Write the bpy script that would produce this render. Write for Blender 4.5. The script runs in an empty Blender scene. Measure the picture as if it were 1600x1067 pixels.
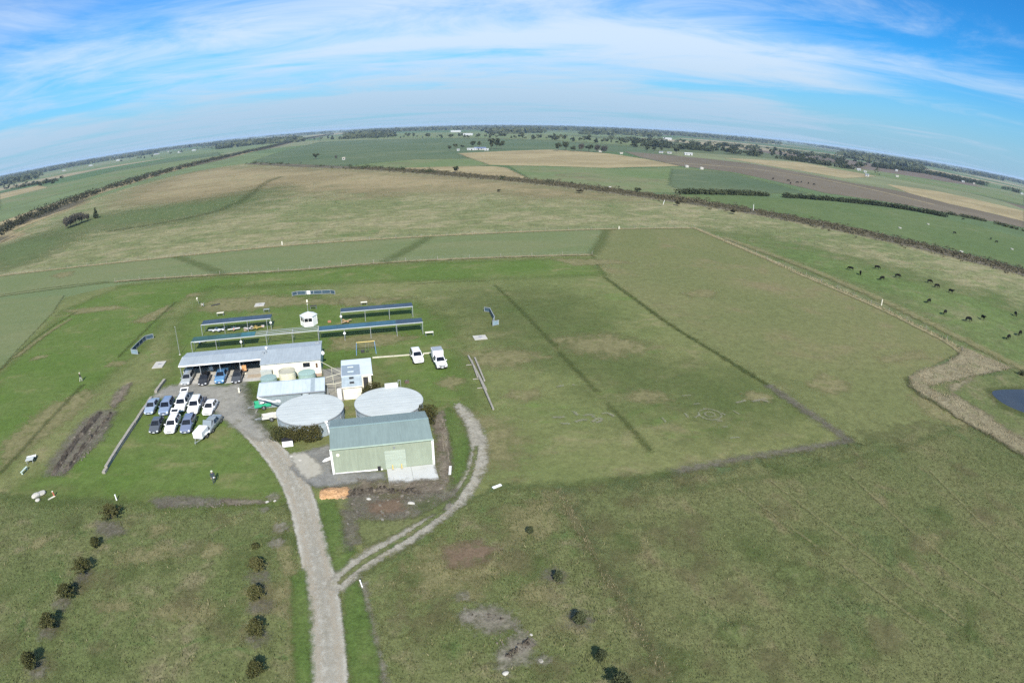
import bpy, bmesh, math, random
import numpy as np
from mathutils import Matrix, Vector
rnd = random.Random(7)
nr = np.random.default_rng(11)
R = math.radians
SC = bpy.context.scene
COL = SC.collection

# ------------------------------------------------------------------ camera (drone, 40 m up, wide equidistant lens)
CAM_H, CAM_YAW, CAM_PITCH, CAM_ROLL, FPX = 40.0, 15.0, 20.5, 0.25, 950.0
cd = bpy.data.cameras.new('camera')
cam = bpy.data.objects.new('camera', cd); COL.objects.link(cam)
cam.matrix_world = (Matrix.Translation((0, 0, CAM_H)) @ Matrix.Rotation(R(-CAM_YAW), 4, 'Z')
                    @ Matrix.Rotation(R(90 - CAM_PITCH), 4, 'X') @ Matrix.Rotation(R(CAM_ROLL), 4, 'Z'))
cd.type = 'PANO'
cd.sensor_fit = 'HORIZONTAL'; cd.sensor_width = 36.0; cd.sensor_height = 36.0 * 682 / 1024
cd.panorama_type = 'FISHEYE_LENS_POLYNOMIAL'
cd.fisheye_fov = R(200)
cd.fisheye_polynomial_k0 = 0.0
cd.fisheye_polynomial_k1 = -1.0 / (FPX * 36.0 / 1600.0)
cd.fisheye_polynomial_k2 = cd.fisheye_polynomial_k3 = cd.fisheye_polynomial_k4 = 0.0
cd.clip_start = 0.1; cd.clip_end = 90000
SC.camera = cam

# ------------------------------------------------------------------ light, sky, exposure
SUN_EL, SUN_AZ = 38.0, -90.0          # sun stands behind the camera; shadows run along +Y
sd = bpy.data.lights.new('sun', 'SUN'); sd.energy = 5.0; sd.angle = R(0.53); sd.color = (1.0, 0.93, 0.83)
sun = bpy.data.objects.new('sun', sd); COL.objects.link(sun)
to_sun = Vector((math.cos(R(SUN_AZ)) * math.cos(R(SUN_EL)), math.sin(R(SUN_AZ)) * math.cos(R(SUN_EL)), math.sin(R(SUN_EL))))
sun.rotation_euler = to_sun.to_track_quat('Z', 'Y').to_euler()
sun.location = (0, -60, 90)
SC.view_settings.view_transform = 'Standard'; SC.view_settings.look = 'None'
SC.view_settings.exposure = 0.60; SC.view_settings.gamma = 1.0
SC.view_settings.use_curve_mapping = False
SC.cycles.use_denoising = False                 # keep the fine grain of the grass
SC.cycles.transparent_max_bounces = 48          # many feathered ground sheets lie over one another

class NT:
    """small helper for writing node graphs"""
    def __init__(s, tree):
        s.t = tree; s.n = tree.nodes; s.l = tree.links
    def new(s, typ, **kw):
        nd = s.n.new(typ)
        for k, v in kw.items(): setattr(nd, k, v)
        return nd
    def inp(s, nd, key, v):
        if v is None: return
        sock = nd.inputs[key]
        if isinstance(v, bpy.types.NodeSocket): s.l.new(v, sock)
        else:
            if sock.type == 'RGBA' and len(v) == 3: v = (*v, 1)
            sock.default_value = v
    def math(s, op, a, b=None, c=None, clamp=False):
        nd = s.new('ShaderNodeMath', operation=op, use_clamp=clamp)
        s.inp(nd, 0, a)
        if b is not None: s.inp(nd, 1, b)
        if c is not None: s.inp(nd, 2, c)
        return nd.outputs[0]
    def vmath(s, op, a, b=None):
        nd = s.new('ShaderNodeVectorMath', operation=op)
        s.inp(nd, 0, a)
        if b is not None: s.inp(nd, 1, b)
        return nd.outputs[0]
    def noise(s, vec, scale, detail=3, rough=0.55, dist=0.0):
        nd = s.new('ShaderNodeTexNoise')
        s.inp(nd, 'Vector', vec); s.inp(nd, 'Scale', scale); s.inp(nd, 'Detail', detail)
        s.inp(nd, 'Roughness', rough); s.inp(nd, 'Distortion', dist)
        return nd.outputs['Fac']
    def ramp(s, fac, stops, mode='LINEAR'):
        nd = s.new('ShaderNodeValToRGB'); cr = nd.color_ramp; cr.interpolation = mode
        while len(cr.elements) < len(stops): cr.elements.new(0.5)
        for e, (p, c) in zip(cr.elements, stops):
            e.position = p; e.color = (*c, 1) if len(c) == 3 else c
        s.inp(nd, 0, fac)
        return nd.outputs['Color']
    def smooth(s, v, lo, hi):
        nd = s.new('ShaderNodeMapRange', interpolation_type='SMOOTHSTEP')
        s.inp(nd, 'Value', v); s.inp(nd, 'From Min', lo); s.inp(nd, 'From Max', hi)
        return nd.outputs[0]
    def mix(s, fac, a, b, blend='MIX'):
        nd = s.new('ShaderNodeMix', data_type='RGBA', blend_type=blend)
        s.inp(nd, 0, fac); s.inp(nd, 6, a); s.inp(nd, 7, b)
        return nd.outputs[2]

w = bpy.data.worlds.new('World'); SC.world = w; w.use_nodes = True
g = NT(w.node_tree); g.n.clear()
sky = g.new('ShaderNodeTexSky', sky_type='NISHITA')
sky.sun_disc = False; sky.sun_elevation = R(SUN_EL); sky.sun_rotation = R(90 - SUN_AZ)
sky.altitude = 60; sky.air_density = 1.0; sky.dust_density = 0.6; sky.ozone_density = 2.2
tc = g.new('ShaderNodeTexCoord')
mp = g.new('ShaderNodeMapping', vector_type='POINT'); mp.inputs['Rotation'].default_value = (0, 0, R(15))
g.inp(mp, 'Vector', tc.outputs['Generated'])
sep = g.new('ShaderNodeSeparateXYZ'); g.inp(sep, 0, mp.outputs[0])
dx, dy, dz = sep.outputs
zz = g.math('ADD', g.math('MAXIMUM', dz, 0.0), 0.03)
px_ = g.math('DIVIDE', dx, zz); py_ = g.math('DIVIDE', dy, zz)
def cvec(sx, sy, ox, oy, z=0.0):
    c = g.new('ShaderNodeCombineXYZ')
    g.inp(c, 0, g.math('MULTIPLY_ADD', px_, sx, ox)); g.inp(c, 1, g.math('MULTIPLY_ADD', py_, sy, oy)); g.inp(c, 2, z)
    return c.outputs[0]
n_big = g.noise(cvec(0.055, 0.13, 3.1, 7.4), 1.0, 2, 0.5, 0.3)
n_str = g.noise(cvec(0.09, 0.20, 1.2, 4.9, 3.0), 1.0, 4, 0.5, 1.2)
n_fine = g.noise(cvec(0.50, 0.50, 9.0, 2.0, 1.0), 1.0, 7, 0.66, 1.2)
cov = g.math('ADD', g.math('MULTIPLY', n_big, 0.55), g.math('ADD', g.math('MULTIPLY', n_str, 0.9), g.math('MULTIPLY', n_fine, 0.42)))
# the high cloud thins out towards the right of the view
side = g.smooth(g.math('ADD', px_, g.math('MULTIPLY', py_, -0.55)), -2.0, 1.6)
cov = g.math('SUBTRACT', cov, g.math('MULTIPLY', side, 0.24))
cov = g.math('SUBTRACT', cov, g.math('MULTIPLY', g.smooth(dz, 0.13, 0.30), 0.10))
dens = g.smooth(cov, 0.72, 1.00)
haze_ = g.math('SUBTRACT', 1.0, g.smooth(dz, 0.0, 0.16))
sat = g.new('ShaderNodeHueSaturation'); g.inp(sat, 'Saturation', 1.2); g.inp(sat, 'Value', 1.0); g.inp(sat, 'Color', sky.outputs[0])
blue = g.mix(1.0, sat.outputs[0], (0.30, 1.12, 1.70), 'MULTIPLY')
cloudc = (7.5, 8.9, 10.5)
skyc = g.mix(g.math('MULTIPLY', dens, 0.9), blue, cloudc)
skyc = g.mix(g.math('MULTIPLY', haze_, 0.82), skyc, (3.8, 5.8, 7.9))
bg = g.new('ShaderNodeBackground'); g.inp(bg, 'Color', skyc); g.inp(bg, 'Strength', 0.063)
wo = g.new('ShaderNodeOutputWorld'); g.l.new(bg.outputs[0], wo.inputs['Surface'])

# ------------------------------------------------------------------ measuring: where a sight line through the photo meets the plane z
_cr, _sr, _cp, _sp = math.cos(R(CAM_ROLL)), math.sin(R(CAM_ROLL)), math.cos(R(CAM_PITCH)), math.sin(R(CAM_PITCH))
_cy, _sy = math.cos(R(CAM_YAW)), math.sin(R(CAM_YAW))
def at(px, py, z=0.0):
    x = px - 800.0; y = 533.5 - py
    a = _cr * x - _sr * y; b = _sr * x + _cr * y
    r = math.hypot(a, b) or 1e-9; th = r / FPX
    d = (math.sin(th) * a / r, math.sin(th) * b / r, math.cos(th))
    wx, wy, wz = d[0], d[1] * _sp + d[2] * _cp, d[1] * _cp - d[2] * _sp
    wz = min(wz, -0.0016)
    t = (z - CAM_H) / wz
    X, Y = wx * t, wy * t
    return (X * _cy + Y * _sy, -X * _sy + Y * _cy)
def px_size(p):                       # metres covered by one photo pixel at ground point p
    return math.sqrt(p[0] ** 2 + p[1] ** 2 + CAM_H ** 2) / FPX

# ------------------------------------------------------------------ meshes and objects
class MB:
    def __init__(s): s.v = []; s.f = []; s.m = []
    def add(s, vs, fs, mi=0):
        o = len(s.v); s.v += [tuple(v) for v in vs]; s.f += [tuple(i + o for i in f) for f in fs]; s.m += [mi] * len(fs); return s
    def box(s, c, d, rz=0.0, mi=0, rx=0.0, ry=0.0):
        hx, hy, hz = d[0] / 2, d[1] / 2, d[2] / 2
        M = Matrix.Translation(c) @ Matrix.Rotation(rz, 4, 'Z') @ Matrix.Rotation(ry, 4, 'Y') @ Matrix.Rotation(rx, 4, 'X')
        vs = [M @ Vector((x, y, z)) for z in (-hz, hz) for x, y in ((-hx, -hy), (hx, -hy), (hx, hy), (-hx, hy))]
        return s.add(vs, [(3, 2, 1, 0), (4, 5, 6, 7), (0, 1, 5, 4), (1, 2, 6, 5), (2, 3, 7, 6), (3, 0, 4, 7)], mi)
    def b2(s, x0, x1, y0, y1, z0, z1, mi=0):
        return s.box(((x0 + x1) / 2, (y0 + y1) / 2, (z0 + z1) / 2), (x1 - x0, y1 - y0, z1 - z0), mi=mi)
    def bar(s, a, b, wd, ht=None, mi=0):
        a, b = Vector(a), Vector(b); ht = ht or wd; d = b - a; L = d.length
        q = d.to_track_quat('X', 'Z').to_matrix().to_4x4(); M = Matrix.Translation((a + b) / 2) @ q
        hx, hy, hz = L / 2, wd / 2, ht / 2
        vs = [M @ Vector((x, y, z)) for z in (-hz, hz) for x, y in ((-hx, -hy), (hx, -hy), (hx, hy), (-hx, hy))]
        return s.add(vs, [(3, 2, 1, 0), (4, 5, 6, 7), (0, 1, 5, 4), (1, 2, 6, 5), (2, 3, 7, 6), (3, 0, 4, 7)], mi)
    def tube(s, pts, rs, n=8, mi=0, caps=True):
        pts = [Vector(p) for p in pts]
        if not hasattr(rs, '__len__'): rs = [rs] * len(pts)
        rings = []
        for i, p in enumerate(pts):
            d = (pts[min(i + 1, len(pts) - 1)] - pts[max(i - 1, 0)]).normalized()
            q = d.to_track_quat('Z', 'Y')
            rings.append([p + q @ Vector((math.cos(k * 2 * math.pi / n) * rs[i], math.sin(k * 2 * math.pi / n) * rs[i], 0)) for k in range(n)])
        vs = [v for r in rings for v in r]; fs = []
        for i in range(len(pts) - 1):
            for k in range(n): fs.append((i * n + k, i * n + (k + 1) % n, (i + 1) * n + (k + 1) % n, (i + 1) * n + k))
        if caps: fs += [tuple(range(n - 1, -1, -1)), tuple(range((len(pts) - 1) * n, len(pts) * n))]
        return s.add(vs, fs, mi)
    def lathe(s, prof, n=24, c=(0, 0, 0), mi=0):      # prof: (r, z) from bottom to top
        vs = []; fs = []; idx = []
        for r, z in prof:
            if r < 1e-6: idx.append([len(vs)]); vs.append((c[0], c[1], c[2] + z))
            else:
                idx.append(list(range(len(vs), len(vs) + n)))
                vs += [(c[0] + r * math.cos(2 * math.pi * k / n), c[1] + r * math.sin(2 * math.pi * k / n), c[2] + z) for k in range(n)]
        for a, b in zip(idx, idx[1:]):
            for k in range(n):
                k2 = (k + 1) % n
                if len(a) == 1 and len(b) == 1: continue
                if len(a) == 1: fs.append((a[0], b[k2], b[k]))
                elif len(b) == 1: fs.append((a[k], a[k2], b[0]))
                else: fs.append((a[k], a[k2], b[k2], b[k]))
        return s.add(vs, fs, mi)
    def prism(s, poly, z0, z1, mi=0):
        n = len(poly)
        vs = [(x, y, z0) for x, y in poly] + [(x, y, z1) for x, y in poly]
        fs = [tuple(range(n - 1, -1, -1)), tuple(range(n, 2 * n))] + [(i, (i + 1) % n, n + (i + 1) % n, n + i) for i in range(n)]
        return s.add(vs, fs, mi)
    def mesh(s, name):
        me = bpy.data.meshes.new(name); me.from_pydata(s.v, [], s.f)
        if any(s.m): me.polygons.foreach_set('material_index', s.m)
        me.update(); return me

def obj(name, mb, mat, parent=None, loc=(0, 0, 0), rz=0.0, smooth=False, kind=None):
    me = mb.mesh(name) if isinstance(mb, MB) else mb
    for m in (mat if isinstance(mat, (list, tuple)) else [mat]): me.materials.append(m)
    if smooth: me.polygons.foreach_set('use_smooth', [True] * len(me.polygons))
    o = bpy.data.objects.new(name, me); COL.objects.link(o)
    o.location = loc; o.rotation_euler = (0, 0, rz)
    if parent: o.parent = parent
    if kind: o['kind'] = kind
    return o
def tag(o, label, cat, group=None):
    o['label'] = label; o['category'] = cat
    if group: o['group'] = group
    return o
def thing(name, label, cat, loc=(0, 0, 0), rz=0.0, group=None):
    o = bpy.data.objects.new(name, None); COL.objects.link(o)
    o.location = loc; o.rotation_euler = (0, 0, rz); o.empty_display_size = 0.3
    return tag(o, label, cat, group)
def kids(o): return [c for c in o.children]
def dup(o, loc=None, rz=None, label=None, scale=None, parent=None):
    c = o.copy(); COL.objects.link(c)
    if parent is not None: c.parent = parent
    if loc is not None: c.location = loc
    if rz is not None: c.rotation_euler = (0, 0, rz)
    if scale is not None: c.scale = scale if hasattr(scale, '__len__') else (scale,) * 3
    if label: c['label'] = label
    for k in kids(o): dup(k, parent=c)
    return c

# ------------------------------------------------------------------ materials
_mats = {}
def mat_base(name):
    m = bpy.data.materials.new(name); m.use_nodes = True
    t = NT(m.node_tree); t.n.clear()
    out = t.new('ShaderNodeOutputMaterial'); b = t.new('ShaderNodeBsdfPrincipled')
    t.l.new(b.outputs[0], out.inputs['Surface'])
    return m, t, b, out
def paint(name, col, rough=0.5, metal=0.0, var=0.12, scale=1.5, dirt=None, rib=None, coat=0.0, spec=0.5):
    """painted / solid surface: base colour with faint blotches, optional dirt tone and ribs (axis, per metre)"""
    if name in _mats: return _mats[name]
    m, t, b, out = mat_base(name)
    geo = t.new('ShaderNodeTexCoord').outputs['Object']
    n = t.noise(geo, scale, 5, 0.6)
    lo = tuple(c * (1 - var) for c in col); hi = tuple(min(c * (1 + var), 1) for c in col)
    c = t.ramp(n, [(0.3, lo), (0.7, hi)])
    if dirt:
        n2 = t.noise(geo, scale * 0.45, 6, 0.65, 0.6)
        c = t.mix(t.math('MULTIPLY', t.smooth(n2, 0.5, 0.75), 0.55), c, dirt)
    if rib:                                                   # water streaks down the sheets and slightly different sheets
        ax = 'XYZ'.index(rib[0]); ms = t.new('ShaderNodeMapping'); sc_ = [0.35, 0.35, 0.35]; sc_[ax] = 3.5; ms.inputs['Scale'].default_value = sc_; t.inp(ms, 'Vector', geo)
        st = t.noise(ms.outputs[0], 1.0, 5, 0.7); sx0 = t.new('ShaderNodeSeparateXYZ'); t.inp(sx0, 0, geo)
        wn = t.new('ShaderNodeTexWhiteNoise', noise_dimensions='1D'); t.inp(wn, 'W', t.math('FLOOR', t.math('MULTIPLY', sx0.outputs[ax], 1.31)))
        kf = t.math('ADD', t.math('MULTIPLY_ADD', st, 0.55, 0.70), t.math('MULTIPLY', wn.outputs['Value'], 0.06))
        vm = t.new('ShaderNodeVectorMath', operation='SCALE'); t.inp(vm, 0, c); t.inp(vm, 3, kf); c = vm.outputs[0]
    t.inp(b, 'Base Color', c); t.inp(b, 'Roughness', rough); t.inp(b, 'Metallic', metal)
    t.inp(b, 'Specular IOR Level', spec)
    if coat: t.inp(b, 'Coat Weight', coat)
    if rib:
        sx = t.new('ShaderNodeSeparateXYZ'); t.inp(sx, 0, geo)
        wv = t.math('SINE', t.math('MULTIPLY', sx.outputs['XYZ'.index(rib[0])], rib[1] * 2 * math.pi))
        bp = t.new('ShaderNodeBump'); t.inp(bp, 'Strength', rib[2] if len(rib) > 2 else 0.5); t.inp(bp, 'Distance', 0.02); t.inp(bp, 'Height', wv)
        t.l.new(bp.outputs[0], b.inputs['Normal'])
    _mats[name] = m
    return m
def glassy(name, col=(0.012, 0.014, 0.018), rough=0.06):
    if name in _mats: return _mats[name]
    m, t, b, out = mat_base(name)
    n = t.noise(t.new('ShaderNodeTexCoord').outputs['Object'], 0.8, 2)
    t.inp(b, 'Base Color', t.ramp(n, [(0.3, tuple(c * 0.7 for c in col)), (0.7, tuple(c * 1.4 for c in col))]))
    t.inp(b, 'Roughness', rough); t.inp(b, 'IOR', 1.5)
    _mats[name] = m; return m

def ground_mat(name, c_lo, c_hi, c_dry, dry=0.5, s_big=0.03, s_mid=0.22, s_fine=2.2, fine=0.5, stretch=(1, 1), edge=True, amp=0.9,
               speck=None, bump=0.25, third=None, tilt=0.0, soft=0.6, cover=1.0):
    """ground cover: two greens, a dry tone in blotches, fine tufty grain; feathered irregular rim where the sheet has an 'edge' field"""
    m, t, b, out = mat_base(name)
    pos = t.new('ShaderNodeNewGeometry').outputs['Position']
    mpn = t.new('ShaderNodeMapping'); mpn.inputs['Scale'].default_value = (stretch[0], stretch[1], 1); mpn.inputs['Rotation'].default_value = (0, 0, R(tilt))
    t.inp(mpn, 'Vector', pos); v = mpn.outputs[0]
    nb = t.noise(v, s_big, 5, 0.6, 0.6)
    nm = t.noise(v, s_mid, 6, 0.62, 0.4)
    nf = t.noise(pos, s_fine, 3, 0.8)
    nx = t.noise(pos, s_fine * 0.28, 5, 0.75, 0.4)
    c = t.mix(t.smooth(nb, 0.36, 0.64), c_lo, c_hi)
    dsel = t.math('ADD', t.math('MULTIPLY', nm, 0.65), t.math('MULTIPLY', nb, 0.35))
    c = t.mix(t.math('MULTIPLY', t.smooth(dsel, 0.62 - 0.24 * dry, 0.74 - 0.16 * dry), 0.85), c, c_dry)
    if third: c = t.mix(t.math('MULTIPLY', t.smooth(t.noise(v, s_mid * 0.6, 6, 0.65, 0.8), 0.55, 0.68), 0.8), c, third)
    # grain
    gr = t.math('ADD', t.math('MULTIPLY', nf, 0.5), t.math('MULTIPLY', nx, 0.5))
    k = t.math('ADD', 1.0, t.math('MULTIPLY', t.math('SUBTRACT', gr, 0.5), fine * 6.5))
    vm = t.new('ShaderNodeVectorMath', operation='SCALE'); t.inp(vm, 0, c); t.inp(vm, 3, t.math('MAXIMUM', k, 0.15))
    c = vm.outputs[0]
    if speck:
        c = t.mix(t.math('MULTIPLY', t.smooth(t.noise(pos, s_fine * 1.6, 3, 0.6), 0.64, 0.72), speck[1]), c, speck[0])
    t.inp(b, 'Base Color', c); t.inp(b, 'Roughness', 0.95); t.inp(b, 'Specular IOR Level', 0.12)
    if bump:
        bp = t.new('ShaderNodeBump'); t.inp(bp, 'Strength', bump); t.inp(bp, 'Distance', 0.25); t.inp(bp, 'Height', gr)
        t.l.new(bp.outputs[0], b.inputs['Normal'])
    if edge:
        at_ = t.new('ShaderNodeAttribute', attribute_name='edge')
        en = t.new('ShaderNodeAttribute', attribute_name='grain')
        vs = t.new('ShaderNodeVectorMath', operation='SCALE'); t.inp(vs, 0, pos); t.inp(vs, 3, en.outputs['Fac'])
        ns = t.noise(vs.outputs[0], 1.0, 7, 0.72)
        a = t.smooth(t.math('ADD', at_.outputs['Fac'], t.math('MULTIPLY', t.math('SUBTRACT', ns, 0.5), amp * 4.0)), -soft, soft)
        if cover < 1: a = t.math('MULTIPLY', a, cover)
        t.inp(b, 'Alpha', a)
    _mats[name] = m; return m

# albedo palette
LAWN_LO, LAWN_HI, LAWN_DRY = (0.090, 0.146, 0.030), (0.116, 0.160, 0.044), (0.190, 0.185, 0.080)
OLIVE_LO, OLIVE_HI, OLIVE_DRY = (0.112, 0.132, 0.046), (0.135, 0.145, 0.056), (0.190, 0.170, 0.086)
TAN, TAN_D = (0.30, 0.245, 0.135), (0.22, 0.18, 0.095)
G = {}
G['lawn'] = ground_mat('lawn_grass', LAWN_LO, LAWN_HI, LAWN_DRY, dry=0.42, s_big=0.05, s_mid=0.16, fine=0.26, stretch=(1, 1.6), bump=0.15, soft=1.5, cover=0.78)
G['airfield'] = ground_mat('airfield_grass', OLIVE_LO, OLIVE_HI, OLIVE_DRY, dry=0.42, s_big=0.035, s_mid=0.13, fine=0.28, stretch=(1, 1.5), third=(0.100, 0.145, 0.038), bump=0.18)
G['strip'] = ground_mat('mown_strip_grass', (0.116, 0.144, 0.060), (0.134, 0.152, 0.068), (0.16, 0.160, 0.082), dry=0.3, s_big=0.02, s_mid=0.08, fine=0.2, stretch=(1, 3), bump=0.1)
G['runway'] = ground_mat('side_paddock_grass', (0.118, 0.130, 0.050), (0.136, 0.140, 0.058), (0.165, 0.140, 0.072), dry=0.5, s_big=0.02, s_mid=0.07, fine=0.30, stretch=(1, 1), bump=0.18, tilt=20)
G['rough'] = ground_mat('rough_paddock_grass', (0.130, 0.146, 0.060), (0.158, 0.164, 0.074), (0.235, 0.210, 0.118), dry=0.78, s_big=0.012, s_mid=0.075, s_fine=0.9, fine=0.45, stretch=(1, 1.5), bump=0.3, third=(0.092, 0.130, 0.042))
G['cow'] = ground_mat('grazed_grass', (0.098, 0.145, 0.042), (0.118, 0.158, 0.052), (0.175, 0.175, 0.085), dry=0.5, s_big=0.02, s_mid=0.10, s_fine=1.1, fine=0.40, stretch=(1, 1), bump=0.3, tilt=35, soft=1.4, cover=0.85, amp=1.4)
G['field'] = ground_mat('long_field_grass', (0.094, 0.109, 0.041), (0.114, 0.121, 0.050), (0.142, 0.122, 0.064), dry=0.42, s_big=0.045, s_mid=0.16, s_fine=4.5, fine=0.52, stretch=(1.8, 1), bump=0.25, third=(0.078, 0.104, 0.038), speck=((0.14, 0.145, 0.07), 0.5))
G['plot'] = ground_mat('tree_plot_grass', (0.088, 0.109, 0.038), (0.112, 0.122, 0.049), (0.162, 0.142, 0.080), dry=0.50, s_big=0.09, s_mid=0.28, s_fine=4.2, fine=0.50, bump=0.25, third=(0.064, 0.102, 0.030), speck=((0.20, 0.19, 0.11), 0.55))
G['lush'] = ground_mat('lush_verge_grass', (0.074, 0.116, 0.028), (0.088, 0.124, 0.034), (0.11, 0.128, 0.046), dry=0.3, s_big=0.2, s_mid=0.5, s_fine=3.5, fine=0.4, bump=0.35, soft=0.9, cover=0.9)
G['tan'] = ground_mat('dry_grass', TAN_D, TAN, (0.19, 0.185, 0.085), dry=0.45, s_big=0.01, s_mid=0.05, s_fine=0.7, fine=0.22, stretch=(1, 1.6), bump=0.15)
G['tanline'] = ground_mat('dry_fence_line_grass', (0.20, 0.18, 0.095), (0.25, 0.215, 0.12), (0.13, 0.14, 0.06), dry=0.5, s_big=0.1, s_mid=0.35, s_fine=1.8, fine=0.4, bump=0.3, amp=1.0, soft=0.9, cover=0.95)
G['straw'] = ground_mat('straw_patch_grass', (0.185, 0.172, 0.082), (0.215, 0.195, 0.098), (0.12, 0.135, 0.045), dry=0.55, s_big=0.12, s_mid=0.5, s_fine=2.6, fine=0.35, bump=0.3, amp=1.6, soft=1.1, cover=0.75)
G['green1'] = ground_mat('far_pasture_grass', (0.068, 0.100, 0.048), (0.086, 0.114, 0.056), (0.122, 0.142, 0.074), dry=0.4, s_big=0.006, s_mid=0.02, s_fine=0.3, fine=0.2, bump=0, stretch=(1, 1.5))
G['green2'] = ground_mat('bright_pasture_grass', (0.082, 0.118, 0.040), (0.096, 0.128, 0.047), (0.124, 0.138, 0.062), dry=0.35, s_big=0.012, s_mid=0.05, s_fine=0.5, fine=0.22, bump=0, tilt=30)
G['sweep'] = ground_mat('green_sweep_grass', (0.092, 0.130, 0.046), (0.105, 0.138, 0.052), (0.13, 0.15, 0.06), dry=0.4, s_big=0.012, s_mid=0.06, s_fine=0.7, fine=0.3, bump=0, soft=1.6, cover=0.75)
G['mixa'] = ground_mat('uneven_growth_dry', (0.115, 0.112, 0.05), (0.14, 0.13, 0.062), (0.17, 0.15, 0.08), dry=0.5, s_big=0.2, s_mid=0.6, s_fine=3, fine=0.5, bump=0.3, soft=2.0, cover=0.5, amp=1.8)
G['mixb'] = ground_mat('uneven_growth_green', (0.088, 0.120, 0.037), (0.100, 0.128, 0.043), (0.12, 0.13, 0.055), dry=0.4, s_big=0.2, s_mid=0.6, s_fine=3, fine=0.5, bump=0.3, soft=2.0, cover=0.5, amp=1.8)
G['tansoft'] = ground_mat('bleached_grass', TAN_D, TAN, (0.20, 0.19, 0.095), dry=0.5, s_big=0.01, s_mid=0.05, s_fine=0.7, fine=0.25, stretch=(1, 1.6), bump=0.1, soft=1.6, cover=0.85, amp=1.3)
G['green3'] = ground_mat('mixed_pasture_grass', (0.105, 0.145, 0.055), (0.13, 0.155, 0.068), (0.16, 0.155, 0.08), dry=0.55, s_big=0.008, s_mid=0.03, s_fine=0.4, fine=0.2, bump=0, third=(0.12, 0.105, 0.06))
G['plough'] = ground_mat('ploughed_soil', (0.112, 0.092, 0.062), (0.136, 0.113, 0.078), (0.165, 0.14, 0.098), dry=0.4, s_big=0.004, s_mid=0.03, s_fine=0.5, fine=0.18, bump=0, stretch=(1.4, 0.5), tilt=20)
G['scrubfloor'] = ground_mat('drain_floor', (0.082, 0.074, 0.046), (0.110, 0.096, 0.062), (0.15, 0.128, 0.082), dry=0.4, s_big=0.05, s_mid=0.2, s_fine=1.0, fine=0.5, bump=0.3, amp=0.6)
G['trench'] = ground_mat('trench_grass', (0.048, 0.066, 0.018), (0.066, 0.080, 0.024), (0.12, 0.115, 0.05), dry=0.35, s_big=0.2, s_mid=0.6, s_fine=2.5, fine=0.5, bump=0.4, amp=1.8, soft=1.2, cover=0.45)
G['gravel'] = ground_mat('road_gravel', (0.315, 0.300, 0.250), (0.365, 0.348, 0.292), (0.30, 0.265, 0.200), dry=0.45, s_big=0.12, s_mid=0.5, s_fine=6.0, fine=0.13, stretch=(1.5, 0.3), bump=0.1, amp=0.7)
G['track'] = ground_mat('worn_track_gravel', (0.255, 0.238, 0.190), (0.310, 0.290, 0.235), (0.190, 0.172, 0.110), dry=0.5, s_big=0.2, s_mid=0.6, s_fine=4.0, fine=0.35, bump=0.3, amp=1.2, soft=0.9, cover=0.92)
G['rut'] = ground_mat('packed_wheel_rut', (0.345, 0.300, 0.225), (0.38, 0.335, 0.258), (0.30, 0.255, 0.185), dry=0.4, s_big=0.3, s_mid=0.8, s_fine=5.0, fine=0.2, bump=0.1, amp=1.2, soft=1.2, cover=0.6)
G['rutdark'] = ground_mat('loose_gravel_crown', (0.27, 0.248, 0.196), (0.31, 0.282, 0.222), (0.22, 0.20, 0.14), dry=0.5, s_big=0.3, s_mid=0.9, s_fine=5.0, fine=0.35, bump=0.2, amp=1.4, soft=1.4, cover=0.4)
G['bluegravel'] = ground_mat('blue_metal_gravel', (0.150, 0.150, 0.138), (0.200, 0.198, 0.180), (0.22, 0.20, 0.15), dry=0.3, s_big=0.3, s_mid=0.9, s_fine=6.0, fine=0.3, bump=0.3, amp=0.9, soft=0.9)
G['yard'] = ground_mat('yard_gravel', (0.215, 0.208, 0.180), (0.270, 0.260, 0.222), (0.155, 0.145, 0.105), dry=0.4, s_big=0.15, s_mid=0.4, s_fine=4.5, fine=0.26, bump=0.25, amp=0.8, soft=1.0, cover=0.92)
G['dirt'] = ground_mat('grey_brown_dirt', (0.135, 0.112, 0.082), (0.185, 0.158, 0.118), (0.095, 0.10, 0.05), dry=0.5, s_big=0.3, s_mid=0.7, s_fine=3.5, fine=0.5, bump=0.5, amp=1.3, speck=((0.32, 0.30, 0.25), 0.5), soft=1.0, cover=0.85)
G['darkdirt'] = ground_mat('dark_soil', (0.128, 0.114, 0.088), (0.166, 0.149, 0.118), (0.118, 0.120, 0.058), dry=0.45, s_big=0.3, s_mid=0.8, s_fine=3.5, fine=0.5, bump=0.6, amp=1.5, speck=((0.28, 0.27, 0.24), 0.5), soft=1.4, cover=0.66)
G['reddirt'] = ground_mat('reddish_dirt', (0.150, 0.105, 0.070), (0.185, 0.132, 0.090), (0.12, 0.115, 0.055), dry=0.45, s_big=0.25, s_mid=0.7, s_fine=3.0, fine=0.35, bump=0.35, amp=1.2, soft=1.2, cover=0.75)
G['paleclay'] = ground_mat('pale_clay', (0.195, 0.175, 0.135), (0.25, 0.228, 0.18), (0.13, 0.125, 0.08), dry=0.6, s_big=0.4, s_mid=1.0, s_fine=3.5, fine=0.5, bump=0.6, amp=1.5, soft=1.2, cover=0.65)
G['reed'] = ground_mat('reed_bed_floor', (0.172, 0.152, 0.092), (0.212, 0.185, 0.115), (0.125, 0.130, 0.06), dry=0.5, s_big=0.08, s_mid=0.3, s_fine=2.0, fine=0.45, bump=0.4, amp=0.8)
G['whiteline'] = ground_mat('worn_ring_marks', (0.25, 0.24, 0.18), (0.29, 0.275, 0.21), (0.16, 0.15, 0.09), dry=0.6, s_big=0.8, s_mid=2.0, s_fine=4.0, fine=0.3, bump=0, amp=1.2, soft=1.0, cover=0.5)

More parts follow.
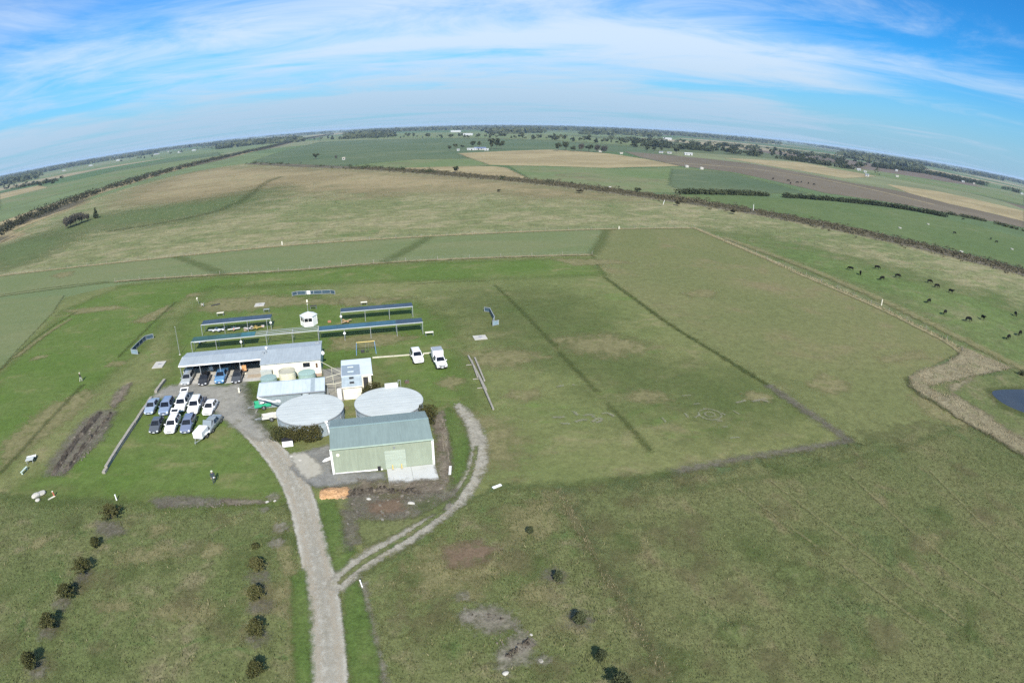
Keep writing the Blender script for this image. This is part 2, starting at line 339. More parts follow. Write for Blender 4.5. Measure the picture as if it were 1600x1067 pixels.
def flat_ground_mat():
    """the land beyond the fields in view: a patchwork of paddocks"""
    m, t, b, out = mat_base('open_country')
    pos = t.new('ShaderNodeNewGeometry').outputs['Position']
    mpn = t.new('ShaderNodeMapping'); mpn.inputs['Scale'].default_value = (1 / 420, 1 / 620, 0.0); mpn.inputs['Rotation'].default_value = (0, 0, R(8))
    t.inp(mpn, 'Vector', pos)
    vo = t.new('ShaderNodeTexVoronoi', voronoi_dimensions='2D', distance='CHEBYCHEV'); t.inp(vo, 'Vector', mpn.outputs[0]); t.inp(vo, 'Scale', 1.0); t.inp(vo, 'Randomness', 0.75)
    sp = t.new('ShaderNodeSeparateColor'); t.inp(sp, 0, vo.outputs['Color'])
    c = t.ramp(sp.outputs[0], [(0.0, (0.070, 0.115, 0.045)), (0.22, (0.115, 0.150, 0.066)), (0.42, (0.085, 0.105, 0.050)), (0.58, (0.15, 0.165, 0.085)),
                               (0.72, (0.24, 0.205, 0.125)), (0.84, (0.09, 0.13, 0.055)), (0.94, (0.125, 0.10, 0.075))], 'CONSTANT')
    n = t.noise(pos, 0.012, 5, 0.6, 0.4)
    vm = t.new('ShaderNodeVectorMath', operation='SCALE'); t.inp(vm, 0, c); t.inp(vm, 3, t.math('MULTIPLY_ADD', n, 0.8, 0.6))
    t.inp(b, 'Base Color', vm.outputs[0]); t.inp(b, 'Roughness', 0.95); t.inp(b, 'Specular IOR Level', 0.1)
    return m

# ------------------------------------------------------------------ ground sheets
_layer = [0.0]
def seg_dist(P, poly):
    """signed distance of points P (N,2) to closed polygon, + inside"""
    A = np.array(poly, float); B = np.roll(A, -1, 0); d = np.full(len(P), 1e18); ins = np.zeros(len(P), bool)
    for a, b in zip(A, B):
        ab = b - a; L2 = max(ab @ ab, 1e-12)
        tt = np.clip(((P - a) @ ab) / L2, 0, 1)[:, None]
        d = np.minimum(d, ((P - a - tt * ab) ** 2).sum(1))
        c = (a[1] > P[:, 1]) != (b[1] > P[:, 1])
        with np.errstate(divide='ignore', invalid='ignore'):
            xi = (b[0] - a[0]) * (P[:, 1] - a[1]) / (b[1] - a[1]) + a[0]
        ins ^= c & (P[:, 0] < xi)
    return np.sqrt(d) * np.where(ins, 1, -1)
def smooth_loop(pts, n=2, closed=True):
    for _ in range(n):
        q = []
        m = len(pts)
        rng = range(m) if closed else range(m - 1)
        if not closed: q.append(pts[0])
        for i in rng:
            a, b = pts[i], pts[(i + 1) % m]
            q += [(a[0] * .75 + b[0] * .25, a[1] * .75 + b[1] * .25), (a[0] * .25 + b[0] * .75, a[1] * .25 + b[1] * .75)]
        if not closed: q.append(pts[-1])
        pts = q
    return pts
def patch(name, poly, mat, feather=0.6, cell=None, z=None, label=None, dz=0.0008, grain=None):
    """a sheet of ground cover over the world polygon, with a feathered rim"""
    P = np.array(poly, float); lo = P.min(0) - feather * 1.6; hi = P.max(0) + feather * 1.6
    ext = hi - lo
    if cell is None: cell = max(feather * 0.8, max(ext) / 150)
    nx, ny = int(math.ceil(ext[0] / cell)) + 1, int(math.ceil(ext[1] / cell)) + 1
    xs = lo[0] + np.arange(nx) * cell; ys = lo[1] + np.arange(ny) * cell
    XX, YY = np.meshgrid(xs, ys); Q = np.stack([XX.ravel(), YY.ravel()], 1)
    s = seg_dist(Q, poly) / feather
    idx = np.arange(nx * ny).reshape(ny, nx)
    quads = np.stack([idx[:-1, :-1], idx[:-1, 1:], idx[1:, 1:], idx[1:, :-1]], -1).reshape(-1, 4)
    keep = s[quads].max(1) > -1.6
    quads = quads[keep]
    used, inv = np.unique(quads, return_inverse=True); quads = inv.reshape(-1, 4)
    if z is None: _layer[0] += dz; z = _layer[0]
    V = np.column_stack([Q[used], np.full(len(used), z)])
    me = np_mesh(name, V, quads)
    a = me.attributes.new('edge', 'FLOAT', 'POINT'); a.data.foreach_set('value', np.clip(s[used], -1.6, 3).astype(np.float32))
    a = me.attributes.new('grain', 'FLOAT', 'POINT'); a.data.foreach_set('value', np.full(len(used), grain or 0.55 / feather, np.float32))
    o = obj(name, me, G[mat], kind='structure')
    return o
def np_mesh(name, V, F):
    me = bpy.data.meshes.new(name)
    k = F.shape[1]
    me.vertices.add(len(V)); me.vertices.foreach_set('co', np.asarray(V, np.float32).ravel())
    me.loops.add(F.size); me.loops.foreach_set('vertex_index', np.asarray(F, np.int32).ravel())
    me.polygons.add(len(F)); me.polygons.foreach_set('loop_start', np.arange(len(F), dtype=np.int32) * k)
    me.update(calc_edges=True)
    return me
def PX(pts, z=0.0): return [at(x, y, z) for x, y in pts]
def band(pts, wd, n=2):
    """polygon around the world polyline pts; wd one width or a list"""
    if n:
        if hasattr(wd, '__len__'):
            q = smooth_loop([(p[0], p[1]) for p in pts], n, False)
            u = np.linspace(0, 1, len(q)); wd = list(np.interp(u, np.linspace(0, 1, len(wd)), wd)); pts = q
        else: pts = smooth_loop(pts, n, False)
    if not hasattr(wd, '__len__'): wd = [wd] * len(pts)
    Lf, Rt = [], []
    for i, p in enumerate(pts):
        a = Vector(pts[max(i - 1, 0)]); b = Vector(pts[min(i + 1, len(pts) - 1)]); d = (b - a).normalized(); nn = Vector((-d.y, d.x)) * wd[i] / 2
        Lf.append((p[0] + nn.x, p[1] + nn.y)); Rt.append((p[0] - nn.x, p[1] - nn.y))
    return Lf + Rt[::-1]
def pw(p0, p1): return math.dist(at(*p0), at(*p1))

# ------------------------------------------------------------------ open country out to the horizon
def big_ground():
    rings = [0, 30, 80, 160, 320, 640, 1200, 2200, 4000, 7000, 12000, 20000, 30000]; n = 96
    mb = MB(); mb.lathe([(r, 0.0) for r in rings], n)
    mb.f = [tuple(reversed(f)) for f in mb.f]
    return obj('ground', mb, flat_ground_mat(), kind='structure')
big_ground()

# far fields (each laid a little above the one before)
_layer[0] = 0.01
FARF = [
 ('far_pasture', [(395, 252), (430, 240), (500, 222), (640, 217), (850, 220), (1000, 231), (1060, 244), (960, 238), (860, 236), (720, 241), (765, 259), (690, 263), (560, 265), (430, 258)], 'green1', 5),
 ('far_pasture', [(640, 250), (760, 248), (765, 259), (690, 263), (560, 265), (520, 262)], 'green3', 9),
 ('far_pasture', [(500, 221), (640, 216), (850, 219), (1000, 229), (1010, 224), (850, 209), (640, 208), (500, 214)], 'green3', 14),
 ('far_pasture', [(120, 283), (180, 266), (340, 238), (345, 243), (170, 279)], 'green1', 6),
 ('far_pasture', [(0, 312), (60, 296), (180, 268), (345, 243), (395, 236), (300, 256), (150, 288), (0, 330)], 'green3', 6),
 ('dry_paddock', [(0, 303), (60, 290), (75, 293), (0, 312)], 'tan', 3),
 ('dry_paddock', [(715, 240), (860, 234), (950, 240), (1010, 249), (1065, 260), (950, 263), (800, 259), (765, 258)], 'tan', 4),
 ('dry_paddock', [(590, 264), (770, 260), (790, 262), (840, 286), (700, 276)], 'tan', 3),
 ('mixed_pasture', [(795, 260), (960, 264), (1060, 262), (1150, 271), (1270, 304), (1180, 303), (1060, 302), (960, 300), (840, 287)], 'green3', 3),
 ('far_pasture', [(1050, 264), (1140, 270), (1265, 303), (1080, 302), (1045, 290)], 'green1', 4),
 ('ploughed_field', [(975, 237), (1060, 244), (1180, 257), (1330, 286), (1480, 313), (1600, 344), (1600, 356), (1500, 337), (1400, 318), (1290, 302), (1150, 270), (1065, 260), (1000, 246)], 'plough', 4),
 ('dry_grass_strip', band(PX([(1040, 254), (1180, 264), (1300, 283), (1460, 320)]), [6, 6, 5, 4]), 'tan', 1.5),
 ('dry_paddock', [(1130, 247), (1250, 254), (1370, 276), (1320, 279), (1200, 259)], 'tan', 5),
 ('dry_paddock', [(1385, 288), (1470, 300), (1600, 330), (1600, 346), (1480, 318), (1420, 302)], 'tan', 3),
 ('far_pasture', [(1290, 262), (1400, 280), (1600, 320), (1600, 305), (1450, 280), (1330, 262)], 'green3', 5),
 ('bright_pasture', [(985, 303), (1060, 305), (1200, 310), (1300, 317), (1400, 328), (1500, 347), (1640, 384), (1640, 430), (1500, 392), (1400, 369), (1250, 341), (1120, 322)], 'green2', 2),
]
for nm, poly, mt, fe in FARF:
    if isinstance(poly[0][0], int): poly = PX(poly)
    patch(nm, poly, mt, fe, dz=0.004)

# the big rough paddock and its neighbours
RAIL = [(-60, 402), (0, 372), (60, 345), (120, 319), (200, 294), (270, 276), (340, 262), (380, 256)]
DRAIN = [(380, 257), (470, 262), (560, 265), (640, 270), (740, 279), (850, 289), (950, 302), (1060, 317), (1180, 336), (1300, 359), (1420, 386), (1540, 416), (1660, 448)]
UPF = [(-60, 440), (0, 432), (130, 417), (277, 402), (440, 385), (660, 371), (945, 359), (1085, 357)]
TRK = [(1085, 357), (1150, 385), (1220, 416), (1300, 449), (1380, 484), (1440, 514), (1480, 533), (1503, 550)]
patch('rough_paddock', PX(RAIL + DRAIN[1:] + [(1660, 600), (1600, 588)] + TRK[::-1] + UPF[::-1][1:]), 'rough', 2.0, dz=0.004)
patch('dry_grass_area', PX([(215, 296), (290, 272), (345, 263), (470, 264), (640, 272), (800, 286), (960, 306), (850, 306), (700, 296), (620, 302), (500, 300), (420, 292), (330, 312), (200, 318)]), 'tansoft', 26, cell=10, dz=0.004, grain=0.045)
patch('grazed_paddock', PX([(1110, 362), (1180, 372), (1300, 393), (1450, 440), (1660, 500), (1660, 610), (1590, 583), (1500, 535), (1400, 483), (1300, 440), (1200, 402)]), 'cow', 14, cell=6, dz=0.004, grain=0.06)
patch('green_sweep', PX([(120, 342), (240, 325), (330, 312), (420, 296), (400, 320), (300, 345), (140, 362), (60, 372)]), 'sweep', 22, cell=9, dz=0.004, grain=0.05)
patch('green_sweep', PX([(0, 385), (60, 368), (120, 372), (60, 405), (0, 425), (-40, 410)]), 'sweep', 10, cell=5, dz=0.004, grain=0.1)
def shift(pts, d):
    out = []
    for i, q in enumerate(pts):
        v = (Vector(pts[min(i + 1, len(pts) - 1)]) - Vector(pts[max(i - 1, 0)])).normalized(); out.append((q[0] - v.y * d, q[1] + v.x * d))
    return out
DRW = shift(smooth_loop(PX(DRAIN), 1, False), 12)
patch('drain_bed', band(DRW, 22), 'scrubfloor', 2.4, dz=0.004)
patch('stock_track', band(PX([(440, 276), (418, 284), (400, 297), (375, 316), (330, 334), (250, 350), (170, 362)]), 5), 'trench', 3, dz=0.004)
patch('drain_bed', band(PX([(1395, 378), (1500, 402), (1660, 445)]), [2, 5, 7], 1), 'dirt', 1.2, dz=0.004)
patch('dry_fence_line', band(shift(PX(DRAIN), -.5), 2.6), 'tanline', 1.0, cell=2.0, dz=0.004)
# railway reserve on the far left
RES = [(-60, 398), (0, 364), (60, 337), (130, 309), (220, 281), (310, 256), (400, 236), (470, 219), (520, 210)]
patch('rail_reserve', band([(x - 10, y + 8) for x, y in PX(RES)], [52, 50, 50, 55, 60]), 'tan', 3, dz=0.004)
patch('scrub_floor', band(PX(RES), [20, 20, 22, 25, 28]), 'scrubfloor', 3, dz=0.004)
patch('track', band([(x + 12, y - 11) for x, y in PX(RAIL)], 2.2), 'tan', 0.6, cell=1.8, dz=0.004)
_layer[0] = 0.16
# mown strip, airfield and side paddock
LOF = [(-60, 478), (0, 464), (180, 441), (290, 433), (460, 424), (600, 411), (780, 403), (925, 399)]
DIT = [(925, 399), (945, 433), (1040, 505), (1130, 560), (1200, 604), (1270, 652), (1333, 690)]
patch('mown_strip', PX(UPF + LOF[::-1]), 'strip', 0.8, cell=2.2)
patch('side_paddock', PX([(945, 359), (1085, 357)] + TRK[1:] + [(1470, 566), (1430, 590), (1440, 610), (1520, 652), (1640, 730), (1640, 800), (1333, 692)] + DIT[::-1]), 'runway', 0.8, cell=2)
patch('long_grass_field', PX([(872, 764), (1000, 752), (1060, 741), (1180, 722), (1333, 692), (1440, 668), (1520, 660), (1700, 760), (1760, 1100), (1500, 1240), (1080, 1150), (1010, 1010), (930, 880)]), 'field', 5.0, cell=1.2, grain=0.3)
patch('tree_plot', PX([(0, 772), (180, 783), (300, 788), (450, 792), (490, 860), (540, 905), (620, 870), (720, 790), (775, 764), (872, 764), (930, 880), (1010, 1010), (1090, 1170), (800, 1180), (300, 1180), (-150, 1120), (-260, 900), (-60, 770)]), 'plot', 0.9, cell=0.8)
patch('airfield', PX([(-120, 640), (-60, 600), (0, 578), (82, 490), (100, 466), (185, 446), (300, 434), (460, 426), (600, 412), (780, 404), (925, 400)] + DIT[1:] + [(1180, 720), (1060, 740), (872, 763), (775, 763), (720, 790), (620, 868), (540, 905), (490, 860), (450, 792), (180, 782), (0, 772), (-80, 770)]), 'airfield', 1.6, cell=1.2, grain=0.6)
patch('west_paddock', PX([(-160, 640), (0, 578), (82, 490), (100, 462), (0, 468), (-60, 480), (-200, 540)]), 'strip', 0.7, cell=1.6)
patch('mown_lawn', PX([(-60, 700), (0, 585), (60, 530), (100, 487), (190, 448), (330, 435), (600, 415), (920, 404), (940, 430), (800, 436), (640, 440), (480, 446), (330, 452), (275, 475), (230, 540), (150, 605), (60, 680), (0, 745), (-40, 760)]), 'lawn', 2.2, cell=1.2, grain=0.3)
patch('mown_lawn', PX([(20, 770), (60, 745), (130, 690), (200, 640), (262, 600), (285, 500), (330, 450), (470, 448), (500, 470), (640, 470), (700, 500), (720, 560), (740, 640), (700, 660), (560, 560), (400, 640), (455, 740), (455, 785), (300, 787), (150, 780)]), 'lawn', 2.6, cell=1.2, grain=0.25)
patch('mown_lawn', PX([(700, 470), (790, 455), (900, 470), (1000, 560), (1150, 590), (1235, 650), (1150, 665), (1000, 650), (930, 590), (850, 560), (760, 520)]), 'mixb', 6, cell=1.4, grain=0.16)
# straw-coloured worn areas
STRAW = [([(205, 505), (262, 478), (268, 484), (225, 505)], 1.0), ([(0, 700), (70, 640), (130, 612), (150, 618), (90, 670), (0, 735)], 1.6),
 ([(330, 470), (420, 462), (520, 470), (640, 466), (600, 476), (460, 478), (350, 490), (310, 486)], 2.2), ([(520, 530), (600, 522), (650, 528), (580, 545), (515, 548)], 1.2),
 ([(735, 552), (800, 545), (850, 560), (800, 574), (740, 575)], 2.0), ([(870, 530), (950, 525), (1030, 545), (960, 558), (890, 548)], 2.5),
 ([(680, 640), (760, 655), (820, 690), (790, 745), (740, 720), (755, 680)], 2.4), ([(1370, 560), (1440, 548), (1450, 560), (1380, 568)], 1.2),
 ([(1420, 620), (1450, 618), (1530, 660), (1500, 668), (1450, 650)], 1.2), ([(240, 950), (300, 938), (345, 952), (330, 968), (250, 970)], 0.9), ([(180, 870), (260, 855), (280, 870), (200, 885)], 1.0),
 ([(810, 925), (850, 910), (865, 935), (830, 955)], 0.7), ([(640, 880), (700, 850), (780, 880), (740, 930), (660, 930)], 1.6), ([(780, 800), (860, 780), (880, 830), (800, 850)], 1.6),
 ([(150, 942), (200, 940), (205, 955), (160, 958)], 0.6), ([(385, 925), (470, 905), (475, 940), (400, 960)], 0.8), ([(430, 820), (452, 850), (462, 900), (448, 900), (430, 860)], 0.5),
 ([(860, 405), (960, 407), (990, 412), (900, 416)], 1.2), ([(100, 486), (180, 478), (200, 482), (120, 492)], 0.9), ([(700, 880), (820, 870), (830, 890), (720, 905)], 1.0)]
for poly, fe in STRAW: patch('dry_grass_patch', PX(poly), 'straw', fe, cell=fe * 0.6, grain=0.9 / fe)
for x, y, rx, fe in [(300, 462, 3, .6), (60, 560, 2.5, .8), (180, 570, 2.5, .6), (560, 470, 5, .9), (700, 600, 3, .8), (820, 620, 3, .8), (1100, 460, 5, 1), (1010, 620, 4, 1), (1180, 620, 3, .7), (1300, 600, 5, 1.2), (100, 430, 6, 1.2), (230, 500, 3, .7),
                     (60, 850, 1.5, .5), (330, 860, 1.6, .5), (250, 830, 1.6, .5), (620, 980, 1.6, .5), (760, 1030, 1.2, .4), (540, 640, 1, .3), (880, 1000, 1, .4), (1250, 900, 3, 1), (1450, 850, 3, 1), (1150, 990, 2, .8)]:
    c = at(x, y); n = 9
    patch('dry_grass_patch', [(c[0] + rx * rnd.uniform(.5, 1.2) * math.cos(k * 2 * math.pi / n), c[1] + 0.8 * rx * rnd.uniform(.5, 1.2) * math.sin(k * 2 * math.pi / n)) for k in range(n)], 'straw' if y < 900 else 'plot', fe, cell=fe * .7, grain=0.8 / fe)
# small uneven growth all over the near ground
for k in range(110):
    if k % 2: px, py = rnd.uniform(900, 1590), rnd.uniform(700, 1060)
    else: px, py = rnd.uniform(0, 1000), rnd.uniform(790, 1060)
    if 470 < px < 570: continue
    c = at(px, py); rx = rnd.uniform(.4, 2.2); a0 = rnd.uniform(0, 3); n = 9; el = rnd.uniform(.35, 1)
    poly = []
    for j in range(n):
        a = 2 * math.pi * j / n; r_ = rx * rnd.uniform(.6, 1.2); u, v = r_ * math.cos(a), r_ * el * math.sin(a); poly.append((c[0] + u * math.cos(a0) - v * math.sin(a0), c[1] + u * math.sin(a0) + v * math.cos(a0)))
    patch('grass_patch', poly, rnd.choice(['mixa', 'mixa', 'mixb']), .55, cell=.35, grain=1.1)
# lines of long dry grass along fences, wheel lines and shallow ditches
def line(name, pts, wd, mt, fe=None, cell=None): 
    fe = fe or wd * 0.35
    return patch(name, band(PX(pts), wd), mt, fe, cell=cell or max(fe * 0.9, 0.3), grain=0.5 / fe)
line('dry_fence_line', UPF, 2.6, 'tanline', 0.9, 1.0)
line('dry_fence_line', LOF[2:], 2.0, 'tanline', 0.8, 0.9)
line('dry_fence_line', [(1085, 357), (1150, 385), (1200, 406), (1225, 418)], 2.4, 'tanline', 0.8, 1.0)
line('dry_fence_line', [(1235, 424), (1300, 451), (1380, 486), (1440, 516), (1480, 536), (1500, 552)], 1.5, 'tanline', 0.5, 0.7)
line('dry_verge', [(1130, 372), (1250, 415), (1400, 480), (1500, 530), (1560, 558), (1620, 590)], 3.6, 'straw', 1.2, 0.9)
line('ditch_bed', [(600, 411), (640, 390), (670, 371)], 3.2, 'mixb', 0.8, 0.8)
line('ditch_bed', [(925, 399), (940, 380), (948, 360)], 3.0, 'mixb', 0.7, 0.8)
line('ditch_bed', [(277, 402), (320, 418), (350, 430)], 3.2, 'mixb', 0.8, 0.8)
line('ditch_bed', [(945, 435), (1000, 475), (1060, 518), (1130, 560), (1200, 604)], 0.9, 'trench', 0.45, 0.4)
line('ditch_bed', [(1200, 604), (1235, 628), (1270, 652), (1300, 672), (1325, 690)], 1.5, 'darkdirt', 0.6, 0.4)
line('ditch_bed', [(1330, 690), (1250, 704), (1180, 715), (1100, 730), (1050, 740)], 1.1, 'darkdirt', 0.5, 0.35)
line('ditch_bed', [(773, 447), (800, 472), (830, 503), (870, 545)], 0.7, 'trench', 0.4, 0.4)
line('ditch_bed', [(873, 552), (900, 580), (933, 614)], 0.85, 'trench', 0.4, 0.35)
line('ditch_bed', [(948, 632), (985, 670), (1018, 708)], 0.8, 'trench', 0.4, 0.3)
line('ditch_bed', [(0, 742), (40, 700), (80, 655), (130, 603)], 0.8, 'trench', 0.35, 0.3)
line('ditch_bed', [(185, 560), (215, 530), (245, 500), (275, 473)], 0.7, 'trench', 0.3, 0.3)
line('ditch_bed', [(0, 580), (60, 525), (120, 488)], 0.8, 'trench', 0.35, 0.35)
line('ditch_bed', [(0, 462), (90, 449), (170, 441)], 0.9, 'trench', 0.4, 0.5)
line('dry_verge', [(25, 560), (70, 525), (110, 500)], 1.4, 'straw', 0.6, 0.6)
line('ditch_bed', [(640, 446), (700, 442), (765, 440)], 0.5, 'trench', 0.25, 0.3)
line('dry_verge', [(872, 766), (905, 830), (950, 910), (1000, 990), (1045, 1064)], 0.6, 'mixa', 0.8, 0.45)
line('ditch_bed', [(775, 763), (850, 762), (990, 750), (1055, 740)], 0.6, 'mixb', 0.5, 0.35)
line('ditch_bed', [(0, 778), (60, 785), (130, 788), (180, 790)], 0.8, 'mixb', 0.5, 0.35)
line('worn_verge', [(568, 915), (575, 960), (585, 1010), (600, 1065), (610, 1100)], 0.6, 'paleclay', 0.3, 0.2)
line('ditch_bed', [(453, 905), (455, 960), (460, 1010), (463, 1070)], 0.45, 'straw', 0.25, 0.2)
# wheel tracks over the near field
for k in (1, 2, 4, 6):
    x0 = 1080 + k * 62
    line('wheel_track', [(x0, 762 - k * 4), (x0 + 130, 850 + k * 4), (x0 + 300, 980)], 0.10, 'straw', 0.22, 0.16)
line('green_stripe', [(1010, 775), (1200, 748), (1400, 705), (1500, 670)], 0.5, 'mixb', 0.5, 0.4)
# worn rings and marks
c = at(1109, 650)
def ring(c, r, wd, n=40): 
    return [(c[0] + (r + wd / 2) * math.cos(2 * math.pi * k / n), c[1] + (r + wd / 2) * math.sin(2 * math.pi * k / n)) for k in range(n + 1)] + [(c[0] + (r - wd / 2) * math.cos(2 * math.pi * k / n), c[1] + (r - wd / 2) * math.sin(2 * math.pi * k / n)) for k in range(n, -1, -1)]
for r_ in (0.75, 1.7): patch('worn_ring', ring(c, r_, 0.22), 'whiteline', 0.14, cell=0.12, grain=2.5)
for a, b in [((1065, 621), (1080, 620)), ((1083, 634), (1093, 633)), ((1098, 641), (1108, 641)), ((1145, 644), (1155, 650)), ((1120, 660), (1128, 660)), ((1128, 670), (1137, 669)), ((1140, 687), (1155, 686)), ((1070, 648), (1075, 655)), ((1034, 655), (1040, 662)), ((1085, 655), (1093, 651)), ((1128, 648), (1133, 651))]:
    line('worn_mark', [a, b], 0.25, 'whiteline', 0.14, 0.12)
for pts in [[(864, 655), (882, 654)], [(876, 664), (890, 665)], [(895, 645), (903, 651)], [(898, 662), (910, 658), (918, 659)], [(912, 652), (925, 650), (928, 655)], [(925, 662), (935, 655), (942, 659), (932, 663)], [(940, 649), (950, 648), (960, 653)], [(870, 607), (880, 605)], [(894, 604), (898, 604)], [(1150, 632), (1165, 628)], [(1175, 630), (1196, 625)], [(1190, 628), (1200, 630)]]:
    line('worn_mark', pts, 0.42, 'whiteline', 0.2, 0.15)

# ------------------------------------------------------------------ roads, yards, soil
ROAD = [(512, 1200), (518, 1062), (508, 960), (500, 900), (487, 840), (470, 775), (445, 730), (415, 695), (385, 665), (365, 645), (350, 630)]
wd_ = [3.0, 3.0, 3.1, 3.1, 3.1, 3.2, 3.3, 3.2, 3.4, 3.6, 4.0]
patch('gravel_road', band(PX(ROAD), wd_), 'gravel', 0.30, cell=0.28, grain=1.6)
for off_, w_, mt_ in ((-.85, .55, 'rut'), (.85, .55, 'rut'), (0, .6, 'rutdark')):
    q = smooth_loop(PX(ROAD), 2, False); q2 = []
    for i, pnt in enumerate(q):
        d_ = (Vector(q[min(i + 1, len(q) - 1)]) - Vector(q[max(i - 1, 0)])).normalized(); q2.append((pnt[0] - d_.y * off_, pnt[1] + d_.x * off_))
    patch('wheel_rut' if mt_ == 'rut' else 'gravel_crown', band(q2, w_, 0), mt_, 0.35, cell=0.25, grain=1.4)
patch('gravel_yard', PX([(232, 628), (262, 606), (290, 603), (345, 606), (385, 600), (392, 625), (400, 650), (425, 690), (400, 690), (365, 668), (345, 655), (330, 642), (290, 625), (262, 622)]), 'yard', 0.9, cell=0.5, grain=0.7)
patch('gravel_apron', PX([(455, 735), (470, 712), (490, 705), (517, 698), (522, 742), (600, 740), (604, 752), (540, 760), (500, 765), (480, 758)]), 'bluegravel', 0.6, cell=0.35, grain=0.9)
patch('pale_spill', PX([(452, 713), (478, 711), (500, 728), (505, 744), (480, 752), (462, 732)]), 'gravel', 0.7, cell=0.35, grain=0.9)
# branch track with a grassy crown
BR = [(527, 925), (545, 895), (590, 868), (640, 840), (690, 805), (722, 775), (742, 740), (750, 705), (742, 672), (728, 650), (716, 634)]
patch('gravel_track', band(PX(BR), [2.1, 2.2, 2.1, 2.1, 2.1, 2.2, 2.3, 2.3, 2.0, 1.5, 0.9]), 'track', 0.5, cell=0.3, grain=1.3)
patch('grass_crown', band(PX([(530, 915), (560, 886), (610, 857), (655, 829), (695, 800)]), [0.4, 0.6, 0.6, 0.55, 0.5]), 'plot', 0.3, cell=0.16, grain=2.2)
patch('grass_crown', band(PX([(705, 790), (730, 757), (741, 725), (745, 700)]), [0.6, 0.55, 0.45, 0.4]), 'plot', 0.35, cell=0.18, grain=2.0)
patch('lush_verge', PX([(500, 792), (524, 785), (545, 850), (560, 866), (530, 895), (518, 880), (506, 830)]), 'lush', 0.5, cell=0.35, grain=1.0)
patch('lush_verge', PX([(540, 925), (560, 910), (575, 960), (590, 1020), (600, 1100), (556, 1100), (540, 1000)]), 'lush', 0.4, cell=0.3, grain=1.2)
patch('lush_verge', PX([(682, 650), (700, 640), (722, 660), (734, 700), (730, 735), (708, 770), (700, 740), (704, 690)]), 'lush', 0.6, cell=0.35, grain=1.0)
patch('lush_verge', PX([(455, 905), (478, 890), (486, 960), (490, 1100), (466, 1100), (458, 1000)]), 'lush', 0.5, cell=0.35, grain=1.0)
patch('bare_soil', PX([(530, 765), (600, 757), (690, 762), (720, 768), (690, 800), (650, 815), (610, 822), (570, 812), (545, 800)]), 'darkdirt', 0.8, cell=0.4, grain=0.9)
patch('bare_soil', PX([(560, 752), (610, 758), (690, 750), (706, 752), (690, 772), (640, 772), (560, 770)]), 'dirt', 0.6, cell=0.35, grain=1.1)
patch('bare_soil', PX([(535, 800), (558, 800), (566, 850), (545, 862), (538, 840)]), 'darkdirt', 0.5, cell=0.3, grain=1.1)
patch('weedy_soil', PX([(560, 815), (600, 818), (650, 812), (700, 785), (718, 772), (690, 800), (640, 826), (600, 848), (570, 858)]), 'plot', 0.6, cell=0.35, grain=1.0)
patch('weedy_soil', PX([(585, 765), (625, 768), (640, 776), (600, 782)]), 'mixa', 0.5, cell=0.3, grain=1.2)
patch('weedy_soil', PX([(648, 792), (680, 780), (690, 790), (660, 806)]), 'mixb', 0.5, cell=0.3, grain=1.2)
patch('red_soil', PX([(580, 790), (620, 782), (632, 800), (600, 808), (578, 802)]), 'reddirt', 0.6, cell=0.35, grain=1.0)
patch('red_soil', PX([(695, 862), (745, 848), (775, 862), (750, 884), (700, 888)]), 'reddirt', 0.8, cell=0.4, grain=0.8)
patch('bare_soil', PX([(672, 655), (692, 645), (702, 700), (706, 742), (692, 752), (684, 735), (680, 690)]), 'dirt', 0.6, cell=0.35, grain=1.0)
patch('bare_soil', PX([(240, 783), (280, 777), (345, 783), (350, 792), (280, 796), (245, 795)]), 'darkdirt', 0.5, cell=0.35, grain=1.0)
patch('bare_soil', PX([(350, 783), (410, 785), (415, 790), (355, 793)]), 'dirt', 0.5, cell=0.3, grain=1.0)
patch('clay_patch', PX([(730, 955), (770, 950), (800, 965), (808, 985), (775, 990), (745, 990), (722, 970)]), 'paleclay', 0.6, cell=0.3, grain=1.4)
patch('clay_patch', PX([(780, 1020), (815, 990), (835, 1005), (830, 1035), (800, 1045), (790, 1062), (775, 1040)]), 'paleclay', 0.5, cell=0.28, grain=1.4)
patch('bare_soil', PX([(150, 818), (180, 820), (195, 835), (170, 845), (155, 835)]), 'darkdirt', 0.5, cell=0.3, grain=1.0)
for x, y in [(405, 905), (408, 950), (405, 1000), (100, 945), (75, 990), (60, 1050), (130, 905), (868, 905), (905, 972)]:
    c = at(x, y); patch('bare_soil', ring(c, 0.45, 0.85, 10), 'darkdirt', 0.6, cell=0.3, grain=1.2)
for x, y, r_ in [(440, 828, .9), (432, 852, .8), (428, 780, .8), (415, 800, .5), (722, 935, .6), (735, 968, .8), (850, 1035, .5), (590, 812, .4)]:
    c = at(x, y); patch('clay_patch', ring(c, r_ * .5, r_ * .9, 10), 'paleclay', 0.35, cell=0.2, grain=1.8)
patch('yard_soil', PX([(378, 605), (402, 600), (402, 650), (430, 672), (460, 690), (430, 690), (405, 665), (385, 640)]), 'trench', 0.8, cell=0.4, grain=0.8)
patch('yard_gravel', PX([(503, 580), (537, 577), (545, 600), (538, 628), (512, 622)]), 'yard', 0.4, cell=0.3, grain=1.0)
patch('bare_soil', PX([(170, 632), (190, 605), (205, 600), (195, 625), (178, 640)]), 'dirt', 0.7, cell=0.4, grain=0.8)
patch('bare_soil', PX([(70, 745), (80, 720), (130, 660), (155, 643), (182, 645), (160, 690), (130, 715), (100, 745)]), 'darkdirt', 0.7, cell=0.4, grain=0.8)
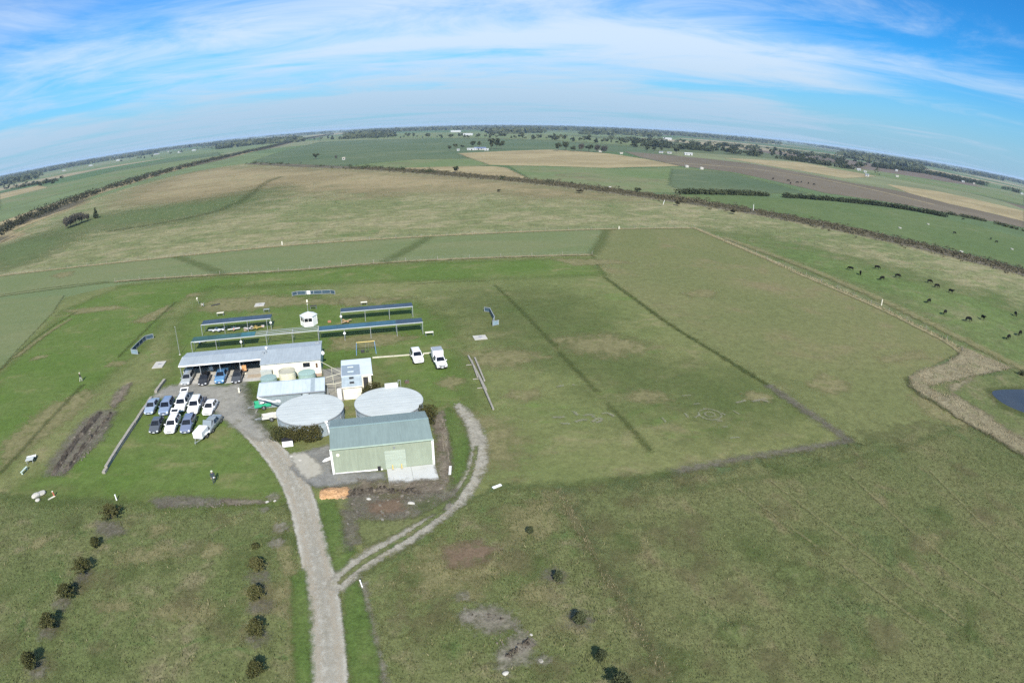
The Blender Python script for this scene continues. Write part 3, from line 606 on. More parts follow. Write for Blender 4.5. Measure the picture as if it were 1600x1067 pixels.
# reed bed and drain on the right, and the dam
REED = [(1502, 544), (1521, 551), (1549, 563), (1580, 577), (1556, 582), (1521, 591), (1479, 607), (1500, 626), (1538, 647), (1573, 675), (1660, 722), (1660, 745), (1577, 702), (1538, 678), (1500, 657), (1465, 633), (1441, 622), (1420, 605), (1420, 591), (1441, 580), (1476, 570), (1497, 556)]
patch('reed_bed', PX(REED), 'reed', 1.2, cell=0.5, grain=0.6)
patch('drain_edge', band(PX([(1415, 592), (1424, 610), (1450, 626), (1500, 655), (1545, 682), (1620, 730)]), 0.8), 'trench', 0.6, cell=0.3, grain=1.0)
patch('dam_bank', PX([(1450, 606), (1520, 590), (1640, 580), (1680, 700), (1600, 700), (1530, 655)]), 'plot', 1.2, cell=0.5, grain=0.7)
patch('reed_bed', PX(REED[5:16]), 'reed', 1.4, cell=0.5, grain=0.6)
patch('muddy_rim', PX([(1538, 612), (1560, 608), (1640, 606), (1660, 660), (1600, 655), (1560, 640)]), 'trench', 0.7, cell=0.35, grain=1.0)

# ------------------------------------------------------------------ dam water
def water_mat():
    m, t, b, out = mat_base('dam_water')
    pos = t.new('ShaderNodeNewGeometry').outputs['Position']
    n = t.noise(pos, 1.6, 3, 0.5); c = t.ramp(t.noise(pos, 0.2, 3), [(0.3, (0.036, 0.042, 0.048)), (0.7, (0.048, 0.054, 0.060))])
    t.inp(b, 'Base Color', c); t.inp(b, 'Roughness', 0.3); t.inp(b, 'IOR', 1.33); t.inp(b, 'Specular IOR Level', 0.22)
    bp = t.new('ShaderNodeBump'); t.inp(bp, 'Strength', 0.08); t.inp(bp, 'Distance', 0.05); t.inp(bp, 'Height', n); t.l.new(bp.outputs[0], b.inputs['Normal'])
    return m
_layer[0] += 0.006
mb = MB(); pl = smooth_loop(PX([(1545, 614), (1565, 611), (1600, 611), (1680, 612), (1690, 668), (1640, 660), (1590, 645), (1560, 630)]), 2)
mb.add([(x, y, _layer[0]) for x, y in pl], [tuple(range(len(pl)))[::-1]])
wt = obj('dam_water', mb, water_mat(), kind='structure')
GZ = 0.20


# ------------------------------------------------------------------ common materials for things
M_WHITE = paint('white_paint', (0.78, 0.78, 0.76), 0.45, var=0.04, dirt=(0.5, 0.48, 0.42))
M_GALV = paint('galvanised_steel', (0.42, 0.44, 0.45), 0.4, 0.5, var=0.10)
M_STEEL = paint('grey_steel', (0.30, 0.32, 0.33), 0.5, 0.3, var=0.12)
M_CONC = paint('concrete', (0.40, 0.385, 0.345), 0.9, var=0.12, scale=0.9, dirt=(0.26, 0.245, 0.20))
M_CONCW = paint('pale_concrete', (0.47, 0.475, 0.45), 0.85, var=0.06, scale=0.6, dirt=(0.36, 0.36, 0.32))
M_CREAM = paint('cream_wall', (0.70, 0.66, 0.53), 0.7, var=0.06, dirt=(0.52, 0.47, 0.36))
M_TYRE = paint('tyre_rubber', (0.02, 0.02, 0.021), 0.8, var=0.2, scale=6)
M_RIM = paint('alloy_rim', (0.35, 0.36, 0.37), 0.3, 0.7, var=0.1, scale=6)
M_GLASS = glassy('dark_glass')
M_DARK = paint('dark_interior', (0.030, 0.030, 0.032), 0.8, var=0.3)
M_BLACK = paint('black_plastic', (0.022, 0.022, 0.024), 0.5, var=0.2)
M_LAMP = paint('headlamp_lens', (0.72, 0.74, 0.76), 0.12, 0.0, var=0.05, spec=0.8)
M_RED = paint('tail_lamp_lens', (0.35, 0.02, 0.015), 0.2, var=0.1)
M_TIMBER = paint('weathered_timber', (0.27, 0.25, 0.21), 0.9, var=0.25, scale=3, dirt=(0.15, 0.14, 0.11))
M_YELLOW = paint('yellow_paint', (0.58, 0.44, 0.14), 0.6, var=0.08, dirt=(0.5, 0.38, 0.12))
M_ROOFGREY = paint('grey_blue_roof_steel', (0.305, 0.345, 0.365), 0.5, 0.05, var=0.07, scale=0.5, dirt=(0.25, 0.28, 0.30), rib=('X', 2.6))
M_ROOFPALE = paint('pale_blue_roof_steel', (0.445, 0.505, 0.525), 0.5, 0.05, var=0.06, scale=0.5, dirt=(0.36, 0.41, 0.45), rib=('X', 2.6))
M_ROOFLILAC = paint('bright_roof_steel', (0.52, 0.57, 0.63), 0.45, 0.05, var=0.05, scale=0.5, rib=('Y', 2.6))
M_TANKROOF = paint('tank_roof_steel', (0.42, 0.450, 0.435), 0.6, 0.0, var=0.06, scale=0.4, dirt=(0.34, 0.36, 0.32), rib=('Y', 1.3, .08))
M_TANKWALL = paint('tank_wall_steel', (0.33, 0.39, 0.43), 0.45, 0.25, var=0.10, scale=0.8, rib=('Z', 6))
M_SHEDROOF = paint('blue_green_roof_steel', (0.175, 0.228, 0.212), 0.5, 0.05, var=0.05, scale=0.5, rib=('X', 3, .3))
M_SHEDROOF2 = paint('blue_green_back_roof_steel', (0.175, 0.228, 0.212), 0.5, 0.05, var=0.05, scale=0.5, rib=('X', 3))
M_SHEDWALL = paint('pale_green_wall_steel', (0.245, 0.280, 0.208), 0.6, 0.0, var=0.05, scale=0.6, dirt=(0.215, 0.25, 0.185), rib=('X', 5))
M_DOOR = paint('grey_green_roller_door', (0.32, 0.365, 0.295), 0.5, 0.0, var=0.04, rib=('Z', 8))
Z0 = GZ

# ------------------------------------------------------------------ green shed
SX0, SX1, SY0, SY1, SE, SR = -5.1, 7.15, 63.65, 70.8, 3.70, 4.52
SYR = (SY0 + SY1) / 2
t = thing('farm_shed', 'large green metal shed with roller door and white corner trim beside the gravel road', 'shed', (SX0, SY0, Z0))
W_, D_ = SX1 - SX0, SY1 - SY0
def rx(px, py): q = at(px, py); return q[0] - SX0, q[1] - SY0
mb = MB(); dx0, dx1, dh = 6.35, 8.95, 2.6                           # walls with the door opening cut in the front
mb.b2(0, dx0, 0, 0.08, 0, SE); mb.b2(dx1, W_, 0, 0.08, 0, SE); mb.b2(dx0, dx1, 0, 0.08, dh, SE)
mb.b2(0, 0.08, 0.08, D_ - 0.08, 0, SE); mb.b2(W_ - 0.08, W_, 0.08, D_ - 0.08, 0, SE); mb.b2(0, W_, D_ - 0.08, D_, 0, SE)
for x in (0, W_ - 0.08):
    mb.add([(x, 0, SE), (x, D_, SE), (x, D_ / 2, SR - 0.04), (x + .08, 0, SE), (x + .08, D_, SE), (x + .08, D_ / 2, SR - 0.04)], [(0, 1, 2), (3, 5, 4), (0, 2, 5, 3), (1, 4, 5, 2)])
obj('wall', mb, M_SHEDWALL, t)
def slope(x0, x1, ya, za, yb, zb, th=0.06):
    return MB().add([(x0, ya, za), (x1, ya, za), (x1, yb, zb), (x0, yb, zb), (x0, ya, za + th), (x1, ya, za + th), (x1, yb, zb + th), (x0, yb, zb + th)],
                    [(3, 2, 1, 0), (4, 5, 6, 7), (0, 1, 5, 4), (1, 2, 6, 5), (2, 3, 7, 6), (3, 0, 4, 7)])
r_ = obj('roof', slope(-.08, W_ + .08, -.18, SE - .02, D_ / 2, SR), M_SHEDROOF, t)
obj('roof', slope(-.08, W_ + .08, D_ / 2, SR, D_ + .18, SE - .02), M_SHEDROOF2, t)
obj('ridge_cap', MB().b2(-.1, W_ + .1, D_ / 2 - .16, D_ / 2 + .16, SR + .055, SR + .085), paint('ridge_cap_steel', (0.24, 0.33, 0.31), 0.4, 0.1), r_)
obj('gutter', MB().b2(-.1, W_ + .1, -.32, -.19, SE - .10, SE + .03), paint('gutter_green', (0.34, 0.42, 0.34), 0.4), r_)
d = obj('roller_door', MB().b2(dx0 + .01, dx1 - .01, 0.03, 0.07, 0.0, dh - .01), M_DOOR, t)
for z in np.linspace(.32, 2.3, 7): obj('door_slat', MB().b2(dx0 + .03, dx1 - .03, 0.012, 0.029, z - .13, z + .13), M_DOOR, d)
for x in (-.03, W_ + .03): obj('corner_trim', MB().b2(x - .11, x + .11, -.05, -.003, .02, SE - .12), M_WHITE, t)
for x in (-.12, W_ + .12): obj('downpipe', MB().tube([(x, -.25, SE - .1), (x, -.14, SE - .35), (x, -.14, .05)], 0.06, 8), M_WHITE, t)
obj('base_flashing', MB().b2(.15, dx0 - .4, -.05, -.003, 0.02, .22), M_WHITE, t)
obj('wall_light', MB().box((7.6, -.12, 3.05), (.28, .22, .14)), M_STEEL, t)
obj('meter_box', MB().b2(5.35, 5.75, -.22, -.051, .1, .62), M_BLACK, t)
obj('pale_wall_disc', MB().lathe([(.22, 0), (.2, .04), (0, .05)], 12).box((0, 0, .03), (.4, .05, .08)), M_CREAM, t, (.75, -.004, 2.7)).rotation_euler = (R(90), 0, 0)  # pale disc with a crossbar, placed for a whitish blotch on the wall
cs = thing('concrete_apron', 'pale concrete slab laid in front of the green shed roller door', 'concrete slab', (1.35, 60.05, Z0 - .1))
for k in range(2): obj('slab', MB().b2(k * 2.98, k * 2.98 + 2.95, 0, 3.5, 0, .2), M_CONCW, cs)
for k, x in enumerate((2.1, 3.2)):
    b_ = thing('bollard', ('left' if k == 0 else 'right') + ' yellow bollard standing on the slab before the roller door', 'bollard', (x, 63.3, Z0 + .1), group='bollards at the shed door')
    obj('post', MB().lathe([(.07, 0), (.07, .62), (.04, .68), (0, .69)], 12), M_YELLOW, b_); obj('base_plate', MB().box((0, 0, .012), (.26, .26, .02)), M_STEEL, b_)

# ------------------------------------------------------------------ big water tanks
def big_tank(x, y, r, h, lab, lad):
    t = thing('water_tank', lab, 'water tank', (x, y, Z0))
    mb = MB(); mb.lathe([(r - .06, 0.0), (r - .06, h * .33), (r - .03, h * .34), (r - .06, h * .35), (r - .06, h * .66), (r - .03, h * .67), (r - .06, h * .68), (r - .06, h)], 64)
    obj('tank_wall', mb, M_TANKWALL, t, smooth=False)
    rf = obj('tank_roof', MB().lathe([(r + .02, h), (r + .02, h + .06), (r * .5, h + .15), (0, h + .22)], 64), M_TANKROOF, t)
    for k in range(-5, 6):                                          # sheet laps across the roof
        yy = k * r / 6; xl = math.sqrt(r * r - yy * yy) - .1
        zf = lambda xx: h + .06 + .16 * (1 - math.hypot(xx, yy) / r) + .012
        mb = MB(); mb.tube([(xx, yy, zf(xx)) for xx in np.linspace(-xl, xl, 9)], .010, 5)
        obj('roof_lap', mb, paint('roof_lap_steel', (0.43, 0.46, 0.445), 0.5, 0.05), rf)
    obj('rim_angle', MB().lathe([(r + .025, h - .09), (r + .05, h - .09), (r + .05, h + .07), (r + .02, h + .075)], 64), M_GALV, rf)
    for k in range(10):
        a = 2 * math.pi * k / 10 + .2
        obj('wall_stay', MB().box((math.cos(a) * (r - .02), math.sin(a) * (r - .02), h / 2), (.07, .07, h - .1), a), M_GALV, t)
    if lad == 'pipe':
        obj('downpipe', MB().tube([(2.35, -r * .86 - .05, h - .1), (2.5, -r * .86 - .3, h - .35), (2.75, -r * .9 - .45, .45), (2.95, -r * .9 - .75, .2)], .10, 8), M_WHITE, t)
        obj('outlet_pipe', MB().tube([(2.35, -r * .86 + .1, h - .05), (2.2, -r * .86 - .1, h - .05), (2.65, -r * .86 - .1, h - .05)], .12, 8), M_WHITE, t)
    else:
        hb = obj('access_hatch', MB().b2(-.2, 1.7, r - .32, r + .28, h + .08, h + .55), M_WHITE, t)
        obj('ladder', MB().bar((1.85, r + .3, .05), (1.85, r + .3, h + .9), .05).bar((2.2, r + .3, .05), (2.2, r + .3, h + .9), .05).bar((1.85, r + .3, h + .85), (2.2, r + .3, h + .85), .05), M_GALV, hb)
    return t
TH = 2.2
big_tank(-8.4, 78.0, 4.85, TH, 'round water tank with pale steel roof and white downpipe, left of the pair', 'pipe')
big_tank(2.9, 78.0, 4.88, TH, 'round water tank with pale roof and white hatch box, right of the pair', 'hatch')

# ------------------------------------------------------------------ clubhouse with carport
CX0, CXM, CX1, CYF, CYM, CYR, CYB = -32.85, -17.8, -7.3, 97.6, 95.6, 100.9, 104.0
sl = 0.11; ZR = 3.25; zc = ZR - sl * (CYR - CYF); zm = ZR - sl * (CYR - CYM)
t = thing('clubhouse', 'long clubhouse with grey roof, cream walls and an open carport at its left end', 'building', (CXM, CYF, Z0))
lx = lambda x: x - CXM
ly = lambda y: y - CYF
rf = obj('roof', slope(lx(CX0), lx(CXM), 0, zc, ly(CYR), ZR, .07), M_ROOFGREY, t)
obj('roof', slope(lx(CXM) + .01, lx(CX1), ly(CYM), zm, ly(CYR), ZR, .072), M_ROOFGREY, t)
obj('roof', slope(lx(CX0), lx(CX1), ly(CYR), ZR, ly(CYB), ZR - .36, .07), M_ROOFGREY, t)
obj('ridge_cap', MB().b2(lx(CX0), lx(CX1), ly(CYR) - .15, ly(CYR) + .15, ZR + .066, ZR + .095), paint('ridge_steel', (0.27, 0.31, 0.345), 0.4, 0.15), rf)
obj('gutter', MB().b2(lx(CX0) - .05, -.05, -.16, -.01, zc - .10, zc + .10), M_WHITE, rf)
obj('fascia', MB().b2(0.02, lx(CX1), ly(CYM) - .1, ly(CYM) - .01, zm - .08, zm + .09), paint('fascia_grey', (0.30, 0.33, 0.35), .5), rf)
obj('barge_board', MB().add([(lx(CX0) - .06, -.01, zc - .1), (lx(CX0) - .06, -.01, zc + .1), (lx(CX0) - .06, ly(CYR), ZR + .1), (lx(CX0) - .06, ly(CYR), ZR - .1),
                             (lx(CX0) - .005, -.01, zc - .1), (lx(CX0) - .005, -.01, zc + .1), (lx(CX0) - .005, ly(CYR), ZR + .1), (lx(CX0) - .005, ly(CYR), ZR - .1)],
                            [(0, 1, 2, 3), (7, 6, 5, 4), (0, 4, 5, 1), (1, 5, 6, 2), (2, 6, 7, 3), (3, 7, 4, 0)]), M_WHITE, rf)
hb = obj('roof_hatch', MB().b2(9.3, 10.0, 4.6, 5.2, ZR - .06, ZR + .12), M_STEEL, rf)
for x, y in ((.35, 1.6), (.75, 2.0)): obj('roof_vent', MB().lathe([(.09, 0), (.09, .35), (.16, .36), (.16, .45), (0, .5)], 10), M_STEEL, rf, (x, y, ZR - sl * (ly(CYR) - y) + .05))
obj('whirly_vent', MB().lathe([(.14, 0), (.14, .16), (.24, .22), (.26, .34), (.18, .46), (0, .5)], 14), M_WHITE, rf, (.6, ly(CYR) + .2, ZR + .05))
wy0 = ly(CYM) + .12; wy1 = ly(CYB) - .2; wz = zm - .06
mb = MB(); ox0, ox1, oz0, oz1 = 7.35, 8.55, 1.45, 2.25; qx0, qx1 = 9.35, 10.0      # front wall of the right half with window and door openings
mb.b2(.06, ox0, wy0, wy0 + .12, 0, wz); mb.b2(ox0, ox1, wy0, wy0 + .12, 0, oz0); mb.b2(ox0, ox1, wy0, wy0 + .12, oz1, wz)
mb.b2(ox1, qx0, wy0, wy0 + .12, 0, wz); mb.b2(qx0, qx1, wy0, wy0 + .12, 2.15, wz); mb.b2(qx1, lx(CX1) - .12, wy0, wy0 + .12, 0, wz)
obj('wall', mb, M_CREAM, t)
obj('wall', MB().b2(.06, .18, wy0 + .121, wy1, 0, wz), M_CREAM, t)
obj('wall', MB().b2(lx(CX1) - .24, lx(CX1) - .12, wy0 + .121, wy1, 0, wz), M_CREAM, t)
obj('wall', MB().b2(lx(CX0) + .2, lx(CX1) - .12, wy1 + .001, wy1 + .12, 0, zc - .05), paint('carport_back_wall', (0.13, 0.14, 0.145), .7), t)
wd = obj('window', MB().b2(ox0, ox1, wy0 + .05, wy0 + .08, oz0, oz1), M_GLASS, t)
for xx in (ox0 + .025, (ox0 + ox1) / 2, ox1 - .025): obj('window_frame', MB().b2(xx - .025, xx + .025, wy0 + .02, wy0 + .045, oz0, oz1), M_BLACK, wd)
obj('window_sill', MB().b2(ox0 - .05, ox1 + .05, wy0 - .06, wy0 - .003, oz0 - .08, oz0), M_WHITE, wd)
dr = obj('door', MB().b2(qx0, qx1, wy0 + .05, wy0 + .09, 0.02, 2.15), paint('white_door', (.68, .67, .62), .5), t)
obj('door_pane', MB().b2(qx0 + .15, qx1 - .15, wy0 + .03, wy0 + .049, 1.2, 2.0), paint('amber_pane', (.12, .07, .04), .2), dr)
obj('handle', MB().box((qx1 - .1, wy0 + .03, 1.0), (.12, .04, .03)), M_STEEL, dr)
obj('door_step', MB().b2(qx0 - .4, qx1 + .4, wy0 - .9, wy0 - .004, 0, .18), paint('brick_step', (.34, .25, .18), .9), t)
for x in (3.1, 6.9): obj('downpipe', MB().tube([(x, wy0 - .05, wz), (x, wy0 - .05, .1)], .04, 6), M_CREAM, t)
for k in range(5): obj('carport_post', MB().b2(lx(CX0) + .15 + k * 3.66, lx(CX0) + .25 + k * 3.66, .05, .15, .0, zc - .02), M_GALV, t)
obj('carport_beam', MB().b2(lx(CX0) + .05, -.02, .04, .16, zc - .2, zc - .03), M_GALV, t)
obj('side_wall', MB().b2(lx(CX0) + .08, lx(CX0) + .2, 1.8, wy1, 0, 1.3), M_CREAM, t)
obj('back_shelving', MB().b2(lx(CX0) + .8, -1.2, wy1 - .5, wy1 - .05, .05, 1.5), M_DARK, t)
obj('satellite_dish', MB().lathe([(0, 0), (.18, .02), (.33, .1), (.34, .11), (.17, .04), (0, .03)], 16).tube([(0, 0, -.4), (0, 0, 0)], .03, 6), M_WHITE, t, (lx(CX1) + .15, ly(CYM) + 3.2, 2.55)).rotation_euler = (R(65), 0, R(40))
obj('floor_slab', MB().b2(lx(CX0) - .3, -.1, ly(95.3), wy1, -.12, .03), M_CONC, t)
for x in (lx(CX0) + 3.5, lx(CX0) + 7.2, lx(CX0) + 10.9): obj('slab_joint', MB().b2(x, x + .05, ly(95.3) + .02, wy1 - .6, .031, .036), paint('joint_tar', (.13, .125, .11), .9), t)
# paving beside the carport
pv = thing('paved_path', 'tan paved strip beside the dark grey parked car under the carport', 'paving', (-20.6, 96.6, Z0 - .02))
for i in range(5):
    for j in range(3): obj('paver', MB().box((i * .52 + .25, j * .52 + .25, .03), (.5, .5, .08)), paint('tan_paver', (.36, .30, .22), .9, var=.15), pv)
# ------------------------------------------------------------------ low shed in front of the clubhouse, with the rain pipe
t = thing('workshop', 'low grey blue workshop with skillion roof between clubhouse and left water tank', 'shed', (-16.9, 84.2, Z0))
LW, LD = 10.5, 4.0
obj('wall', MB().b2(.1, LW - .1, .1, .2, 0, 2.0).b2(.1, .2, .2, LD - .2, 0, 2.1).b2(LW - .2, LW - .1, .2, LD - .2, 0, 2.1).b2(.1, LW - .1, LD - .2, LD - .1, 0, 2.45), paint('blue_grey_cladding', (.235, .285, .305), .5, .1, var=.06, rib=('X', 5)), t)
rf = obj('roof', slope(0, LW, 0, 2.02, LD - .55, 2.62, .06), M_ROOFPALE, t)
obj('roof', slope(0, LW, LD - .55, 2.62, LD + .05, 2.5, .06), M_ROOFPALE, t)
obj('skylight_sheet', slope(LW - 2.2, LW - 1.55, .02, 2.086, LD - .56, 2.684, .012), paint('fibreglass_sheet', (.26, .31, .33), .3, var=.1), rf)
obj('gutter', MB().b2(-.05, LW + .05, -.12, -.005, 1.93, 2.09), M_GALV, rf)
obj('wall_pipe', MB().tube([(6.9, .02, 1.95), (6.9, .02, .1)], .05, 6), M_BLACK, t)
obj('door', MB().b2(7.1, 7.9, .06, .098, .02, 1.9), paint('pale_steel_door', (.45, .52, .54), .5), t)
obj('wall_pipe', MB().tube([(8.1, .02, 1.95), (8.1, .02, .1)], .05, 6), M_BLACK, t)
obj('corner_post', MB().b2(LW + .35, LW + .47, .4, .52, 0, 2.2), M_GALV, t)
obj('rain_pipe', MB().tube([(.1, -.15, 1.95), (.35, -.35, 1.85), (2.9, -2.15, 1.95), (3.45, -2.6, 2.15)], .12, 8), M_WHITE, t)
obj('pipe_elbow', MB().tube([(3.3, -2.45, 2.15), (3.65, -2.75, 2.3), (3.9, -2.95, 2.3)], .2, 8), M_WHITE, t)
obj('float_lid', MB().lathe([(.3, 0), (.32, .05), (.25, .12), (0, .15)], 14), M_WHITE, t, (.75, -.55, 1.2))
# ------------------------------------------------------------------ small tanks behind the workshop
def small_tank(p, z, r, h, col, lab, dome=.12, hole=False):
    x, y = at(p[0], p[1], h + Z0)
    t = thing('rainwater_tank', lab, 'rainwater tank', (x, y, Z0))
    m = paint('tank_' + lab.split()[1], col, .6, var=.10, dirt=tuple(c * .7 for c in col))
    prof = [(r, 0)]
    for k in range(1, 6): prof += [(r, h * k / 6 - .03), (r + .025, h * k / 6), (r, h * k / 6 + .03)]
    obj('tank_wall', MB().lathe(prof + [(r, h)], 28), m, t)
    if hole:
        obj('tank_lid', MB().lathe([(r + .04, h - .02), (r + .04, h + .06), (r * .96, h + .06), (r * .96, h - .18), (0, h - .22)], 28), paint('old_lid', (.38, .37, .29), .8, dirt=(.25, .24, .18)), t)
    else:
        ld = obj('tank_lid', MB().lathe([(r + .04, h - .02), (r + .04, h + .04), (r * .55, h + dome * .8), (0, h + dome)], 28), m, t)
        obj('inspection_cap', MB().lathe([(.22, 0), (.22, .08), (0, .1)], 14), m, ld, (0, -r * .45, h + dome * .55))
    return t
small_tank((419.5, 590), 0, 1.35, 1.9, (.235, .33, .305), 'round sage rainwater tank at the left, behind the workshop roof')
small_tank((448, 579), 0, 1.38, 2.25, (.60, .58, .43), 'round cream rainwater tank in the middle, against the clubhouse wall', hole=True)
small_tank((479, 582), 0, 1.42, 1.6, (.27, .385, .345), 'round mint rainwater tank at the right, in front of the clubhouse window')
x, y = at(416.5, 580, 1.9); cab = thing('pump_cabinet', 'grey pump cabinet behind the sage rainwater tank', 'cabinet', (x, y, Z0))
obj('body', MB().b2(-1.0, .9, -.3, .3, 0, 1.85), paint('cabinet_grey', (.36, .38, .35), .6), cab); obj('lid', MB().b2(-1.05, .95, -.35, .35, 1.851, 1.92), paint('cabinet_lid', (.42, .44, .41), .6), cab)

# ------------------------------------------------------------------ amenities block
t = thing('amenities_block', 'small cream block with bright steel roof and solar panel beside the round bush', 'building', (-3.75, 84.5, Z0))
BW = 3.05
obj('wall', MB().b2(.1, BW - .1, .1, .22, 0, 2.15).b2(.1, .22, .22, 3.5, 0, 2.2).b2(BW - .22, BW - .1, .22, 3.5, 0, 2.2), M_CREAM, t)
rf = obj('front_roof', slope(-.05, BW + .05, -.1, 2.14, 3.5, 2.32, .06), paint('front_roof_steel', (.40, .46, .465), .45, .1, rib=('X', 2.6)), t)
for x, y in ((1.55, 1.0), (1.5, 2.6)): obj('roof_vent', MB().b2(x - .35, x + .35, y - .14, y + .14, 2.26 + .05 * y, 2.44 + .05 * y), M_BLACK, rf)
obj('gutter', MB().b2(-.08, BW + .08, -.2, -.105, 2.06, 2.2), M_CREAM, rf)
obj('wall', MB().b2(.05, 4.6, 3.55, 3.67, 0, 2.3).b2(.05, .17, 3.671, 9.4, 0, 2.3).b2(4.48, 4.6, 3.671, 9.4, 0, 2.3).b2(.05, 4.6, 9.4, 9.52, 0, 2.35), M_CREAM, t)
br = obj('back_roof', slope(-.12, 4.85, 3.51, 2.36, 9.7, 2.62, .07), M_ROOFLILAC, t)
obj('fascia', MB().b2(BW + .12, 4.88, 3.38, 3.505, 2.24, 2.44), M_WHITE, br)
pn = obj('solar_collector', slope(-.02, 2.9, 3.75, 2.50, 6.9, 2.85, .05), paint('collector_glass', (.22, .27, .31), .25, .1, var=.08), br)
for k in range(2): obj('collector_tube', MB().tube([(.95, 4.5 + k * 1.5, 2.72 + k * .16), (1.9, 4.5 + k * 1.5, 2.72 + k * .16)], .10, 8), M_ROOFPALE, pn)
obj('door', MB().b2(3.3, 4.1, 3.50, 3.545, .02, 2.0), M_DARK, t)
hw = thing('hot_water_unit', 'white hot water cylinder standing at the left wall of the amenities block', 'water heater', (-4.25, 84.9, Z0))
obj('cylinder', MB().lathe([(.36, 0), (.38, .05), (.38, 1.65), (.33, 1.75), (0, 1.8)], 20), M_WHITE, hw); obj('pipe', MB().tube([(.2, .2, 1.7), (.2, .35, 1.95), (.35, .5, 2.0)], .035, 6), M_STEEL, hw)
obj('plinth', MB().b2(-.5, .5, -.5, .5, -.02, .08), M_CONC, hw)
# pipes between clubhouse and block
def rail(name, lab, cat, pts, r, m, posts=()):
    t = thing(name, lab, cat, (pts[0][0], pts[0][1], Z0)); o = Vector((pts[0][0], pts[0][1], 0))
    obj('pipe', MB().tube([Vector(p) - o for p in pts], r, 8), m, t)
    for p in posts: obj('support', MB().tube([(p[0] - o.x, p[1] - o.y, 0), (p[0] - o.x, p[1] - o.y, p[2])], r * .7, 6), m, t)
M_PIPE = paint('cream_pipe', (.50, .48, .36), .6)
a = (-7.3, 95.2); b = (-3.7, 90.0)
rail('overhead_pipe', 'thin cream pipe running from the clubhouse corner to the amenities block', 'pipe', [(*a, 2.4), (-5.5, 92.6, 2.3), (*b, 2.3)], .05, M_PIPE, [(-5.5, 92.6, 2.3)])
rail('overhead_pipe', 'upper cream pipe between workshop roof corner and amenities block', 'pipe', [(-7.0, 88.4, 2.2), (-5.2, 89.2, 2.25), (*b, 2.2)], .05, M_PIPE, [(-5.2, 89.2, 2.2)])
rail('overhead_pipe', 'lower cream pipe between workshop wall and amenities block', 'pipe', [(-6.5, 87.3, 1.7), (-4.9, 87.2, 1.7), (-3.7, 87.4, 1.8)], .05, M_PIPE, [(-4.9, 87.2, 1.7)])

# ------------------------------------------------------------------ flight-line shelters
def shade_mat(name, col): return paint(name, col, 0.7, var=0.14, scale=0.6, dirt=tuple(c * 1.35 + .01 for c in col), rib=('X', 8))
NAVY = shade_mat('navy_shade_cloth', (.028, .054, .086)); BLUE = shade_mat('blue_shade_cloth', (.028, .088, .130))
GREEN = shade_mat('bottle_green_shade_cloth', (.024, .076, .068)); TEAL = shade_mat('teal_shade_cloth', (.028, .115, .135))
def shelter(lab, x0, x1, y0, y1, zf, zb, posts, cloths, signs=(), rails=False):
    t = thing('sun_shelter', lab, 'shelter', (x0, y0, Z0)); L = x1 - x0; D = y1 - y0
    for xp in posts:
        obj('post', MB().b2(xp - x0 - .05, xp - x0 + .05, -.05, .05, 0, zf), M_GALV, t)
        obj('post', MB().b2(xp - x0 - .05, xp - x0 + .05, D - .05, D + .05, 0, zb), M_GALV, t)
        obj('rafter', MB().bar((xp - x0, .05, zf - .06), (xp - x0, D - .05, zb - .06), .06, .08), M_GALV, t)
        obj('brace', MB().bar((xp - x0, .05, zf - .75), (xp - x0, .7, zf - .1), .04), M_GALV, t)
    for k in range(8):
        f = k / 7
        if 0 < k < 7 and not rails: continue
    fb = obj('front_beam', MB().b2(0, L, -.09, .09, zf - .02, zf + .10), paint('pale_beam', (.40, .42, .41), .5), t)
    obj('back_beam', MB().b2(0, L, D - .05, D + .05, zb - .02, zb + .06), M_GALV, t)
    if rails:
        for k in (1, 2): obj('purlin', MB().b2(rails - x0, L, D * k / 3 - .05, D * k / 3 + .05, zf + (zb - zf) * k / 3 - .02, zf + (zb - zf) * k / 3 + .07), M_GALV, t)
    for (a, b, m) in cloths:
        n = max(2, int((b - a) / 1.0)); mb = MB(); vs = []; fs = []
        for i in range(n + 1):
            for j in range(5):
                u = i / n; v = j / 4; sag = .05 * math.sin(math.pi * v) * (1 if (i % 5) else .4)
                vs.append((a - x0 + (b - a) * u, .1 + (D - .1) * v, zf + .105 + (zb - zf - .02) * v - sag))
        for i in range(n):
            for j in range(4): k = i * 5 + j; fs += [(k, k + 5, k + 6, k + 1)]
        N = len(vs); vs2 = vs + [(x, y, z - .02) for x, y, z in vs]; fs2 = fs + [tuple(N + i for i in reversed(f)) for f in fs]
        for i in range(n): 
            k = i * 5; fs2 += [(k, N + k, N + k + 5, k + 5), (k + 4, k + 9, N + k + 9, N + k + 4)]
        for k in range(4): fs2 += [(k, k + 1, N + k + 1, N + k)]; q = n * 5 + k; fs2 += [(q, N + q, N + q + 1, q + 1)]
        mb.add(vs2, fs2); obj('shade_cloth', mb, m, t)
    for xs in signs:
        sg = obj('sign_disc', MB().lathe([(0, 0), (.24, .0), (.24, .03), (0, .035)], 18), M_WHITE, t, (xs - x0, -.06, 1.55)); sg.rotation_euler = (R(90), 0, 0)
    return t
pA = [-34.3, -29.2, -24.1, -19.9, -19.05]; pB = [-34.0, -28.9, -23.8, -18.7, -13.55, -8.45]; pC = [-4.1, 1.0, 6.1, 11.05]; pD = [-8.4, -3.35, 1.72, 6.8, 11.85]
shelter('navy roofed shelter over colourful model planes, behind the green one on the left', -34.3, -19.0, 122.0, 124.7, 2.35, 2.45, pA, [(-34.3, -19.0, NAVY)], [-19.05])
shelter('half covered bottle green shelter with bare frame stretching right, left front', -34.0, -8.3, 111.5, 114.0, 2.35, 2.45, pB, [(-34.0, -23.9, GREEN), (-23.88, -21.0, TEAL)], [-23.8], rails=-20.9)
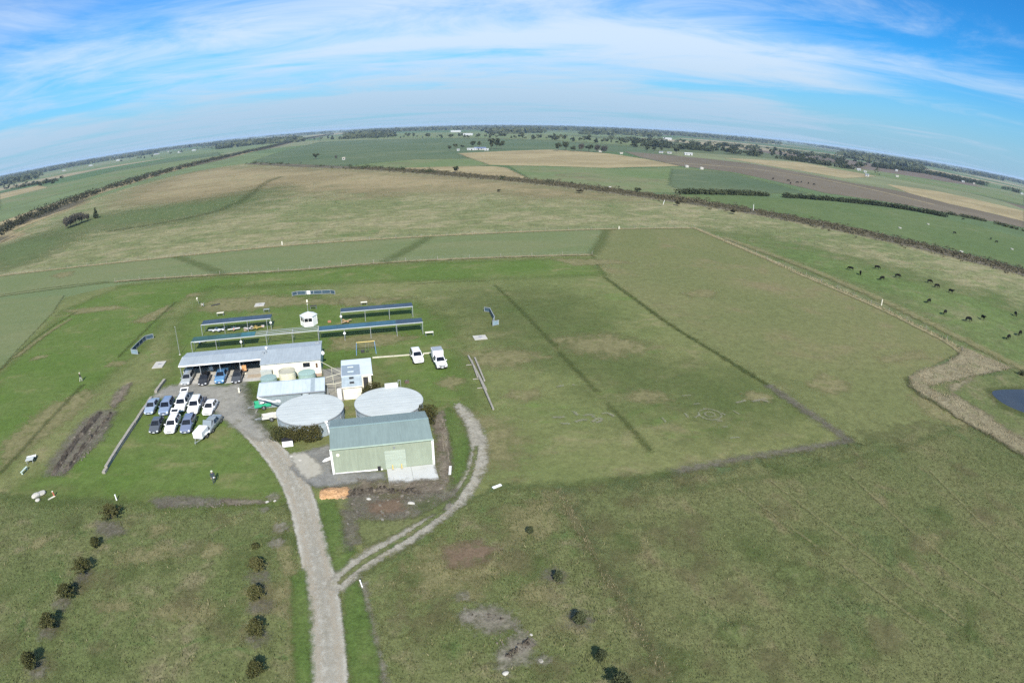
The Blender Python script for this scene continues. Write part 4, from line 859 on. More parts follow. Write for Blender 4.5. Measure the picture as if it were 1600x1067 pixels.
shelter('short navy shelter at the back right behind the long blue one', -4.1, 11.15, 122.0, 124.4, 2.35, 2.45, pC, [(-4.1, 11.15, NAVY)], [-4.1])
shelter('long blue shelter right of the clubhouse with a darker last bay', -8.25, 11.95, 111.1, 113.5, 2.35, 2.45, pD, [(-8.25, 6.75, BLUE), (6.78, 11.95, NAVY)], [-3.35])

# ------------------------------------------------------------------ kiosk with flag pole on its roof
x, y = at(483, 511)
t = thing('control_kiosk', 'white six sided control hut with pointed roof between the shelters', 'hut', (x, y + 1.2, Z0))
r_ = 1.75; hx = [(r_ * math.cos(R(60 * k + 30 - 90)), r_ * math.sin(R(60 * k + 30 - 90))) for k in range(6)]
for k in range(6):
    a, b = hx[k - 1], hx[k]; mid = ((a[0] + b[0]) / 2, (a[1] + b[1]) / 2)
    ang = math.atan2(b[1] - a[1], b[0] - a[0]); L = math.dist(a, b)
    front = k in (0, 5)
    nx_, ny_ = mid[0] / math.hypot(*mid), mid[1] / math.hypot(*mid)
    if front:
        obj('wall_panel', MB().box((mid[0], mid[1], .5), (L - .04, .06, 1.0), ang), M_WHITE, t)
        obj('lintel_panel', MB().box((mid[0], mid[1], 1.95), (L - .04, .06, .3), ang), M_WHITE, t)
        wn = obj('window', MB().box((mid[0] - nx_ * .02, mid[1] - ny_ * .02, 1.4), (L - .1, .03, .79), ang), M_GLASS, t)
        obj('window_frame', MB().box((mid[0] + nx_ * .02, mid[1] + ny_ * .02, 1.4), (.06, .04, .79), ang), M_WHITE, wn)
    else: obj('wall_panel', MB().box((mid[0], mid[1], 1.05), (L - .04, .06, 2.1), ang), M_WHITE, t)
    obj('corner_post', MB().b2(b[0] - .05, b[0] + .05, b[1] - .05, b[1] + .05, 0, 2.15), M_WHITE, t)
    a2, b2 = (a[0] * 1.12, a[1] * 1.12, 2.15), (b[0] * 1.12, b[1] * 1.12, 2.15)
    obj('roof_panel', MB().add([a2, b2, (0, 0, 2.85), (a2[0], a2[1], 2.1), (b2[0], b2[1], 2.1), (0, 0, 2.80)], [(0, 1, 2), (5, 4, 3), (0, 3, 4, 1), (1, 4, 5, 2), (2, 5, 3, 0)]), paint('kiosk_roof', (.56, .58, .58), .5, .1), t)
fp = thing('roof_mast', 'thin pale mast rising from the peak of the white six sided hut', 'mast', (x, y + 1.2, Z0 + 2.82))
obj('pole', MB().tube([(0, 0, 0), (0, 0, 2.6)], [.05, .03], 8), M_GALV, fp); obj('wind_vane', MB().box((0, 0, 2.3), (.30, .06, .55)).box((0, 0, 1.6), (.16, .05, .3)), M_CREAM, fp)

# ------------------------------------------------------------------ pilot-box screens
MESHB = paint('blue_screen_mesh', (.030, .060, .085), .8, var=.2); MESHL = paint('blue_grey_screen', (.17, .24, .28), .7, var=.15)
def screen(lab, pts, h=1.0, light=()):
    q = PX(pts); t = thing('pilot_screen', lab, 'screen', (q[0][0], q[0][1], Z0)); o = q[0]
    q = [(a - o[0], b - o[1]) for a, b in q]
    for i, (a, b) in enumerate(zip(q, q[1:])):
        n = max(1, round(math.dist(a, b) / 2.2))
        for k in range(n):
            p0 = (a[0] + (b[0] - a[0]) * k / n, a[1] + (b[1] - a[1]) * k / n); p1 = (a[0] + (b[0] - a[0]) * (k + 1) / n, a[1] + (b[1] - a[1]) * (k + 1) / n)
            pn = obj('screen_panel', MB().bar((*p0, h * .5), (*p1, h * .5), .03, h - .22), MESHL if i in light else MESHB, t)
            obj('top_rail', MB().bar((*p0, h - .05), (*p1, h - .05), .12, .09), M_GALV, pn); obj('bottom_rail', MB().bar((*p0, .07), (*p1, .07), .12, .09), M_GALV, pn)
            obj('post', MB().b2(p1[0] - .05, p1[0] + .05, p1[1] - .05, p1[1] + .05, 0, h), M_GALV, t)
    obj('post', MB().b2(-.05, .05, -.05, .05, 0, h), M_GALV, t)
    return t
z_ = lambda x, y: (195 + x / 23.7, 515 + y / 23.7)
screen('cranked blue mesh safety screen alone on the lawn left of the clubhouse', [z_(500, 955), z_(265, 930), z_(440, 740), z_(690, 500), z_(800, 415), z_(1075, 345)], 1.0, (0,))
z_ = lambda x, y: (440 + x / 13.34, 440 + y / 13.34)
sc_ = screen('long shallow blue safety screen with a white sign, behind the six sided hut', [z_(225, 318), z_(330, 295), z_(1020, 268), z_(1115, 285)], 1.0)
o = at(*z_(225, 318)); c = at(*z_(585, 283)); obj('sign_board', MB().box((c[0] - o[0], c[1] - o[1] - .12, .55), (1.35, .04, .85), R(2)), M_WHITE, sc_)
z_ = lambda x, y: (720 + x / 15.24, 470 + y / 15.24)
screen('short cranked blue safety screen alone on the grass right of the shelters', [z_(560, 275), z_(690, 290), z_(740, 390), z_(800, 500), z_(760, 620), z_(900, 590)], 1.0, (3, 4))

# ------------------------------------------------------------------ concrete pads
for px, py, wx, wy, lab in [(249, 571.5, 2.2, 3.2, 'pale concrete starting pad on the lawn left of the carport'), (406, 477.5, 2.4, 2.6, 'pale concrete pad on the grass behind the navy shelter'), (750, 529, 2.5, 2.2, 'pale concrete pad below the short cranked screen on the right')]:
    x, y = at(px, py); t = thing('concrete_pad', lab, 'concrete pad', (x, y, Z0 - .1))
    for i in range(2): obj('slab', MB().b2(-wx / 2 + i * wx / 2 + .01, -wx / 2 + (i + 1) * wx / 2 - .01, -wy / 2, wy / 2, 0, .19), M_CONC, t)
    obj('mark', MB().box((.1, .2, .193), (.7, .5, .004)), paint('pad_stain', (.22, .22, .25), .9, var=.2), t)
# ------------------------------------------------------------------ blue gantry (swing frame) near the long shelter
z_ = lambda x, y: (500 + x / 5.333, 440 + y / 5.333)
a, b = at(*z_(310, 612)), at(*z_(462, 595)); L = math.dist(a, b)
t = thing('swing_frame', 'swing frame with blue legs and a yellow top bar beside the long shelter', 'swing', ((a[0] + b[0]) / 2, a[1], Z0))
SB = paint('swing_blue', (.12, .22, .36), .5)
obj('top_bar', MB().tube([(-L / 2, 0, 2.2), (L / 2, 0, 2.2)], .07, 8), M_YELLOW, t)
for s in (-1, 1):
    for u in (-1, 1): obj('leg', MB().tube([(s * (L / 2 - .05), 0, 2.2), (s * (L / 2 + .12), u * .75, 0)], .06, 8), SB, t)
obj('seat_chain', MB().tube([(.0, 0, 2.15), (.0, .05, .5)], .015, 5).tube([(.5, 0, 2.15), (.5, .05, .5)], .015, 5), M_STEEL, t); obj('seat', MB().box((.25, .05, .48), (.55, .22, .04)), M_BLACK, t)
# long sleeper edging by the white cars, and flag pole
a, b = at(582, 561), at(648, 556); t = thing('timber_edging', 'pale timber edging lying on the grass beside the white wagon', 'edging', (a[0], a[1], Z0))
for k in range(4): obj('beam', MB().bar(((b[0] - a[0]) * k / 4 + .02, (b[1] - a[1]) * k / 4, .08), ((b[0] - a[0]) * (k + 1) / 4 - .02, (b[1] - a[1]) * (k + 1) / 4, .08), .3, .16), paint('pale_edging', (.50, .47, .36), .9), t)
a, b = at(661, 554.5), at(679, 553); t = thing('timber_edging', 'short pale timber edging on the grass between the white wagon and the white truck', 'edging', (a[0], a[1], Z0)); obj('beam', MB().bar((0, 0, .08), (b[0] - a[0], b[1] - a[1], .08), .3, .16), paint('pale_edging', (.5, .47, .36), .9), t)
x, y = at(281.5, 556); t = thing('flag_pole', 'tall thin pale pole at the left end of the carport', 'pole', (x, y, Z0)); obj('pole', MB().tube([(0, 0, 0), (0, 0, 5.7)], [.06, .035], 8), M_GALV, t); obj('base', MB().lathe([(.2, 0), (.2, .1), (.07, .2)], 10), M_CONC, t); obj('pole_cap', MB().lathe([(.03, 5.7), (.07, 5.75), (0, 5.82)], 8), M_WHITE, t)

# ------------------------------------------------------------------ vehicles (front faces -Y, origin under the middle)
def car_paint(name, col, metal=0.3):
    return paint('car_' + name, col, 0.28, metal, var=0.03, scale=1.0, coat=0.6)
CP = {'white': car_paint('white', (.80, .80, .79), 0.0), 'silverblue': car_paint('silverblue', (.30, .36, .45)), 'blue': car_paint('blue', (.10, .24, .42)),
      'silver': car_paint('silver', (.40, .42, .42)), 'black': car_paint('black', (.020, .020, .023)), 'charcoal': car_paint('charcoal', (.055, .058, .066)),
      'slate': car_paint('slate', (.085, .095, .11)), 'steelblue': car_paint('steelblue', (.16, .19, .28)), 'grey': car_paint('grey', (.26, .29, .29)), 'mid': car_paint('mid', (.21, .27, .38))}
# stations: y, bottom, belt, top, half width at belt, half width at top
KIND = {
 'sedan': [(0, .38, .58, .64, .70, .60), (.14, .26, .70, .76, .84, .74), (1.20, .24, .88, .97, .89, .76), (1.98, .24, .93, 1.42, .89, .62), (3.15, .24, .95, 1.42, .89, .62), (3.95, .24, .97, 1.06, .88, .72), (4.55, .28, .92, 1.00, .84, .70), (4.70, .40, .70, .80, .74, .64)],
 'hatch': [(0, .38, .58, .64, .68, .58), (.14, .26, .70, .76, .82, .72), (1.02, .24, .90, .98, .86, .74), (1.75, .24, .94, 1.46, .86, .60), (3.20, .24, .97, 1.44, .86, .62), (3.80, .26, .98, 1.08, .84, .68), (3.98, .32, .90, .98, .80, .68), (4.08, .42, .68, .78, .72, .62)],
 'wagon': [(0, .38, .58, .64, .70, .60), (.14, .26, .72, .78, .85, .75), (1.20, .24, .90, .98, .90, .77), (1.95, .24, .95, 1.46, .90, .64), (4.15, .24, .98, 1.46, .90, .66), (4.58, .28, .98, 1.10, .88, .74), (4.72, .32, .92, 1.00, .84, .72), (4.82, .42, .70, .80, .76, .66)],
 'suv': [(0, .45, .72, .82, .76, .66), (.14, .34, .90, .97, .90, .80), (1.22, .32, 1.04, 1.13, .94, .82), (1.85, .32, 1.08, 1.72, .94, .70), (4.20, .32, 1.10, 1.72, .94, .72), (4.50, .36, 1.10, 1.25, .93, .80), (4.62, .38, 1.05, 1.14, .90, .80), (4.70, .46, .85, .95, .82, .72)],
 'ute': [(0, .45, .72, .80, .76, .66), (.14, .34, .90, .97, .90, .80), (1.25, .32, 1.02, 1.11, .93, .80), (1.90, .32, 1.06, 1.68, .93, .68), (3.25, .32, 1.08, 1.68, .93, .70), (3.42, .36, 1.06, 1.12, .93, .86), (5.05, .42, 1.04, 1.10, .93, .86), (5.18, .50, .90, .96, .88, .80)],
}
def ring_pts(s):
    y, zb, zl, zt, wb, wt = s
    zm = (zb + zl) * .5
    return [(-wb * .90, y, zb), (-wb, y, zm), (-wb * .985, y, zl), (-wt, y, zt), (wt, y, zt), (wb * .985, y, zl), (wb, y, zm), (wb * .90, y, zb)]
def car_body(kind):
    st = KIND[kind]; L = st[-1][0]; mb = MB(); R_ = [ring_pts(s) for s in st]
    vs = [v for r in R_ for v in r]; fs = []
    for i in range(len(R_) - 1):
        for k in range(8): fs.append((i * 8 + k, i * 8 + (k + 1) % 8, (i + 1) * 8 + (k + 1) % 8, (i + 1) * 8 + k))
    fs += [tuple(range(7, -1, -1)), tuple(range((len(R_) - 1) * 8, len(R_) * 8))]
    mb.add([(x, y - L / 2, z) for x, y, z in vs], fs)
    me = mb.mesh('body')
    bm = bmesh.new(); bm.from_mesh(me)
    bmesh.ops.bevel(bm, geom=[e for e in bm.edges], offset=.045, segments=2, profile=.6, affect='EDGES', clamp_overlap=True)
    bm.normal_update(); bm.to_mesh(me); bm.free()
    me.polygons.foreach_set('use_smooth', [True] * len(me.polygons))
    try: me.set_sharp_from_angle(angle=R(38))
    except Exception: pass
    return me, R_, L
def panel(pts, inset, off, L):
    P = [Vector((x, y - L / 2, z)) for x, y, z in pts]; c = sum(P, Vector()) / len(P)
    n = (P[1] - P[0]).cross(P[2] - P[0]).normalized()
    out = Vector((c.x, c.y * .25, c.z - .6))
    if n.dot(out) < 0: n = -n
    Q = [c + (p - c) * (1 - inset) + n * off for p in P]; B = [c + (p - c) * (1 - inset) - n * .03 for p in P]
    k = len(Q)
    return MB().add(Q + B, [tuple(range(k)), tuple(range(2 * k - 1, k - 1, -1))] + [(i, k + i, k + (i + 1) % k, (i + 1) % k) for i in range(k)])
def lerp(a, b, f): return tuple(x + (y - x) * f for x, y in zip(a, b))
_tyre = MB().lathe([(.19, -.11), (.30, -.11), (.325, -.07), (.325, .07), (.30, .11), (.19, .11), (.19, -.11)], 20).mesh('wheel'); _tyre.materials.append(M_TYRE)
_rim = MB().lathe([(0, -.09), (.20, -.09), (.20, .06), (.14, .085), (.05, .07), (0, .075)], 14).mesh('rim'); _rim.materials.append(M_RIM)
_tmpl = {}
def car(lab, kind, col, front, rz=0.0, cat='car', name='parked_car', tail_up=False, bonnet_up=False, canopy=False, group='cars parked at the airfield', ws=1.0, bull=False, off=0.0):
    st = KIND[kind]; L = st[-1][0]
    fx, fy = at(*front, .3)
    cx, cy = fx - math.sin(rz) * (L / 2) * 1, fy + math.cos(rz) * L / 2
    t = thing(name, lab, cat, (cx, cy + off, Z0 - .005), rz, group)
    me, R_, L = car_body(kind)
    obj('body', me, CP[col], t)
    obj('windscreen', panel([R_[2][3], R_[2][4], R_[3][4], R_[3][3]], .10, .012, L), M_GLASS, t)
    ri = 4
    obj('rear_window', panel([R_[ri][3], R_[ri][4], R_[ri + 1][4], R_[ri + 1][3]], .14, .012, L), M_GLASS, t)
    for sgn, (b_, tp) in ((-1, (2, 3)), (1, (5, 4))):
        mid = .5
        b3, b4, t3, t4 = R_[3][b_], R_[4][b_], R_[3][tp], R_[4][tp]
        bm_, tm_ = lerp(b3, b4, mid), lerp(t3, t4, mid)
        obj('side_window', panel([lerp(R_[2][b_], b3, .45), bm_, tm_, t3], .10, .012, L), M_GLASS, t)
        obj('side_window', panel([bm_, lerp(b4, R_[5][b_], .3 if kind in ('sedan', 'hatch') else .0), t4, tm_], .10, .012, L), M_GLASS, t)
    zb = st[1][1]
    for sx in (-1, 1):
        obj('headlight', MB().box((sx * st[1][4] * .72, -L / 2 + .06, st[0][2] - .01), (.30, .16, .13), sx * .25), M_LAMP, t)
        obj('tail_light', MB().box((sx * st[-2][4] * .86, L / 2 - .10, st[-1][2] + .02), (.16, .16, .16)), M_RED, t)
        obj('side_mirror', MB().box((sx * (st[3][4] + .10), -L / 2 + st[2][0] + .38, st[3][2] + .05), (.20, .10, .13)), CP[col] if col != 'black' else M_BLACK, t)
    obj('grille', MB().box((0, -L / 2 + .02, st[0][2] - .06), (.8, .08, .12)), M_BLACK, t)
    obj('front_bumper', MB().box((0, -L / 2 - .01, st[0][1] + .02), (st[0][4] * 1.9, .12, .14)), M_BLACK if bull or col in ('black', 'charcoal') else CP[col], t)
    obj('number_plate', MB().box((0, -L / 2 - .075, st[0][1] + .05), (.36, .015, .11)), M_LAMP, t)
    for yy in (.82, L - .95):
        for sx in (-1, 1):
            w_ = bpy.data.objects.new('wheel', _tyre); COL.objects.link(w_); w_.parent = t
            w_.location = (sx * (st[2][4] - .07), yy - L / 2, .325); w_.rotation_euler = (0, sx * R(90), 0)
            q = bpy.data.objects.new('rim', _rim); COL.objects.link(q); q.parent = w_; q.location = (0, 0, .04)
            if kind in ('suv', 'ute'): w_.scale = (1.14, 1.14, 1.1); w_.location.z = .325 * 1.14
    if kind in ('suv', 'wagon') and not canopy:
        for sx in (-1, 1): obj('roof_rail', MB().tube([(sx * .62, st[3][0] + .3 - L / 2, st[3][3] + .04), (sx * .64, st[4][0] - .2 - L / 2, st[4][3] + .04)], .022, 6), M_STEEL, t)
    if tail_up:
        y0 = st[4][0] - L / 2; z0 = st[4][3]
        tg = obj('tailgate', MB().box((0, y0 + .62, z0 + .22), (1.35, 1.15, .07), 0, 0, R(14)), CP[col], t)
        obj('tailgate_window', MB().box((0, y0 + .50, z0 + .245), (1.05, .6, .03), 0, 0, R(14)), M_GLASS, tg)
    if bonnet_up:
        obj('raised_bonnet', MB().box((0, -L / 2 + 1.05, 1.30), (1.45, .06, .95), 0, 0, R(-28)), CP[col], t)
        obj('engine_bay', MB().box((0, -L / 2 + .62, .80), (1.2, .8, .12)), M_BLACK, t)
    if canopy:
        obj('canopy_box', MB().box((0, L / 2 - .85, 1.50), (1.80, 2.0, 1.45)), CP[col], t)
        obj('canopy_rack', MB().box((0, L / 2 - .85, 2.27), (1.7, 1.9, .05)), M_GALV, t)
        for sx in (-1, 1): obj('canopy_door', MB().box((sx * .905, L / 2 - .85, 1.55), (.015, 1.6, 1.1)), paint('canopy_panel', (.66, .68, .68), .4), t)
    if bull:
        obj('bull_bar', MB().tube([(-.62, -L / 2 - .12, .45), (-.6, -L / 2 - .16, .95), (.6, -L / 2 - .16, .95), (.62, -L / 2 - .12, .45)], .045, 8).tube([(-.3, -L / 2 - .15, .5), (-.3, -L / 2 - .15, .95)], .035, 6).tube([(.3, -L / 2 - .15, .5), (.3, -L / 2 - .15, .95)], .035, 6), M_BLACK, t)
    return t
z_ = lambda x, y: (220 + x / 10.67, 600 + y / 10.67)
car('silver blue sedan at the left end of the upper parking row by the timber wall', 'sedan', 'silverblue', z_(135, 522))
car('blue silver four wheel drive, second from left in the upper parking row', 'suv', 'mid', z_(385, 542))
car('white four wheel drive with raised tailgate in the upper parking row', 'suv', 'white', z_(648, 488), tail_up=True)
car('white four wheel drive beside the small white hatch in the upper parking row', 'suv', 'white', z_(868, 524))
car('small white hatchback at the right end of the upper parking row', 'hatch', 'white', z_(1105, 536), R(-6))
car('dark charcoal hatchback alone at the left of the lower parking row', 'hatch', 'slate', z_(222, 838))
car('white station wagon with raised tailgate in the lower parking row', 'wagon', 'white', z_(480, 842), tail_up=True)
car('steel blue wagon in the lower parking row beside the white wagon', 'wagon', 'steelblue', z_(745, 836))
car('grey sedan with its bonnet raised, next to the white box trailer', 'sedan', 'grey', z_(1085, 838), R(-14), bonnet_up=True)
z_ = lambda x, y: (275 + x / 12.3, 540 + y / 12.3)
car('silver wagon with raised tailgate under the left end of the carport', 'wagon', 'silver', z_(178, 778), tail_up=True)
car('black hatchback with pale front, second from left at the carport', 'hatch', 'black', z_(512, 782))
car('bright blue utility parked at the middle of the carport', 'ute', 'blue', z_(838, 748))
car('dark grey sedan at the right end of the carport', 'sedan', 'charcoal', z_(1155, 738))
car('white wagon parked on the grass right of the amenities block', 'suv', 'white', (655, 569), R(3))
car('white utility truck with tall box canopy and black bull bar on the grass', 'ute', 'white', (691.5, 577.5), R(3), 'truck', 'utility_truck', canopy=True, bull=True)

def trailer(lab, p, L, W, h, col, rz=0.0, lid=True, zb=.45, name='box_trailer'):
    x, y = at(*p); t = thing(name, lab, 'trailer', (x, y, Z0), rz)
    m = paint('trailer_' + str(round(col[0], 2)) + str(round(col[1], 2)), col, .45, var=.05, dirt=tuple(c * .8 for c in col))
    if lid:
        me = MB().box((0, 0, zb + h / 2), (W, L, h)).mesh('body'); bm = bmesh.new(); bm.from_mesh(me); bmesh.ops.bevel(bm, geom=bm.edges[:], offset=.08, segments=2, affect='EDGES'); bm.to_mesh(me); bm.free()
        obj('body', me, m, t); obj('door', MB().box((0, L / 2 + .012, zb + h / 2), (W * .8, .02, h * .75)), m, t)
    else:
        obj('body', MB().box((0, 0, zb), (W, L, .06)), m, t)
        for sx in (-1, 1): obj('side_board', MB().box((sx * (W / 2 - .02), 0, zb + h / 2 + .035), (.04, L, h)), m, t)
        for sy in (-1, 1): obj('end_board', MB().box((0, sy * (L / 2 - .02), zb + h / 2 + .035), (W - .1, .04, h)), m, t)
    for sx in (-1, 1):
        w_ = bpy.data.objects.new('wheel', _tyre); COL.objects.link(w_); w_.parent = t; w_.location = (sx * (W / 2 + .1), .1, .325); w_.rotation_euler = (0, sx * R(90), 0)
        q = bpy.data.objects.new('rim', _rim); COL.objects.link(q); q.parent = w_; q.location = (0, 0, .04)
        obj('mudguard', MB().box((sx * (W / 2 + .11), .1, .70), (.24, .75, .04)), m, t)
    obj('drawbar', MB().bar((-W * .3, -L / 2 + .1, zb - .05), (0, -L / 2 - 1.1, zb - .08), .07).bar((W * .3, -L / 2 + .1, zb - .05), (0, -L / 2 - 1.1, zb - .08), .07), M_STEEL, t)
    obj('jockey_wheel', MB().tube([(0, -L / 2 - .9, zb), (0, -L / 2 - .9, .05)], .035, 6), M_STEEL, t)
    return t
trailer('white enclosed trailer in front of the grey car with the raised bonnet', (316, 686), 2.3, 1.5, 1.0, (.76, .76, .75), R(-14))
trailer('dark small trailer between the white cars in the upper parking row', (317, 634), 1.8, 1.3, .5, (.075, .080, .095), R(-5), lid=False)
trailer('bright green tipping trailer beside the workshop corner', (411.5, 638.5), 2.6, 1.5, .45, (.035, .33, .185), R(-80), lid=False)
trailer('old white low trailer full of branches by the left water tank', (424, 657), 2.6, 1.3, .3, (.50, .49, .44), R(-82), lid=False)

# ------------------------------------------------------------------ people
def skin_body(name, joints, links, mats, pick):
    me = bpy.data.meshes.new(name); me.from_pydata([j[0] for j in joints], links, []); me.update()
    o = bpy.data.objects.new(name, me); COL.objects.link(o)
    md = o.modifiers.new('skin', 'SKIN'); md.use_smooth_shade = True
    for i, (p, r_) in enumerate(joints): me.skin_vertices[0].data[i].radius = (r_, r_) if not hasattr(r_, '__len__') else r_
    me.skin_vertices[0].data[0].use_root = True
    s2 = o.modifiers.new('sub', 'SUBSURF'); s2.levels = 2; s2.render_levels = 2
    dg = bpy.context.evaluated_depsgraph_get(); ev = o.evaluated_get(dg)
    out = bpy.data.meshes.new_from_object(ev); bpy.data.objects.remove(o); out.name = name
    for m in mats: out.materials.append(m)
    out.polygons.foreach_set('material_index', [pick(p.center) for p in out.polygons]); out.polygons.foreach_set('use_smooth', [True] * len(out.polygons))
    return out
SKIN = paint('skin', (.45, .27, .19), .6, var=.05)
def person(lab, loc, rz, top, legs, hatcol, stride=.12, carry=False, h=1.76):
    t = thing('person', lab, 'person', (*loc, Z0), rz)
    k = h / 1.76
    J = [((0, 0, .96), (.15, .11)), ((0, -.01, 1.20), (.15, .11)), ((0, 0, 1.40), (.19, .11)), ((0, 0, 1.50), .065), ((0, -.015, 1.58), .075), ((0, -.02, 1.66), .10), ((0, -.02, 1.73), .08),
         ((-.10, 0, .88), .10), ((-.11, -stride, .50), .07), ((-.11, -stride * .6, .10), .05), ((-.12, -stride * .6 - .16, .045), .045),
         ((.10, 0, .88), .10), ((.11, stride * .6, .50), .07), ((.11, stride * 1.5, .10), .05), ((.12, stride * 1.5 - .16, .045), .045),
         ((-.21, .02, 1.40), .065), ((-.28, .06, 1.14), .05), ((-.26, -.10, .92), .036), ((-.26, -.16, .84), (.042, .024)),
         ((.21, .02, 1.40), .065), ((.28, .04, 1.14), .05), ((.27, -.16, .98), .036), ((.26, -.24, .92), (.042, .024))]
    Lk = [(0, 1), (1, 2), (2, 3), (3, 4), (4, 5), (5, 6), (0, 7), (7, 8), (8, 9), (9, 10), (0, 11), (11, 12), (12, 13), (13, 14), (2, 15), (15, 16), (16, 17), (17, 18), (2, 19), (19, 20), (20, 21), (21, 22)]
    mt = paint('top_' + lab[:14], top, .8, var=.15, scale=5); ml = paint('legs_' + lab[:14], legs, .8, var=.15, scale=5)
    def pick(c):
        if c.z > 1.49: return 2
        if c.z < .09: return 3
        if abs(c.x) > .2 and c.z < .95 and c.y < -.08: return 2
        return 0 if c.z > .92 else 1
    me = skin_body('body', J, Lk, [mt, ml, SKIN, M_BLACK], pick)
    bm = bmesh.new(); bm.from_mesh(me)                                # five unequal, bent fingers per hand, joined to the body mesh
    fing = MB()
    for (w, s) in ((Vector((-.26, -.16, .84)), -1), (Vector((.26, -.24, .92)), 1)):
        for f in range(4):
            x0 = w + Vector((s * (-.024 + .016 * f), -.02 - .004 * f, -.02)); ln = (.06, .075, .07, .055)[f]
            fing.tube([x0, x0 + Vector((0, -.022, -ln * .55)), x0 + Vector((-s * .006, -.005, -ln))], [.010, .009, .007], 5)
        fing.tube([w + Vector((-s * .03, -.02, .02)), w + Vector((-s * .055, -.04, -.01)), w + Vector((-s * .05, -.05, -.04))], [.012, .010, .008], 5)
    fing.tube([(0, -.115, 1.655), (0, -.145, 1.625)], [.014, .018], 6)                       # nose
    for s in (-1, 1): fing.tube([(s * .095, -.01, 1.67), (s * .112, 0, 1.65), (s * .098, 0, 1.62)], [.012, .014, .01], 5)   # ears
    tm = fing.mesh('tmp'); tm.polygons.foreach_set('material_index', [2] * len(tm.polygons)); bm.from_mesh(tm); bm.to_mesh(me); bm.free()
    b = bpy.data.objects.new('body', me); COL.objects.link(b); b.parent = t; b.scale = (k, k, k)
    hm = paint('hat_' + lab[:14], hatcol, .8)
    obj('hat', MB().lathe([(.165, 1.70), (.17, 1.712), (.115, 1.72), (.112, 1.79), (.07, 1.835), (0, 1.845)], 16, (0, -.02, 0)), hm, t)
    obj('hair', MB().lathe([(.08, 1.60), (.108, 1.64), (.110, 1.70)], 14, (0, .005, 0)), paint('grey_hair', (.22, .21, .20), .8), t)
    return t
z_ = lambda x, y: (300 + x / 21.34, 720 + y / 21.34)
person('person in dark navy jacket and pale cap standing on the lawn, holding a controller', at(*z_(760, 780)), R(20), (.030, .040, .060), (.045, .055, .070), (.50, .52, .42))
x, y = at(*z_(760, 780)); t = thing('remote_controller', 'small grey remote controller held by the person on the lawn', 'controller', (x + .20, y - .32, Z0 + .99), R(20))
obj('case', MB().box((0, 0, 0), (.20, .07, .14), 0, 0, R(-40)), paint('pale_grey_plastic', (.42, .44, .46), .5), t); obj('antenna', MB().tube([(.06, 0, .06), (.08, -.05, .26)], .006, 5), M_STEEL, t)
z_ = lambda x, y: (90 + x / 15.24, 570 + y / 15.24)
person('person in black top, pale trousers and pale hat walking on the far left lawn', at(*z_(572, 422)), R(150), (.018, .018, .020), (.45, .44, .40), (.55, .53, .42), .2, h=1.72)

# ------------------------------------------------------------------ cattle
BLK = paint('black_hide', (.007, .0065, .006), .9, var=.3, scale=4, spec=.08)
def cow_mesh(pose):
    if pose == 'graze': hd = [((-.98, 0, .98), (.17, .25)), ((-1.22, 0, .62), (.12, .16)), ((-1.36, 0, .34), (.105, .13)), ((-1.42, 0, .12), (.075, .08))]
    elif pose == 'stand': hd = [((-1.02, 0, 1.20), (.16, .24)), ((-1.32, 0, 1.42), (.12, .16)), ((-1.52, 0, 1.42), (.115, .14)), ((-1.80, 0, 1.26), (.075, .09))]
    else: hd = [((-1.0, 0, .70), (.16, .22)), ((-1.28, 0, .95), (.12, .15)), ((-1.46, 0, .98), (.11, .13)), ((-1.72, 0, .85), (.075, .085))]
    lie = pose == 'lie'; dz = -.52 if lie else 0
    J = [((0, 0, .98 + dz), (.33, .40)), ((-.45, 0, 1.0 + dz), (.31, .42)), ((-.72, 0, 1.05 + dz), (.25, .36))] + hd
    J += [((.45, 0, 1.02 + dz), (.33, .38)), ((.78, 0, 1.08 + dz), (.27, .30)), ((.93, 0, 1.12 + dz), (.06, .06)), ((1.0, 0, .78 + dz), (.03, .03)), ((1.0, 0, .50 + dz * .6), (.045, .045))]
    Lk = [(0, 1), (1, 2), (2, 3), (3, 4), (4, 5), (5, 6), (0, 7), (7, 8), (8, 9), (9, 10), (10, 11)]
    def leg(x, sy, hind):
        n = len(J)
        if lie: J.extend([((x, sy * .26, .30), .12), ((x - .3, sy * .34, .12), .07), ((x - .05, sy * .36, .07), .05)]); Lk.extend([(8 if hind else 2, n), (n, n + 1), (n + 1, n + 2)]); return
        if hind: J.extend([((x, sy * .19, .80), .15), ((x - .08, sy * .19, .62), .10), ((x + .10, sy * .18, .38), .058), ((x + .04, sy * .18, .14), .045), ((x, sy * .18, .03), .055)])
        else: J.extend([((x, sy * .18, .80), .13), ((x - .02, sy * .17, .56), .075), ((x, sy * .17, .36), .055), ((x + .01, sy * .17, .14), .042), ((x - .02, sy * .17, .03), .052)])
        Lk.extend([(8 if hind else 2, n), (n, n + 1), (n + 1, n + 2), (n + 2, n + 3), (n + 3, n + 4)])
    for sy in (-1, 1): leg(-.62, sy, False); leg(.74, sy, True)
    me = skin_body('body', J, Lk, [BLK], lambda c: 0)
    ear = MB(); h = Vector(hd[1][0]) * .4 + Vector(hd[2][0]) * .6
    for sy in (-1, 1): ear.tube([h + Vector((.05, sy * .08, .08)), h + Vector((.08, sy * .20, .08)), h + Vector((.07, sy * .30, .04))], [.03, .05, .01], 6)
    bm = bmesh.new(); bm.from_mesh(me); bm.from_mesh(ear.mesh('tmp')); bm.to_mesh(me); bm.free()
    return me
CM = {p: cow_mesh(p) for p in ('graze', 'stand', 'lie')}
